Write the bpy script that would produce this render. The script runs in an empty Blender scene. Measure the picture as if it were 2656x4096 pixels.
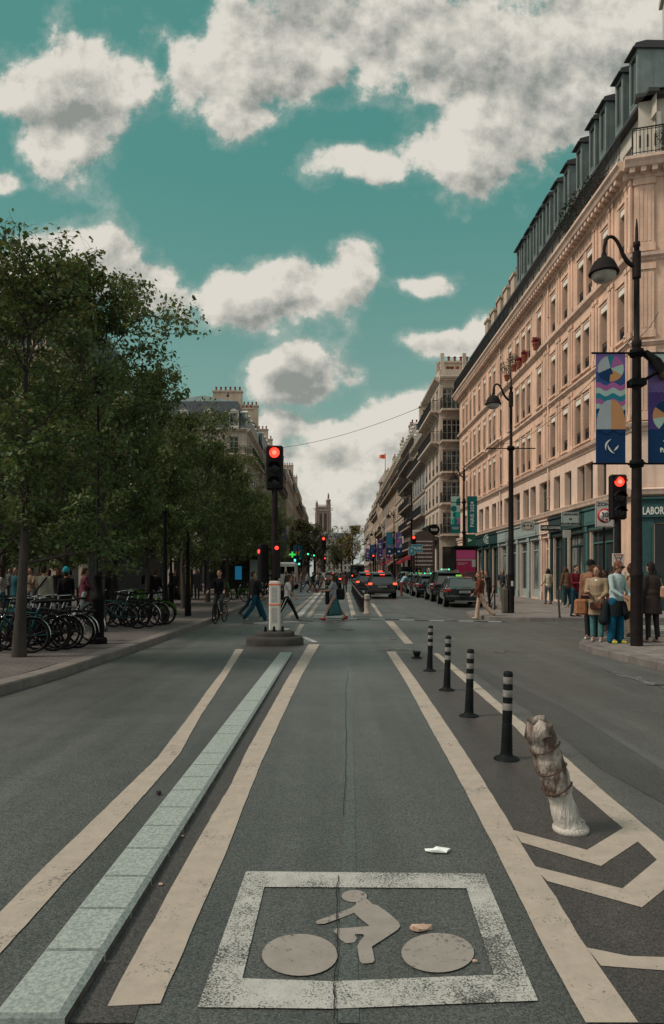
import bpy, bmesh, math, random
from mathutils import Vector, Matrix, noise as mnoise
R = math.radians
random.seed(7)
scn = bpy.context.scene
COL = scn.collection

# ---------------------------------------------------------------- camera
FPX, UC, VH, CH = 700.0, 332.0, 576.6, 1.6      # focal length, principal column, horizon row (px of a 664x1024 picture), eye height
cd = bpy.data.cameras.new("camera"); cam = bpy.data.objects.new("camera", cd); COL.objects.link(cam)
cam.location = (0, 0, CH); cam.rotation_euler = (R(90), 0, 0)
cd.sensor_fit = 'VERTICAL'; cd.sensor_height = 36.0; cd.lens = 36.0*FPX/1024
cd.shift_y = (VH-512)/1024; cd.clip_end = 4000; cd.clip_start = 0.05
scn.camera = cam

# ---------------------------------------------------------------- exposure, sun, sky
scn.view_settings.view_transform = 'Standard'; scn.view_settings.look = 'None'
scn.view_settings.exposure = 0.0; scn.view_settings.gamma = 1.0
SUN_EL, SUN_AZ = 48.0, -104.0      # azimuth measured from +Y towards +X
sd = bpy.data.lights.new("sun", 'SUN'); sun = bpy.data.objects.new("sun", sd); COL.objects.link(sun)
sd.energy = 3.0; sd.angle = R(14); sd.color = (1.0, 0.86, 0.74)
sv = Vector((math.sin(R(SUN_AZ))*math.cos(R(SUN_EL)), math.cos(R(SUN_AZ))*math.cos(R(SUN_EL)), math.sin(R(SUN_EL))))
sun.rotation_euler = sv.to_track_quat('Z', 'Y').to_euler(); sun.location = sv*50

def make_world():
    w = bpy.data.worlds.new("World"); scn.world = w; w.use_nodes = True
    nt = w.node_tree; nt.nodes.clear(); N = nt.nodes; L = nt.links
    def nd(t, **k):
        n = N.new(t)
        for a, b in k.items(): setattr(n, a, b)
        return n
    def mth(op, a, b=None, c=None, clamp=False):
        n = nd('ShaderNodeMath', operation=op); n.use_clamp = clamp
        for i, x in enumerate((a, b, c)):
            if x is None: continue
            if isinstance(x, (int, float)): n.inputs[i].default_value = x
            else: L.new(x, n.inputs[i])
        return n.outputs[0]
    def smooth(x, a, b):
        n = nd('ShaderNodeMapRange', interpolation_type='SMOOTHSTEP'); L.new(x, n.inputs[0])
        n.inputs[1].default_value = a; n.inputs[2].default_value = b
        return n.outputs[0]
    def mix(f, a, b, blend='MIX'):
        n = nd('ShaderNodeMix', data_type='RGBA', blend_type=blend)
        if isinstance(f, (int, float)): n.inputs[0].default_value = f
        else: L.new(f, n.inputs[0])
        for i, x in ((6, a), (7, b)):
            if isinstance(x, tuple): n.inputs[i].default_value = (*x, 1)
            else: L.new(x, n.inputs[i])
        return n.outputs[2]
    tc = nd('ShaderNodeTexCoord'); sep = nd('ShaderNodeSeparateXYZ'); L.new(tc.outputs['Generated'], sep.inputs[0])
    X, Y, Z = sep.outputs
    ys = mth('MAXIMUM', Y, 0.25)
    px = mth('DIVIDE', X, ys); pz = mth('DIVIDE', Z, ys)
    cmb = nd('ShaderNodeCombineXYZ'); L.new(px, cmb.inputs[0]); L.new(pz, cmb.inputs[1])
    P = cmb.outputs[0]
    def noise(vec, scale, detail, rough, seedz=0.0):
        mp = nd('ShaderNodeMapping'); L.new(vec, mp.inputs[0]); mp.inputs[1].default_value = (0, 0, seedz)
        n = nd('ShaderNodeTexNoise'); L.new(mp.outputs[0], n.inputs[0]); n.inputs['Scale'].default_value = scale
        n.inputs['Detail'].default_value = detail; n.inputs['Roughness'].default_value = rough
        return n.outputs
    def dens(P, cheap=False):
        wn = noise(P, 9.0, 3, .55, 3.1)[1]
        sb = nd('ShaderNodeVectorMath', operation='SUBTRACT'); L.new(wn, sb.inputs[0]); sb.inputs[1].default_value = (.5, .5, .5)
        sc = nd('ShaderNodeVectorMath', operation='MULTIPLY_ADD'); L.new(sb.outputs[0], sc.inputs[0]); sc.inputs[1].default_value = (.07, .06, 0); L.new(P, sc.inputs[2])
        W = sc.outputs[0]
        cur = None
        for (cx, cy, rx, ry, wt) in BLOBS:
            c = ((cx*.4303-UC)/FPX, (VH-cy*.4303)/FPX, 0)
            s_ = nd('ShaderNodeVectorMath', operation='SUBTRACT'); L.new(W, s_.inputs[0]); s_.inputs[1].default_value = c
            m_ = nd('ShaderNodeVectorMath', operation='MULTIPLY'); L.new(s_.outputs[0], m_.inputs[0]); m_.inputs[1].default_value = (FPX/(rx*.4303), FPX/(ry*.4303), 0)
            l_ = nd('ShaderNodeVectorMath', operation='LENGTH'); L.new(m_.outputs[0], l_.inputs[0])
            d = mth('SUBTRACT', 1.0, l_.outputs['Value']); d = mth('MULTIPLY', d, wt)
            cur = d if cur is None else mth('SMOOTH_MAX', cur, d, .25)
        return cur
    BLOBS = [(165,215,165,150,1),(130,330,110,75,.9),(300,200,110,80,.9),(60,210,90,70,.8),
      (560,130,185,150,1),(430,180,90,130,.8),(700,110,170,130,1),(850,60,200,120,1),(1000,90,160,110,1),(1180,110,230,170,1.1),(1400,60,260,160,1.1),
      (1150,250,150,90,.9),(1350,240,170,130,1),(1090,360,210,75,.9),(850,385,130,55,.8),(1230,330,130,90,.9),(580,285,60,40,.6),(990,200,60,60,.6),
      (560,690,150,62,1),(350,690,130,85,1.15),(700,665,150,75,1),(825,625,80,68,1),(975,665,80,28,.8),(140,640,210,105,1.25),
      (665,890,120,55,1),(705,860,60,45,.9),(800,890,50,45,.4),(1080,805,150,42,1),(1140,760,60,50,.9),
      (940,960,170,60,1),(780,1010,230,60,.8),(650,1000,130,50,.7),(900,1080,500,90,.85),(700,1170,700,130,.85),(0,425,45,30,.8),(-60,950,250,120,.8)]
    D0 = dens(P)
    up_ = nd('ShaderNodeVectorMath', operation='ADD'); L.new(P, up_.inputs[0]); up_.inputs[1].default_value = (-.012, .04, 0)
    und = smooth(mth('SUBTRACT', dens(up_.outputs[0]), D0), -.10, .38)
    f1 = noise(P, 7.0, 9, .62, 1.7)[0]; f2 = noise(P, 16.0, 7, .6, 5.2)[0]
    nz = mth('ADD', mth('MULTIPLY', mth('SUBTRACT', f1, .5), 2.6), mth('MULTIPLY', mth('SUBTRACT', f2, .5), 1.0))
    den = mth('ADD', D0, nz)
    maskF = smooth(den, -.08, .30)
    thin = mth('MULTIPLY', smooth(mth('ADD', mth('MULTIPLY', D0, .9), mth('MULTIPLY', nz, 1.15)), -.32, .25), .30); maskF = mth('MAXIMUM', maskF, thin)
    # lit side: compare with the density a little towards the light (up, left)
    offn = nd('ShaderNodeVectorMath', operation='ADD'); L.new(P, offn.inputs[0]); offn.inputs[1].default_value = (-.014, .024, 0)
    g1 = noise(offn.outputs[0], 7.0, 9, .62, 1.7)[0]; f3 = noise(P, 3.4, 4, .5, 8.8)[0]; vs_ = mth('MULTIPLY', mth('SUBTRACT', f3, .5), 2.0)
    lit = mth('MULTIPLY', mth('SUBTRACT', f1, g1), 4.6)
    core = smooth(mth('ADD', mth('ADD', D0, vs_), mth('MULTIPLY', mth('SUBTRACT', f1, .5), 1.1)), .22, 1.05)
    SH = [(160,235,95,75,1),(900,40,240,75,1),(1360,190,230,150,1.1),(1150,120,120,60,.7),(620,60,110,70,.8),(650,715,170,30,.9),(680,905,80,35,1),(450,200,60,50,.5),(1250,300,120,40,.6),(450,700,60,25,.6),(820,660,60,30,.5),(800,1050,200,30,.7),(1080,820,90,22,.6)]
    BLOBS[:] = SH
    shd = dens(P); shd = smooth(mth('ADD', shd, mth('MULTIPLY', mth('SUBTRACT', f1, .5), 2.2)), -.45, .75)
    bright = mth('SUBTRACT', mth('SUBTRACT', mth('ADD', .84, lit), mth('MULTIPLY', core, .16)), mth('MULTIPLY', shd, .43)); bright = mth('SUBTRACT', mth('ADD', bright, .12), mth('MULTIPLY', und, .44), clamp=True)
    # sky everywhere else: broken cloud
    gn = noise(tc.outputs['Generated'], 3.2, 6, .6, 9.0)[0]
    maskB = smooth(gn, .40, .56)
    front = smooth(Y, .42, .6)
    mask = mth('ADD', mth('MULTIPLY', maskF, front), mth('MULTIPLY', maskB, mth('SUBTRACT', 1.0, front)))
    sky = nd('ShaderNodeTexSky', sky_type='NISHITA'); sky.sun_disc = False
    sky.sun_elevation = R(SUN_EL); sky.sun_rotation = R(SUN_AZ); sky.altitude = 50; sky.air_density = 1.2; sky.dust_density = 1.5; sky.ozone_density = 1.5
    skc = mix(1.0, sky.outputs[0], (SKY_TINT), 'MULTIPLY')
    # slight evening-out so the teal stays deep to the zenith
    low = smooth(Z, .0, .55)
    base = mix(.72, skc, mix(low, (2.9, 4.1, 3.7), (.75, 2.9, 2.6))); base = mix(smooth(Z, .24, .0), base, (3.9, 4.4, 4.0))
    cl = mix(bright, (2.7, 2.9, 2.7), (7.2, 6.85, 6.1))
    back = mix(smooth(gn, .5, .7), (7.6, 7.5, 7.1), (4.2, 4.4, 4.2))
    clc = mix(front, back, cl)
    colr = mix(mask, base, clc)
    bg = nd('ShaderNodeBackground'); L.new(colr, bg.inputs[0]); bg.inputs[1].default_value = .1
    out = nd('ShaderNodeOutputWorld'); L.new(bg.outputs[0], out.inputs[0])
SKY_TINT = (.8, 1.0, .62)
make_world()

# ---------------------------------------------------------------- helpers
def zg(y):
    "height of the street: level near the camera, then a gentle rise"
    return 0.0 if y <= 22 else .008*(min(y, 200)-22)
def G(u, v, h=0.0):
    "ground point seen at a picture position"
    Y = FPX*(CH-h)/(v-VH)
    if Y > 22: Y = FPX*(CH+.176-h)/(v-VH+5.6)
    return Vector(((u-UC)/FPX*Y, Y, zg(Y)+h))
def A_(x, y): return (x*.2152, 625+y*.2152)
def B_(x, y): return (332+x*.2152, 625+y*.2152)
def C_(x, y): return (225+x*.1944, 587.5+y*.1944)
def D_(x, y): return (x*.4303, y*.4303)

MATS = {}
def mat(name, col, rough=.7, var=0.0, scale=4.0, bump=0.0, col2=None, metal=0.0, emit=None, es=1.0, spec=.25, alpha=None, bscale=None, detail=5, sharp=None, stretch=None, coat=0):
    if name in MATS: return MATS[name]
    m = bpy.data.materials.new(name); m.use_nodes = True; MATS[name] = m
    nt = m.node_tree; b = nt.nodes['Principled BSDF']
    b.inputs['Base Color'].default_value = (*col, 1); b.inputs['Roughness'].default_value = rough
    b.inputs['Metallic'].default_value = metal; b.inputs['Specular IOR Level'].default_value = spec
    b.inputs['Coat Weight'].default_value = coat
    if emit:
        b.inputs['Emission Color'].default_value = (*emit, 1); b.inputs['Emission Strength'].default_value = es
    if var or col2 or bump:
        tc = nt.nodes.new('ShaderNodeTexCoord'); mp = nt.nodes.new('ShaderNodeMapping')
        nt.links.new(tc.outputs['Object'], mp.inputs[0])
        if stretch: mp.inputs[3].default_value = stretch
    if var or col2:
        n = nt.nodes.new('ShaderNodeTexNoise'); n.inputs['Scale'].default_value = scale; n.inputs['Detail'].default_value = detail; n.inputs['Roughness'].default_value = .6
        nt.links.new(mp.outputs[0], n.inputs[0])
        mr = nt.nodes.new('ShaderNodeMapRange'); a, c = sharp or (.3, .7)
        mr.inputs[1].default_value = a; mr.inputs[2].default_value = c
        nt.links.new(n.outputs[0], mr.inputs[0])
        mx = nt.nodes.new('ShaderNodeMix'); mx.data_type = 'RGBA'
        c2 = col2 or tuple(min(1, x*(1+var)) for x in col); c1 = col if col2 else tuple(x*(1-var) for x in col)
        mx.inputs[6].default_value = (*c1, 1); mx.inputs[7].default_value = (*c2, 1)
        nt.links.new(mr.outputs[0], mx.inputs[0]); nt.links.new(mx.outputs[2], b.inputs['Base Color'])
    if bump:
        n2 = nt.nodes.new('ShaderNodeTexNoise'); n2.inputs['Scale'].default_value = bscale or scale*4; n2.inputs['Detail'].default_value = 4
        nt.links.new(mp.outputs[0], n2.inputs[0])
        bp = nt.nodes.new('ShaderNodeBump'); bp.inputs['Strength'].default_value = bump; bp.inputs['Distance'].default_value = .02
        nt.links.new(n2.outputs[0], bp.inputs['Height']); nt.links.new(bp.outputs[0], b.inputs['Normal'])
    return m
_cc = {}
def cm(col, rough=.8, var=.18, scale=9, **k):
    "cloth / paint material by colour"
    k.setdefault('spec', .12)
    key = (tuple(round(c, 3) for c in col), rough, var, tuple(sorted(k.items())))
    if key not in _cc: _cc[key] = mat(f"surface_{len(_cc)}", col, rough, var, scale, **k)
    return _cc[key]

class MB:
    "collects simple shapes, links them as ONE mesh object"
    def __init__(s): s.v = []; s.f = []; s.m = []; s.sm = []
    def add(s, vs, fs, m=0, smooth=False, M=None):
        o = len(s.v)
        for p in vs:
            p = Vector(p)
            s.v.append(M @ p if M else p)
        for f in fs: s.f.append([o+i for i in f]); s.m.append(m); s.sm.append(smooth)
        return s
    def box(s, x0, x1, y0, y1, z0, z1, m=0, M=None, bev=0):
        if x0 > x1: x0, x1 = x1, x0
        if y0 > y1: y0, y1 = y1, y0
        if bev:
            b = min(bev, (x1-x0)/2.01, (y1-y0)/2.01, (z1-z0)/2.01)
            rings = []
            for z, k in ((z0, b), (z0+b, 0), (z1-b, 0), (z1, b)):
                rings.append([(x0+b+(0 if k == 0 else 0), y0+k, z), (x1-b, y0+k, z), (x1-k, y0+b, z), (x1-k, y1-b, z), (x1-b, y1-k, z), (x0+b, y1-k, z), (x0+k, y1-b, z), (x0+k, y0+b, z)])
            vs = [p for r in rings for p in r]; fs = [[7,6,5,4,3,2,1,0], [24+i for i in range(8)]]
            for r in range(3):
                for i in range(8): fs.append([r*8+i, r*8+(i+1) % 8, r*8+8+(i+1) % 8, r*8+8+i])
            return s.add(vs, fs, m, False, M)
        return s.add([(x0,y0,z0),(x1,y0,z0),(x1,y1,z0),(x0,y1,z0),(x0,y0,z1),(x1,y0,z1),(x1,y1,z1),(x0,y1,z1)],
            [(3,2,1,0),(4,5,6,7),(0,1,5,4),(1,2,6,5),(2,3,7,6),(3,0,4,7)], m, False, M)
    def tube(s, a, b, r0, r1=None, n=10, m=0, caps=True, M=None):
        a = Vector(a); b = Vector(b); r1 = r0 if r1 is None else r1
        d = (b-a)
        if d.length < 1e-6: return s
        q = d.to_track_quat('Z', 'Y'); vs = []
        for c, r in ((a, r0), (b, r1)):
            for i in range(n):
                t = 2*math.pi*i/n; vs.append(c + q @ Vector((r*math.cos(t), r*math.sin(t), 0)))
        fs = [(i, (i+1) % n, n+(i+1) % n, n+i) for i in range(n)]
        s.add(vs, fs, m, True, M)
        if caps: s.add(vs, [list(range(n))[::-1], list(range(n, 2*n))], m, False, M)
        return s
    def path(s, pts, r, n=8, m=0, M=None):
        "bent tube through points; r a number or a list"
        pts = [Vector(p) for p in pts]; k = len(pts); vs = []
        rr = r if isinstance(r, (list, tuple)) else [r]*k
        prev = None
        for i, p in enumerate(pts):
            d = (pts[min(i+1, k-1)]-pts[max(i-1, 0)]).normalized()
            if prev is None: q = d.to_track_quat('Z', 'Y')
            else: q = prev.rotation_difference(d) @ q
            prev = d
            for j in range(n):
                t = 2*math.pi*j/n; vs.append(p + q @ Vector((rr[i]*math.cos(t), rr[i]*math.sin(t), 0)))
        fs = [(i*n+j, i*n+(j+1) % n, (i+1)*n+(j+1) % n, (i+1)*n+j) for i in range(k-1) for j in range(n)]
        s.add(vs, fs, m, True, M); s.add(vs, [list(range(n))[::-1], list(range((k-1)*n, k*n))], m, False, M)
        return s
    def lathe(s, prof, c=(0,0,0), n=20, m=0, smooth=True, M=None, sx=1, sy=1):
        c = Vector(c); vs = []
        for r, z in prof:
            for i in range(n):
                t = 2*math.pi*i/n; vs.append(c+Vector((r*math.cos(t)*sx, r*math.sin(t)*sy, z)))
        k = len(prof)
        fs = [(j*n+i, j*n+(i+1) % n, (j+1)*n+(i+1) % n, (j+1)*n+i) for j in range(k-1) for i in range(n)]
        s.add(vs, fs, m, smooth, M)
        if prof[0][0] > 1e-4: s.add(vs[:n], [list(range(n))[::-1]], m, False, M)
        if prof[-1][0] > 1e-4: s.add(vs[-n:], [list(range(n))], m, False, M)
        return s
    def ell(s, c, r, m=0, n=12, k=8, M=None):
        c = Vector(c); vs = [c+Vector((0, 0, -r[2]))]
        for j in range(1, k):
            ph = -math.pi/2+math.pi*j/k
            for i in range(n):
                t = 2*math.pi*i/n; vs.append(c+Vector((r[0]*math.cos(ph)*math.cos(t), r[1]*math.cos(ph)*math.sin(t), r[2]*math.sin(ph))))
        vs.append(c+Vector((0, 0, r[2]))); e = len(vs)-1
        fs = [(0, 1+(i+1) % n, 1+i) for i in range(n)]
        for j in range(k-2):
            for i in range(n): fs.append((1+j*n+i, 1+j*n+(i+1) % n, 1+(j+1)*n+(i+1) % n, 1+(j+1)*n+i))
        fs += [(e, 1+(k-2)*n+i, 1+(k-2)*n+(i+1) % n) for i in range(n)]
        return s.add(vs, fs, m, True, M)
    def cap(s, a, b, r0, r1, m=0, n=12, M=None):
        "round cone"
        s.tube(a, b, r0, r1, n, m, True, M); s.ell(a, (r0,)*3, m, n, 6, M); s.ell(b, (r1,)*3, m, n, 6, M); return s
    def poly(s, pts, z=None, m=0, M=None):
        s.add([p if z is None else (p[0], p[1], z) for p in pts], [list(range(len(pts)))], m, False, M); return s
    def prism(s, pts, h, m=0, axis=Vector((0,0,1)), M=None, side=None):
        pts = [Vector(p) for p in pts]; k = len(pts); a = Vector(axis)*h
        s.add(pts+[p+a for p in pts], [list(range(k))[::-1], list(range(k, 2*k))], m, False, M)
        s.add(pts+[p+a for p in pts], [(i, (i+1) % k, k+(i+1) % k, k+i) for i in range(k)], m if side is None else side, False, M)
        return s
    def strip(s, left, right, m=0, smooth=False):
        vs = [Vector(p) for p in left]+[Vector(p) for p in right]; k = len(left)
        s.add(vs, [(i, i+1, k+i+1, k+i) for i in range(k-1)], m, smooth); return s
    def mesh(s, name, mats):
        me = bpy.data.meshes.new(name); me.from_pydata([tuple(p) for p in s.v], [], s.f)
        for x in (mats if isinstance(mats, (list, tuple)) else [mats]): me.materials.append(x)
        me.polygons.foreach_set('material_index', s.m); me.polygons.foreach_set('use_smooth', s.sm)
        me.update(); return me
    def build(s, name, mats, parent=None, loc=None):
        return link(s.mesh(name, mats), name, parent, loc)
def link(me, name, parent=None, loc=None, rz=0):
    o = bpy.data.objects.new(name, me); COL.objects.link(o)
    if parent: o.parent = parent
    if loc is not None: o.location = loc
    if rz: o.rotation_euler.z = rz
    return o
def tag(o, label, cat, group=None, kind=None):
    if label: o['label'] = label
    if cat: o['category'] = cat
    if group: o['group'] = group
    if kind: o['kind'] = kind
    return o
def thing(name, label, cat, loc=(0,0,0), rz=0, group=None):
    o = bpy.data.objects.new(name, None); COL.objects.link(o); o.location = loc; o.rotation_euler.z = rz
    o.empty_display_size = .2
    return tag(o, label, cat, group)
def struct(mb, name, mats):
    o = mb.build(name, mats); o['kind'] = 'structure'; return o
def kids(o): return [c for c in COL.objects if c.parent == o]
def dup(o, loc, rz=0, label=None, scale=None, remat=None):
    def cp(x, par):
        c = x.copy(); COL.objects.link(c); c.parent = par
        if remat and c.type == 'MESH':
            for i, sl in enumerate(c.material_slots):
                if sl.material in remat: sl.link = 'OBJECT'; sl.material = remat[sl.material]
        for k in CH_.get(x.name, ()): cp(bpy.data.objects[k], c)
        return c
    CH_ = {}
    for c in COL.objects:
        if c.parent: CH_.setdefault(c.parent.name, []).append(c.name)
    r = cp(o, None); r.location = loc; r.rotation_euler.z = rz
    if scale: r.scale = (scale,)*3 if isinstance(scale, (int, float)) else scale
    if label: r['label'] = label
    return r
def textmesh(txt, size, font_scale_x=1.0, depth=.004, align='CENTER', bold=0.0):
    cu = bpy.data.curves.new('lettering', 'FONT'); cu.body = txt; cu.size = size; cu.extrude = depth/2; cu.align_x = align; cu.align_y = 'CENTER'; cu.offset = bold
    cu.resolution_u = 2
    o = bpy.data.objects.new('tmp_text', cu); COL.objects.link(o)
    dg = bpy.context.evaluated_depsgraph_get(); me = bpy.data.meshes.new_from_object(o.evaluated_get(dg))
    bpy.data.objects.remove(o); bpy.data.curves.remove(cu)
    me.transform(Matrix.Diagonal((font_scale_x, 1, 1, 1)))
    return me
def text(txt, size, m, parent, loc, rot=(R(90), 0, 0), sx=1.0, name='lettering', bold=0.0):
    "upright text whose face looks towards local -Y"
    me = textmesh(txt, size, sx, bold=bold); me.materials.clear(); me.materials.append(m)
    o = link(me, name, parent, loc); o.rotation_euler = rot; return o

# common materials
M_black = mat('black_iron', (.006, .0065, .007), .7, .3, 6, spec=.08)
M_pole = mat('pole_paint', (.016, .0125, .0125), .7, .35, 5, .15, spec=.1)
M_glass = mat('window_glass', (.022, .028, .028), .12, .35, .7, spec=.4)
M_dark = mat('dark_inside', (.012, .012, .013), .8)
M_white = mat('white_paint', (.62, .60, .55), .5, .12, 6)
M_offw = mat('off_white_frame', (.50, .48, .43), .6, .12, 8)
M_zinc = mat('zinc_sheet', (.15, .20, .20), .45, .22, 1.4, .1, metal=.2)
M_slate = mat('slate_roof', (.045, .058, .066), .6, .35, 3, .3, bscale=9)
M_rail = mat('iron_railing', (.012, .013, .014), .6, spec=.25)
M_terra = mat('terracotta', (.22, .07, .045), .8, .25, 8)
M_red = mat('red_lamp', (.8, .02, .02), .3, emit=(1, .035, .02), es=3.2)
M_redhot = mat('red_lamp_centre', (1, .2, .12), .3, emit=(1, .10, .06), es=3.4)
M_green = mat('green_lamp', (.02, .8, .3), .3, emit=(.03, 1, .42), es=2.5)
M_off = mat('unlit_lens', (.02, .02, .022), .25)
M_tyre = mat('tyre_rubber', (.008, .008, .009), .85, spec=.06)
M_chrome = mat('bright_metal', (.55, .56, .57), .25, metal=1)
# ================================================================ ground, road, pavements, markings
def asphalt(name, col, bright, coarse=1.0):
    m = bpy.data.materials.new(name); m.use_nodes = True; nt = m.node_tree; b = nt.nodes['Principled BSDF']; L = nt.links
    tc = nt.nodes.new('ShaderNodeTexCoord')
    def nz(sc, det, stretch=(1,1,1)):
        mp = nt.nodes.new('ShaderNodeMapping'); L.new(tc.outputs['Object'], mp.inputs[0]); mp.inputs[3].default_value = stretch
        n = nt.nodes.new('ShaderNodeTexNoise'); L.new(mp.outputs[0], n.inputs[0]); n.inputs['Scale'].default_value = sc; n.inputs['Detail'].default_value = det; n.inputs['Roughness'].default_value = .6
        return n.outputs[0]
    def rmp(x, a, c, lo, hi):
        n = nt.nodes.new('ShaderNodeMapRange'); L.new(x, n.inputs[0])
        for i, q in enumerate((a, c, lo, hi)): n.inputs[1+i].default_value = q
        return n.outputs[0]
    def mul(a, c):
        n = nt.nodes.new('ShaderNodeMath'); n.operation = 'MULTIPLY'; L.new(a, n.inputs[0]); L.new(c, n.inputs[1]); return n.outputs[0]
    big = rmp(nz(.35, 4, (1, .35, 1)), .3, .7, .72, 1.22); mid = rmp(nz(2.2, 5), .3, .7, .9, 1.1); streak = rmp(nz(1.6, 3, (1.6, .06, 1)), .35, .7, .82, 1.18)
    v = nt.nodes.new('ShaderNodeTexVoronoi'); L.new(tc.outputs['Object'], v.inputs[0]); v.inputs['Scale'].default_value = 150*coarse
    sp = nt.nodes.new('ShaderNodeSeparateColor'); L.new(v.outputs['Color'], sp.inputs[0])
    st = rmp(sp.outputs[0], .0, 1.0, .4, 1.75)
    fine = rmp(nz(90*coarse, 3), .3, .7, .75, 1.25)
    k = mul(mul(mul(mul(big, mid), streak), st), fine)
    mx = nt.nodes.new('ShaderNodeMix'); mx.data_type = 'RGBA'; mx.blend_type = 'MULTIPLY'; mx.inputs[0].default_value = 1
    mx.inputs[6].default_value = (*col, 1); L.new(k, mx.inputs[7]); L.new(mx.outputs[2], b.inputs['Base Color'])
    b.inputs['Specular IOR Level'].default_value = .8
    L.new(rmp(nz(.5, 4), .3, .7, .42, .6), b.inputs['Roughness'])
    bp = nt.nodes.new('ShaderNodeBump'); bp.inputs['Strength'].default_value = .35; bp.inputs['Distance'].default_value = .004
    L.new(v.outputs['Distance'], bp.inputs['Height']); L.new(bp.outputs[0], b.inputs['Normal'])
    return m
def paint(name, col, wear=.25, under=(.05, .05, .048), grain=60, lo=.38):
    m = bpy.data.materials.new(name); m.use_nodes = True; nt = m.node_tree; b = nt.nodes['Principled BSDF']; L = nt.links
    tc = nt.nodes.new('ShaderNodeTexCoord')
    def nz(sc, det):
        n = nt.nodes.new('ShaderNodeTexNoise'); L.new(tc.outputs['Object'], n.inputs[0]); n.inputs['Scale'].default_value = sc; n.inputs['Detail'].default_value = det; n.inputs['Roughness'].default_value = .7
        return n.outputs[0]
    a = nz(grain, 3); c = nz(2.5, 4); d = nz(8, 4)
    ad = nt.nodes.new('ShaderNodeMath'); ad.operation = 'MULTIPLY_ADD'; L.new(c, ad.inputs[0]); ad.inputs[1].default_value = .7; L.new(a, ad.inputs[2])
    mr = nt.nodes.new('ShaderNodeMapRange'); L.new(ad.outputs[0], mr.inputs[0]); mr.inputs[1].default_value = lo+.22+wear; mr.inputs[2].default_value = lo+.36+wear
    mx = nt.nodes.new('ShaderNodeMix'); mx.data_type = 'RGBA'; L.new(mr.outputs[0], mx.inputs[0])
    mx2 = nt.nodes.new('ShaderNodeMix'); mx2.data_type = 'RGBA'; L.new(d, mx2.inputs[0]); mx2.inputs[6].default_value = (*[x*.62 for x in col], 1); mx2.inputs[7].default_value = (*[min(1, x*1.18) for x in col], 1)
    mx.inputs[6].default_value = (*under, 1); L.new(mx2.outputs[2], mx.inputs[7])
    L.new(mx.outputs[2], b.inputs['Base Color']); b.inputs['Roughness'].default_value = .7
    bp = nt.nodes.new('ShaderNodeBump'); bp.inputs['Strength'].default_value = .3; bp.inputs['Distance'].default_value = .004; L.new(a, bp.inputs['Height']); L.new(bp.outputs[0], b.inputs['Normal'])
    return m
def paving(name, c1, c2, mortar, bw, bh, sc=1.0, rot=0):
    m = bpy.data.materials.new(name); m.use_nodes = True; nt = m.node_tree; b = nt.nodes['Principled BSDF']; L = nt.links
    tc = nt.nodes.new('ShaderNodeTexCoord'); mp = nt.nodes.new('ShaderNodeMapping'); L.new(tc.outputs['Object'], mp.inputs[0]); mp.inputs[2].default_value = (0, 0, rot)
    br = nt.nodes.new('ShaderNodeTexBrick'); L.new(mp.outputs[0], br.inputs[0]); br.inputs['Scale'].default_value = sc
    br.inputs['Color1'].default_value = (*c1, 1); br.inputs['Color2'].default_value = (*c2, 1); br.inputs['Mortar'].default_value = (*mortar, 1)
    br.inputs['Brick Width'].default_value = bw; br.inputs['Row Height'].default_value = bh; br.inputs['Mortar Size'].default_value = .012
    n = nt.nodes.new('ShaderNodeTexNoise'); L.new(tc.outputs['Object'], n.inputs[0]); n.inputs['Scale'].default_value = 1.3; n.inputs['Detail'].default_value = 8; n.inputs['Roughness'].default_value = .7
    mr = nt.nodes.new('ShaderNodeMapRange'); L.new(n.outputs[0], mr.inputs[0]); mr.inputs[1].default_value = .3; mr.inputs[2].default_value = .7; mr.inputs[3].default_value = .68; mr.inputs[4].default_value = 1.3
    mx = nt.nodes.new('ShaderNodeMix'); mx.data_type = 'RGBA'; mx.blend_type = 'MULTIPLY'; mx.inputs[0].default_value = 1
    L.new(br.outputs[0], mx.inputs[6]); L.new(mr.outputs[0], mx.inputs[7]); L.new(mx.outputs[2], b.inputs['Base Color']); b.inputs['Roughness'].default_value = .8
    bp = nt.nodes.new('ShaderNodeBump'); bp.inputs['Strength'].default_value = .4; bp.inputs['Distance'].default_value = .01; L.new(br.outputs['Fac'], bp.inputs['Height']); bp.invert = True; L.new(bp.outputs[0], b.inputs['Normal'])
    return m
M_asph = asphalt('asphalt', (.058, .062, .058), 1)
M_asph2 = asphalt('brown_asphalt', (.041, .036, .0345), 1)
M_asph3 = asphalt('worn_asphalt', (.062, .072, .068), 1)
M_line = paint('cream_road_paint', (.385, .33, .275), .0, grain=70)
M_box = paint('worn_white_paint', (.42, .42, .39), .13, grain=120)
M_sym = paint('beige_symbol_paint', (.27, .245, .22), .0, grain=40)
M_ghost = paint('faded_road_paint', (.24, .25, .235), .26, grain=30)
M_gran = mat('granite_block', (.205, .24, .228), .85, .0, 60, .25, col2=(.335, .375, .355), bscale=160, detail=4, sharp=(.38, .62), spec=.1); M_gran_shade = mat('shaded_granite_side', (.09, .08, .072), .9, .3, 12, .3, spec=.1)
M_kerb = mat('granite_kerb', (.15, .135, .125), .8, .25, 2.2, .3, bscale=50)
M_pave = paving('paving_right', (.20, .175, .16), (.17, .15, .14), (.06, .055, .05), .45, .3)
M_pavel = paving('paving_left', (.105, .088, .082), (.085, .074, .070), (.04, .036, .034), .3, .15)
M_plaza = paving('plaza_paving', (.17, .165, .155), (.14, .135, .13), (.08, .08, .075), .6, .6)

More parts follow.
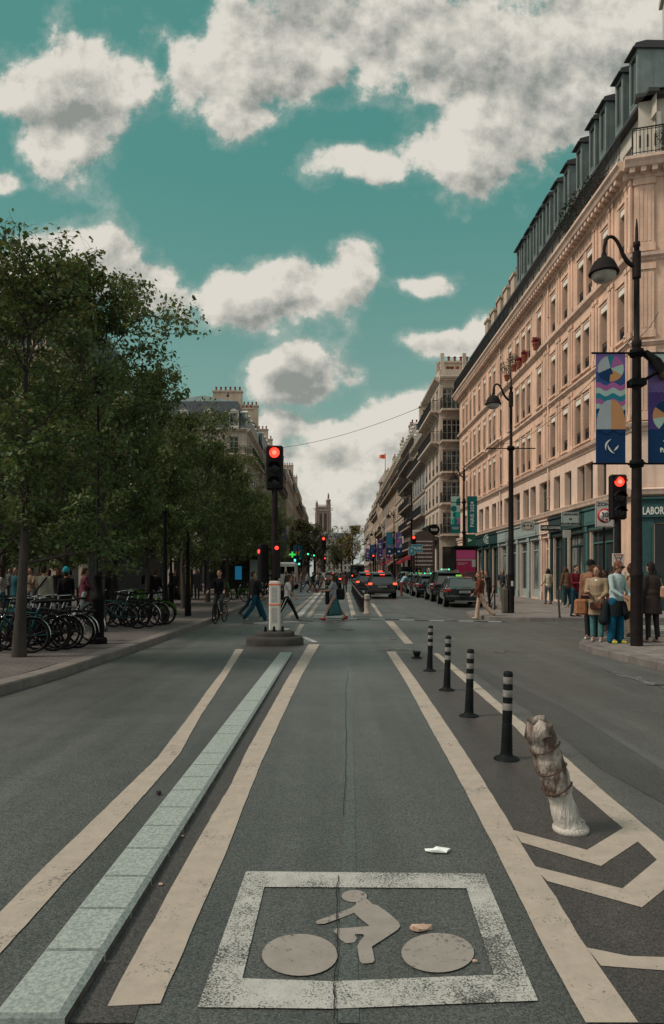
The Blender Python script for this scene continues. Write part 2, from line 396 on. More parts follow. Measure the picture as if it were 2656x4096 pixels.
KNOTS = [0, 4, 8, 12, 16, 22, 30, 40, 52, 66, 82, 100, 130, 165, 200, 260, 340, 500, 900]
def band(mb, xl, xr, y0, y1, h, m=0, thick=None):
    "ground strip between two edges given as functions of y; thick adds the sides down to the road"
    ys = sorted({y0, y1} | {k for k in KNOTS if y0 < k < y1})
    l = [(xl(y), y, zg(y)+h) for y in ys]; r = [(xr(y), y, zg(y)+h) for y in ys]
    mb.strip(r, l, m)
    if thick:
        for e, sgn in ((l, 1), (r, -1)):
            lo = [(p[0], p[1], p[2]-thick) for p in e]
            mb.strip(e, lo, m) if sgn > 0 else mb.strip(lo, e, m)
        for i in (0, -1):
            a, c = l[i], r[i]; mb.add([a, c, (c[0], c[1], c[2]-thick), (a[0], a[1], a[2]-thick)], [(0, 1, 2, 3)], m)
cst = lambda x: (lambda y: x)
g = MB(); band(g, cst(-900), cst(900), -60, 900, -.03); g.strip([(-900, 900, 1.39), (-900, 3000, 1.39)], [(900, 900, 1.39), (900, 3000, 1.39)])
struct(g, 'ground', M_plaza)
g = MB(); band(g, cst(-14), cst(60), -60, 22, 0); band(g, cst(-14), cst(60), 22, 26, 0); band(g, cst(-14), cst(20), 26, 420, 0)
struct(g, 'road', M_asph)
klx = lambda y: -4.45 if y < 9 else (-4.28 if y < 15 else (-4.15 if y < 60 else -4.15+.014*(y-60)))
krx = lambda y: 7.75 if y > 29 else 5.2
def smooth_l(y):
    pts = [(-60, -5.6), (0, -4.9), (9, -4.5), (11, -4.3), (16, -4.2), (25, -4.13), (60, -4.13), (400, .6)]
    for (a, xa), (b, xb) in zip(pts, pts[1:]):
        if a <= y <= b: return xa+(xb-xa)*(y-a)/(b-a)
    return .6
g = MB(); band(g, cst(-75), lambda y: smooth_l(y)-.30, -20, 100, .14); band(g, lambda y: -11.2+.02*(y-90), lambda y: smooth_l(y)-.30, 100, 400, .14)
struct(g, 'left_pavement', M_pavel)
g = MB()
def kerb_run(mb, pts, w=.30, h=.142, gap=.012, seg=1.0, side=1):
    "kerb stones along a polyline; stones lie to the left (side=1) of the direction of travel"
    for a, b in zip(pts, pts[1:]):
        a = Vector((a[0], a[1], 0)); b = Vector((b[0], b[1], 0)); d = b-a; Ln = d.length; d.normalize(); nrm = Vector((-d.y, d.x, 0))*side
        k = max(1, round(Ln/seg))
        for i in range(k):
            p = a+d*(Ln*i/k+gap/2); q = a+d*(Ln*(i+1)/k-gap/2)
            zs = zg(p.y), zg(q.y)
            c = []
            for off, hh in ((0, -.05), (.004, h-.02), (.022, h), (w, h), (w, -.05)):
                c.append((p+nrm*off+Vector((0, 0, zs[0]+hh)), q+nrm*off+Vector((0, 0, zs[1]+hh))))
            for (p0, q0), (p1, q1) in zip(c, c[1:]): mb.add([p0, q0, q1, p1], [(0, 1, 2, 3) if side < 0 else (3, 2, 1, 0)])
            mb.add([x[0] for x in c], [range(5)]); mb.add([x[1] for x in c], [range(5)])
lp = [(-5.6, -20), (-4.9, 0), (-4.5, 9), (-4.3, 11), (-4.2, 16), (-4.13, 25), (-4.13, 60), (-3.57, 100), (-.75, 300)]
kerb_run(g, lp); struct(g, 'left_kerb', M_kerb)
# near right corner pavement
npv = [(6.0, -20), (5.85, 5), (5.68, 11.2), (5.52, 13), (5.40, 14.6), (5.50, 15.6), (5.9, 16.5), (6.7, 17.1), (8.5, 17.6), (30, 18.4)]
g = MB(); kerb_run(g, npv, side=-1); struct(g, 'near_corner_kerb', M_kerb)
g = MB(); inner = [(x+.28, y-.1) for x, y in npv[:4]]+[(5.69, 14.5), (5.77, 15.4), (6.1, 16.25), (6.8, 16.82), (8.5, 17.3), (30, 18.1), (60, 18.1), (60, -20)]
g.poly(inner, .14); struct(g, 'near_corner_pavement', M_pave)
# far corner pavement (beyond the side street), with the built-out tip and the parking bay behind it
fpv = [(7.75, 400), (7.75, 66), (7.75, 31.2), (7.3, 30.2), (6.1, 29.4), (5.4, 28.2), (5.25, 26.6), (5.7, 25.3), (7.0, 24.75), (9.5, 24.6), (30, 24.9)]
fpv = [(7.75+.013*max(0, y-80), y) if y > 66 else (x, y) for x, y in fpv]
fk = [fpv[0], (7.75+.013*120, 200)]+fpv[1:]
g = MB(); kerb_run(g, fk, side=1); struct(g, 'far_corner_kerb', M_kerb)
g = MB()
band(g, lambda y: 8.05+.013*max(0, y-80), lambda y: 13.2+.02*max(0, y-66), 31.0, 400, .14)
tip = [(8.05, 31.0), (7.5, 29.95), (6.35, 29.2), (5.68, 28.1), (5.55, 26.75), (5.95, 25.58), (7.1, 25.05), (9.5, 24.9), (30, 25.2), (30, 31.0)]
g.add([(x, y, zg(y)+.14) for x, y in tip], [range(len(tip)-1, -1, -1)]); struct(g, 'far_corner_pavement', M_pave)

# ---- patches
def flat(mb, pts, z, m=0, sub=False):
    ps = [G(*p) for p in pts]; mb.add([(p.x, p.y, p.z+z) for p in ps], [range(len(ps))], m)
lA = [A_(*p) for p in [(-70,1420),(0,1340),(170,1165),(355,985),(545,800),(730,620),(845,470),(905,390),(960,310),(1030,220),(1095,113)]]
rA = [A_(*p) for p in [(-70,1610),(0,1530),(120,1400),(290,1205),(500,985),(650,815),(760,690),(835,600),(935,420),(995,330),(1132,113)]]
lB = [A_(*p) for p in [(497,1778),(600,1580),(745,1320),(860,1110),(985,890),(1075,740),(1140,600),(1240,420),(1330,260),(1435,90)]]
rB = [A_(*p) for p in [(745,1765),(820,1590),(925,1350),(1000,1180),(1080,985),(1150,800),(1215,640),(1310,430),(1400,240),(1485,90)]]
lC = [B_(*p) for p in [(1180,1854),(1060,1640),(960,1450),(870,1270),(780,1085),(700,930),(580,700),(455,475),(345,270),(253,125)]]
rC = [B_(*p) for p in [(1425,1854),(1250,1600),(1140,1440),(1040,1270),(920,1090),(820,915),(675,680),(540,475),(400,270),(295,125)]]
lD = [B_(*p) for p in [(1700,1290),(1510,1095),(1350,945),(1120,750),(930,560),(800,425),(620,270),(470,133)]]
rD = [B_(*p) for p in [(1900,1320),(1690,1135),(1543,1010),(1250,765),(1000,540),(850,425),(670,270),(495,133)]]
def ribbon(l, r, z, mb, m=0):
    a = [G(*p) for p in l]; b = [G(*p) for p in r]
    for q in (a, b):
        for p in q: p.z += z
    # subdivide and make the edges slightly ragged
    def sub(q):
        o = []
        for i in range(len(q)-1):
            n = max(1, int((q[i+1]-q[i]).length/.12))
            n = min(n, 14)
            for k in range(n): o.append(q[i].lerp(q[i+1], k/n))
        o.append(q[-1]); return o
    na = []; nb = []
    for i in range(len(a)-1):
        n = min(14, max(1, int((a[i+1]-a[i]).length/.12)))
        for k in range(n): na.append(a[i].lerp(a[i+1], k/n)); nb.append(b[i].lerp(b[i+1], k/n))
    na.append(a[-1]); nb.append(b[-1])
    for q in (na, nb):
        for p in q: p.x += random.uniform(-.0025, .0025)
    mb.strip(na, nb, m)
g = MB()
def between(l, r, z, mb, m=0):
    n = 14
    def res(q):
        P = [G(*p) for p in q]; y0, y1 = P[0].y, P[-1].y; out = []
        for i in range(n+1):
            y = y0+(y1-y0)*i/n
            for a, b in zip(P, P[1:]):
                if min(a.y, b.y)-1e-6 <= y <= max(a.y, b.y)+1e-6:
                    t = (y-a.y)/(b.y-a.y+1e-9); out.append(Vector((a.x+(b.x-a.x)*t, y, a.z+(b.z-a.z)*t+z))); break
        return out
    a, b = res(l), res(r); k = min(len(a), len(b)); mb.strip(a[:k], b[:k], m)
between([B_(1240,1854)]+[B_(*p) for p in [(1060,1540),(900,1250),(800,1060),(700,860),(560,600),(400,320),(275,128)]],
        [B_(2900,1854), B_(2050,1350), B_(1750,1180)]+[B_(*p) for p in [(1543,1040),(1250,790),(1000,570),(820,415),(640,262),(480,133)]], .004, g)
# strip between the granite blocks and the bike lane line
between([A_(*p) for p in [(180,1854),(455,1470),(680,1120),(900,800),(1140,430),(1330,126)]], [A_(*p) for p in [(620,1854),(640,1580),(860,1200),(1040,860),(1260,440),(1450,100)]], .004, g)
flat(g, [A_(*p) for p in [(1120,100),(1300,70),(1420,80),(1500,95),(1450,150),(1300,165),(1090,150)]], .0035)
struct(g, 'dark_asphalt_patch', M_asph2)
g = MB()
pts = [(785,2380),(790,2100),(800,1900),(797,1700),(806,1600),(800,1505)]; rts = [(835,2380),(828,2100),(826,1900),(820,1700),(822,1600),(813,1505)]
between([D_(*p) for p in pts], [D_(*p) for p in rts], .003, g); struct(g, 'worn_seam', M_asph3)
g = MB(); flat(g, [D_(*p) for p in [(1075,1545),(1130,1560),(1320,1650),(1543,1790),(1600,1900),(1400,1790),(1240,1660)]], .0032); struct(g, 'tar_patch', asphalt('tar_asphalt', (.036, .038, .037), 1))
g = MB()   # cracks
def crack(pts, w, z=.013):
    P = []
    for i in range(len(pts)-1):
        a, b = Vector(pts[i]), Vector(pts[i+1])
        for k in range(5): P.append(a.lerp(b, k/5)+Vector((random.uniform(-2.4, 2.4), random.uniform(-1.5, 1.5))))
    P.append(Vector(pts[-1]))
    W = [G(*D_(*p)) for p in P]
    l = [q+Vector((-w*random.uniform(.4, 1), 0, z)) for q in W]; r = [q+Vector((w*random.uniform(.4, 1), 0, z)) for q in W]
    g.strip(l, r)
crack([(776,2378),(780,2330),(774,2290),(786,2240),(784,2180),(782,2100),(786,2040)], .0035); crack([(800,1900),(806,1760),(803,1640),(808,1560)], .003)
crack([(1180,1755),(1280,1750),(1360,1753),(1460,1750),(1543,1760)], .003); crack([(700,1523),(850,1517),(900,1518)], .006); crack([(1010,1590),(1200,1600),(1400,1592),(1543,1600)], .004)
struct(g, 'road_cracks', mat('crack', (.016, .016, .016), .9))

g = MB(); ribbon(lA, rA, .006, g); ribbon(lB, rB, .006, g); ribbon(lC, rC, .006, g); ribbon(lD, rD, .006, g)
for ch in ([(842,957),(1185,1050),(1352,948),(1422,1010),(1250,1125),(880,1015)], [(925,1122),(1350,1230),(1512,1094),(1610,1180),(1440,1318),(1000,1195)],
           [(1182,1505),(1380,1545),(1543,1550),(1900,1570),(1900,1640),(1543,1612),(1250,1590)]): flat(g, [B_(*p) for p in ch], .0066)
# lines beyond the crossing
for l, r in (([(748,82),(795,150)], [(765,82),(812,150)]), ([(822,172),(925,290)], [(865,175),(968,290)]), ([(622,25),(650,150)], [(636,25),(675,150)]),
             ([(470,22),(300,160)], [(483,22),(330,160)]), ([(512,22),(412,155)], [(524,24),(437,155)]), ([(385,190),(347,252)], [(408,190),(375,252)])):
    ribbon([C_(*p) for p in l], [C_(*p) for p in r], .006, g)
struct(g, 'lane_markings', M_line)
g = MB()
for q in ([(484,22),(358,155),(395,150),(499,22)],): flat(g, [C_(*p) for p in q], .012)
flat(g, [C_(*p) for p in [(290,210),(335,210),(315,232),(290,232)]], .006)
for x in range(4): flat(g, [C_(*p) for p in [(388+x*18, 255+x*7), (412+x*18, 255+x*7), (432+x*15, 260+x*7), (402+x*15, 261+x*7)]], .0066)
for (x0, x1) in ((460, 632),):
    for a, b in ((140, 143), (151, 154)): flat(g, [C_(*p) for p in [(x0, a), (x1, a), (x1, b), (x0, b)]], .006)
struct(g, 'white_markings_beyond', M_white if False else paint('white_road_paint', (.52, .52, .49), .03))
# faded crossing, bicycle ghosts and side street stripes
g = MB()
for x0, x1, y0, y1 in ((800,925,120,130),(655,790,142,152),(930,1000,150,158),(1080,1180,166,171),(345,425,166,186),(500,600,168,180),(20,110,190,200),(180,230,178,196),(840,880,250,268),(0,80,235,241),(1270,1400,170,174)):
    flat(g, [C_(*p) for p in [(x0, y0), (x1, y0), (x1+6, y1), (x0+6, y1)]], .007)
def ghost(cx, cy, w, h):
    for k in (-1, 1):
        flat(g, [C_(cx+k*w*.33+w*.2*math.cos(t), cy+h*.25+h*.28*math.sin(t)) for t in [i*math.pi/7 for i in range(14)]], .0072)
    flat(g, [C_(cx-w*.2, cy-h*.05), C_(cx, cy-h*.5), C_(cx+w*.12, cy-h*.3), C_(cx+w*.2, cy), C_(cx+w*.05, cy+h*.45), C_(cx-.02*w, cy+h*.1)], .0072)
ghost(590, 214, 140, 18); ghost(880, 318, 190, 16); ghost(1470, 327, 170, 20)
for i in range(6): flat(g, [D_(1400+i*30, 1556+i*9), D_(1420+i*34, 1556+i*9), D_(1480+i*34, 1575+i*10), D_(1440+i*34, 1573+i*10)], .0072) if i % 2 == 0 else None
struct(g, 'faded_markings', M_ghost)
g = MB()
for i in range(7):
    y = 18.9+i*.85; g.box(9.6, 13.2, y, y+.45, .004, .0085)
struct(g, 'zebra_crossing', M_box)
g = MB()
xs = 95
while xs < 1442:
    m_ = int(xs/75) % 2
    p = G(*C_(xs, 188-14*min(1, max(0, (xs-95)/350)) if xs < 450 else 160+ (xs-450)*.018 - (6 if xs < 900 else 0)*.3))
    g.box(p.x-.045, p.x+.045, p.y-.05, p.y+.05, p.z+.004, p.z+.02, m_); xs += 9.5
struct(g, 'crossing_studs', [mat('stud_white', (.5, .5, .48), .4), mat('stud_dark', (.06, .062, .06), .4)])
# bicycle box
g = MB()
o = [A_(1143,1149), B_(708,1160), B_(958,1752), B_(0,1790), A_(918,1783)]; i_ = [A_(1228,1222), B_(625,1228), B_(752,1632), B_(0,1662), A_(1126,1648)]
for k in range(5):
    a, b, c, d = o[k], o[(k+1) % 5], i_[(k+1) % 5], i_[k]; flat(g, [a, b, c, d], .006)
struct(g, 'bicycle_box_frame', M_box)
def E_(x, y): return (225+x*.2106, 850+y*.2106)
g = MB()
for cx, cy, rx, ry in ((355,505,180,100),(1010,495,173,94),(614,225,60,29)):
    flat(g, [E_(cx+rx*math.cos(t), cy+ry*math.sin(t)) for t in [i*math.pi/16 for i in range(32)]], .0068)
rider = [(622,240),(672,236),(700,262),(728,270),(780,308),(826,350),(832,368),(820,385),(760,425),(697,465),(706,505),(710,530),(700,543),(655,546),(640,536),(633,500),(628,462),(640,440),(662,415),(655,406),(618,406),(617,414),(628,425),(615,445),(575,449),(548,432),(530,405),(514,392),(530,378),(600,375),(687,367),(650,338),(612,305),(540,333),(470,357),(440,357),(430,348),(440,340),(520,312),(600,280),(622,265)]
flat(g, [E_(*p) for p in rider], .0064); struct(g, 'bicycle_symbol', M_sym)

# granite separator, one run of blocks
g = MB(); jl = [(-60,1830),(150,1525),(320,1325),(435,1172),(545,1040),(632,936),(705,850),(775,768),(830,708),(880,650),(962,596),(1000,508),(1030,470),(1090,400),(1120,360),(1175,290),(1215,240),(1260,182),(1300,126)]
jr = [(300,1805),(458,1508),(582,1315),(682,1165),(760,1036),(830,931),(888,845),(940,766),(982,705),(1020,648),(1052,594),(1114,505),(1136,468),(1180,398),(1205,350),(1245,290),(1276,238),(1318,180),(1358,126)]
HS = .055
L0, L1, R0, R1 = G(*A_(*jl[0]), HS), G(*A_(*jl[-1]), HS), G(*A_(*jr[0]), HS), G(*A_(*jr[-1]), HS)
ys = [G(*A_(*p), HS).y for p in jr]; ys[0] = 2.47
for a, b in zip(ys, ys[1:]):
    def xl(y): t = (y-L0.y)/(L1.y-L0.y); return L0.x+(L1.x-L0.x)*t
    def xr(y): t = (y-R0.y)/(R1.y-R0.y); return R0.x+(R1.x-R0.x)*t
    a += .006; b -= .006; bv = .018
    bot = [(xl(a), a, 0), (xr(a), a, 0), (xr(b), b, 0), (xl(b), b, 0)]
    md = [(xl(a), a, HS-bv), (xr(a), a, HS-bv), (xr(b), b, HS-bv), (xl(b), b, HS-bv)]
    tp = [(xl(a)+bv, a+bv*.3, HS), (xr(a)-bv*1.4, a+bv*.3, HS), (xr(b)-bv*1.4, b-bv*.3, HS), (xl(b)+bv, b-bv*.3, HS)]
    g.add(bot+md+tp, [(0,1,5,4),(1,2,6,5),(2,3,7,6),(3,0,4,7),(4,5,9,8),(5,6,10,9),(6,7,11,10),(7,4,8,11),(8,9,10,11)])
    g.m[-8] = g.m[-6] = 1      # side shadow painted into the colour of the two long vertical sides
struct(g, 'granite_lane_separator', [M_gran, M_gran_shade])
# ================================================================ buildings
def stone(name, col, var=.12):
    "limestone wall: faint courses, stains and rain streaks of their own"
    if name in MATS: return MATS[name]
    m = bpy.data.materials.new(name); m.use_nodes = True; MATS[name] = m; nt = m.node_tree; b = nt.nodes['Principled BSDF']; L = nt.links
    tc = nt.nodes.new('ShaderNodeTexCoord')
    def nz(sc, det, st=(1, 1, 1), a=.3, c=.7, lo=.8, hi=1.2):
        mp = nt.nodes.new('ShaderNodeMapping'); L.new(tc.outputs['Object'], mp.inputs[0]); mp.inputs[3].default_value = st
        n = nt.nodes.new('ShaderNodeTexNoise'); L.new(mp.outputs[0], n.inputs[0]); n.inputs['Scale'].default_value = sc; n.inputs['Detail'].default_value = det; n.inputs['Roughness'].default_value = .65
        r = nt.nodes.new('ShaderNodeMapRange'); L.new(n.outputs[0], r.inputs[0]); r.inputs[1].default_value = a; r.inputs[2].default_value = c; r.inputs[3].default_value = lo; r.inputs[4].default_value = hi
        return r.outputs[0]
    def mul(a, c):
        n = nt.nodes.new('ShaderNodeMath'); n.operation = 'MULTIPLY'; L.new(a, n.inputs[0]); L.new(c, n.inputs[1]); return n.outputs[0]
    k = mul(mul(nz(.5, 5, lo=1-var, hi=1+var), nz(2.2, 4, (1.5, 1.5, .12), lo=.76, hi=1.12)), nz(14, 3, lo=.95, hi=1.05))
    # coursing
    sp = nt.nodes.new('ShaderNodeSeparateXYZ'); L.new(tc.outputs['Object'], sp.inputs[0])
    fr = nt.nodes.new('ShaderNodeMath'); fr.operation = 'PINGPONG'; L.new(sp.outputs[2], fr.inputs[0]); fr.inputs[1].default_value = .18
    gt = nt.nodes.new('ShaderNodeMapRange'); L.new(fr.outputs[0], gt.inputs[0]); gt.inputs[1].default_value = 0; gt.inputs[2].default_value = .014; gt.inputs[3].default_value = .86; gt.inputs[4].default_value = 1
    k = mul(k, gt.outputs[0])
    mx = nt.nodes.new('ShaderNodeMix'); mx.data_type = 'RGBA'; mx.blend_type = 'MULTIPLY'; mx.inputs[0].default_value = 1; mx.inputs[6].default_value = (*col, 1); L.new(k, mx.inputs[7])
    L.new(mx.outputs[2], b.inputs['Base Color']); b.inputs['Roughness'].default_value = .85
    return m
M_peach = stone('peach_limestone', (.64, .43, .32), .2); M_peach2 = stone('pale_band_stone', (.64, .475, .38), .16)
M_cream = stone('cream_stone', (.50, .42, .35)); M_grey = stone('grey_stone', (.36, .31, .265)); M_warm = stone('warm_stone', (.44, .34, .26)); M_dull = stone('soot_stone', (.27, .225, .19)); M_pale = stone('pale_stone', (.47, .40, .33))

def wall(mb, x0, x1, z0, z1, holes, depth=.28, m=0, mr=0, M=None, y=0.0):
    hs = [h for h in holes if h[0] < x1 and h[1] > x0]
    xs = sorted({x0, x1} | {h[0] for h in hs} | {h[1] for h in hs}); zs = sorted({z0, z1} | {h[2] for h in hs} | {h[3] for h in hs})
    xs = [x for x in xs if x0 <= x <= x1]; zs = [z for z in zs if z0 <= z <= z1]
    for i in range(len(xs)-1):
        run = None
        for j in range(len(zs)-1):
            cx, cz = (xs[i]+xs[i+1])/2, (zs[j]+zs[j+1])/2
            inside = any(h[0] < cx < h[1] and h[2] < cz < h[3] for h in hs)
            if not inside and run is None: run = zs[j]
            if inside and run is not None: mb.add([(xs[i], y, run), (xs[i+1], y, run), (xs[i+1], y, zs[j]), (xs[i], y, zs[j])], [(0,1,2,3)], m, False, M); run = None
        if run is not None: mb.add([(xs[i], y, run), (xs[i+1], y, run), (xs[i+1], y, zs[-1]), (xs[i], y, zs[-1])], [(0,1,2,3)], m, False, M)
    for a, b, c, d in hs:
        e = y+depth
        mb.add([(a,y,c),(b,y,c),(b,y,d),(a,y,d),(a,e,c),(b,e,c),(b,e,d),(a,e,d)], [(0,4,5,1)[::-1], (1,5,6,2)[::-1], (2,6,7,3)[::-1], (3,7,4,0)[::-1]], mr, False, M)
def cornice(mb, x0, x1, z, prof, m=0, M=None, ends=True):
    "moulding along local x; prof = [(out, dz), ...] from bottom to top; starts and ends at out 0"
    pts = [(-o, z+dz) for o, dz in prof]
    a = [(x0, p[0], p[1]) for p in pts]; b = [(x1, p[0], p[1]) for p in pts]
    k = len(pts)
    mb.add(a+b, [(i, k+i, k+i+1, i+1) for i in range(k-1)], m, False, M)
    if ends: mb.add(a, [range(k)], m, False, M); mb.add(b, [range(k-1, -1, -1)], m, False, M)
STRING = [(0, 0), (.06, .02), (.10, .08), (.16, .12), (.16, .20), (.02, .24)]
BIGC = [(0, 0), (.08, .03), (.14, .14), (.30, .20), (.34, .30), (.48, .36), (.52, .50), (.5, .56), (.02, .60)]
_win = {}
def win_meshes(w, h, style='french', far=False):
    key = (round(w, 2), round(h, 2), style, far)
    if key in _win: return _win[key]
    f = MB(); t = .055 if not far else .08
    f.box(0, t, -.03, .03, 0, h); f.box(w-t, w, -.03, .03, 0, h); f.box(t, w-t, -.03, .03, 0, t*1.4); f.box(t, w-t, -.03, .03, h-t, h)
    n = 2 if w < 1.5 else 4
    if style != 'fixed':
        for i in range(1, n): f.box(w*i/n-.035, w*i/n+.035, -.035, .02, t*1.4, h-t)
    if style == 'french':
        hz = h*.74; f.box(t, w-t, -.028, .022, hz, hz+.06)
        if not far: f.box(t, w-t, -.024, .02, h*.38, h*.38+.03)
    p = MB(); p.add([(0, .012, 0), (w, .012, 0), (w, .012, h), (0, .012, h)], [(0,1,2,3)])
    _win[key] = (f, p, {}); return _win[key]
M_pane2 = mat('curtained_pane', (.20, .20, .185), .25, .0, 1.3, col2=(.05, .06, .06), sharp=(.42, .52), stretch=(3, 1, .6))
M_ofr = mat('dull_window_frame', (.16, .145, .125), .6, .2, 6)
def window(par, M, rz, x, z, w, h, y=.26, fm=None, pm=None, far=False, style='french'):
    f, p, cache = win_meshes(w, h, style, far); fm = fm or M_ofr; pm = pm or M_glass
    k = (fm.name, pm.name)
    if k not in cache: cache[k] = (f.mesh('window', fm), p.mesh('pane', pm))
    o = link(cache[k][0], 'window', par, M @ Vector((x, y, z)), rz); link(cache[k][1], 'pane', o)
    return o
_rail = {}
def rail_mesh(w, h=.9, out=0.0, step=.13, ornate=True):
    key = (round(w, 2), round(h, 2), out, step)
    if key in _rail: return _rail[key]
    r = MB(); s = .012
    def side(a, b):
        a = Vector(a); b = Vector(b); d = b-a; n = max(1, int(d.length/step))
        r.tube(a+Vector((0,0,h)), b+Vector((0,0,h)), .022, n=5); r.tube(a+Vector((0,0,.06)), b+Vector((0,0,.06)), .015, n=4); r.tube(a+Vector((0,0,h*.8)), b+Vector((0,0,h*.8)), .012, n=4)
        for i in range(n+1):
            p = a+d*(i/n); r.tube(p+Vector((0,0,.04)), p+Vector((0,0,h)), s, n=4, caps=False)
            if ornate and i < n:
                q = a+d*((i+.5)/n); r.tube(q+Vector((0,0,.16)), q+Vector((0,0,h*.72)), .024, n=4, caps=False)
    if out: side((0, 0, 0), (0, -out, 0)); side((w, -out, 0), (w, 0, 0))
    side((0, -out, 0), (w, -out, 0)); me = r.mesh('railing', M_rail); _rail[key] = me; return me

# ---------------------------------------------------------------- the long peach building on the right
def long_building():
    a, b = Vector((11.85, 65.0)), Vector((12.21, 28.6)); d = b-a; th = math.atan2(d.y, d.x); W = d.length
    o = thing('apartment_building', 'long peach stone building with shops below and tall zinc roof dormers', 'building', (a.x, a.y, 0), th)
    I = Matrix.Identity(4)
    sY = lambda Y: 65-Y                       # station along the front from the street depth
    sU = lambda u: 65-8750/(u-325)
    cu = [604, 586.6, 578.3, 565.4, 553.3, 539.5, 529, 523.5, 517.5, 510.3, 500.6, 494.4, 490.2, 484.7, 479.4, 474.7, 470.5, 466.9, 463.6]
    cs = [sU(u) for u in cu]; ww = .82
    rows = [(8.15, 10.35), (11.55, 13.75), (14.95, 17.05)]
    top_cs = [sU(u) for u in (624, 606, 590, 581)]+cs[3:]
    holes = []; wins = []
    for (z0, z1), r in zip(rows, range(3)):
        for s in (cs if r == 0 else (sorted([sU(622)]+cs) if r == 1 else top_cs)):
            if any(abs(s-x) < 1.0 and (z0, z1) == zz for x, zz in wins): continue
            holes.append((s-ww/2, s+ww/2, z0, z1)); wins.append((s, (z0, z1)))
    mez = [(602, 1.0), (589, 1.0), (581, 1.0), (568, 1.0), (557, 1.0), (544.5, 1.9), (533, 1.1), (526, 1.2), (516.5, 1.6), (507, 1.5), (500, 1.3), (494, 1.3), (487, 1.3), (481, 1.5), (475, 1.5), (470, 1.3), (465.5, 1.2)]
    mh = [(sU(u)-w/2, sU(u)+w/2, 5.25, 7.0) for u, w in mez]
    # shop openings
    shops = [(455, 476.6, M_peach2), (476.6, 500, cm((.018, .045, .045))), (500, 542.5, cm((.25, .30, .29))), (542.5, 552, M_peach2), (552, 566, cm((.03, .05, .05))), (566, 588, cm((.03, .058, .057))), (588, 618.5, cm((.06, .125, .12)))]
    sh = []
    for u0, u1, m in shops:
        s0, s1 = sU(max(u0, 459.8)), sU(u1); n = max(1, round((s1-s0)/2.6)); wd = (s1-s0)/n
        for i in range(n): sh.append((s0+i*wd+.32, s0+(i+1)*wd-.32, (.25 if (i % 3) != 1 else .16)+.1, 3.75, m, s0, s1))
    w = MB()
    wall(w, 0, W, -.1, 4.85, [h[:4] for h in sh], .35, 0, 1)
    wall(w, 0, W, 4.85, 7.5, mh, .34, 1, 1); wall(w, 0, W, 7.5, 18.0, holes, .42, 0, 0)
    # body behind
    w.box(0, .02, .0, 13, -.1, 18.5); w.add([(0, 13, -.1), (W, 13, -.1), (W, 13, 18.5), (0, 13, 18.5)], [(3,2,1,0)])
    # pilasters at the near part and drainpipe strips, with capitals and bases
    ps = []
    for u in (629, 612, 596, 571.5, 559, 546.5, 499, 470): ps.append(sU(u))
    for s in ps:
        for off in (-.17, .17):
            for z0, z1 in ((7.95, 10.9), (11.3, 14.3), (14.8, 17.75)):
                w.box(s+off-.10, s+off+.10, -.07, -.003, z0, z1); w.box(s+off-.14, s+off+.14, -.10, -.072, z0, z0+.28); w.box(s+off-.13, s+off+.13, -.10, -.072, z1-.2, z1)
    # window surrounds: thin raised frames
    for s, (z0, z1) in wins:
        for e in (-1, 1): w.box(s+e*(ww/2+.09)-.07, s+e*(ww/2+.09)+.07, -.035, -.003, z0-.05, z1+.12)
        w.box(s-ww/2-.2, s+ww/2+.2, -.06, -.003, z1+.122, z1+.25)
        w.box(s-ww/2-.2, s+ww/2+.2, -.10, -.003, z0-.14, z0-.052)
    wl = w.build('wall', [M_peach, M_peach2], o)
    c = MB()
    cornice(c, -.15, W+.1, 4.82, [(0, 0), (.10, .03), (.28, .10), (.32, .22), (.36, .30), (.02, .40)], 0)
    cornice(c, -.1, W+.1, 7.5, [(0, 0), (.05, .02), (.07, .14), (.20, .20), (.25, .34), (.02, .42)], 0)
    cornice(c, -.05, W+.1, 10.98, STRING, 0); cornice(c, -.05, W+.1, 14.42, [(0, 0), (.05, .02), (.10, .1), (.22, .15), (.24, .28), (.02, .34)], 0)
    cornice(c, -.3, W+.2, 17.75, [(0, 0), (.10, .02), (.14, .10), (.145, .26), (.50, .32), (.56, .46), (.66, .56), (.66, .68), (.02, .74)], 0)
    n = int(W/.42)
    for i in range(n): c.box(.1+i*.42, .1+i*.42+.2, -.46, -.15, 17.87, 18.06)
    # small console bays in the first floor at the far part
    for u in (497, 482, 473):
        s = sU(u); c.prism([(s-2.2, -.26, 11.15), (s+2.2, -.26, 11.15), (s+1.9, -.42, 11.2), (s-1.9, -.42, 11.2)], .12)
    c.build('cornice', M_peach2, o)
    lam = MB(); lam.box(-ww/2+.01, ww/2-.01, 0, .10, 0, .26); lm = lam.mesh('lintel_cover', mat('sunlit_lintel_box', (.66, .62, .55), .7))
    for k, (s, (z0, z1)) in enumerate(wins):
        wn = window(o, I, 0, s-ww/2, z0, ww, z1-z0, .36, None, M_glass if (k*7) % 5 > 1 else M_pane2)
        link(lm, 'lintel_cover', wn, (ww/2, -.33, z1-z0-.27))
        link(rail_mesh(ww-.04, .55, 0, .12), 'window_guard', wn, (.02, -.26, 0))
    for a_, b_, z0, z1 in mh: window(o, I, 0, a_, z0, b_-a_, z1-z0, .30, M_ofr, M_glass, style='fixed' if b_-a_ < 1.15 else 'french')
    # shop fronts
    done = set()
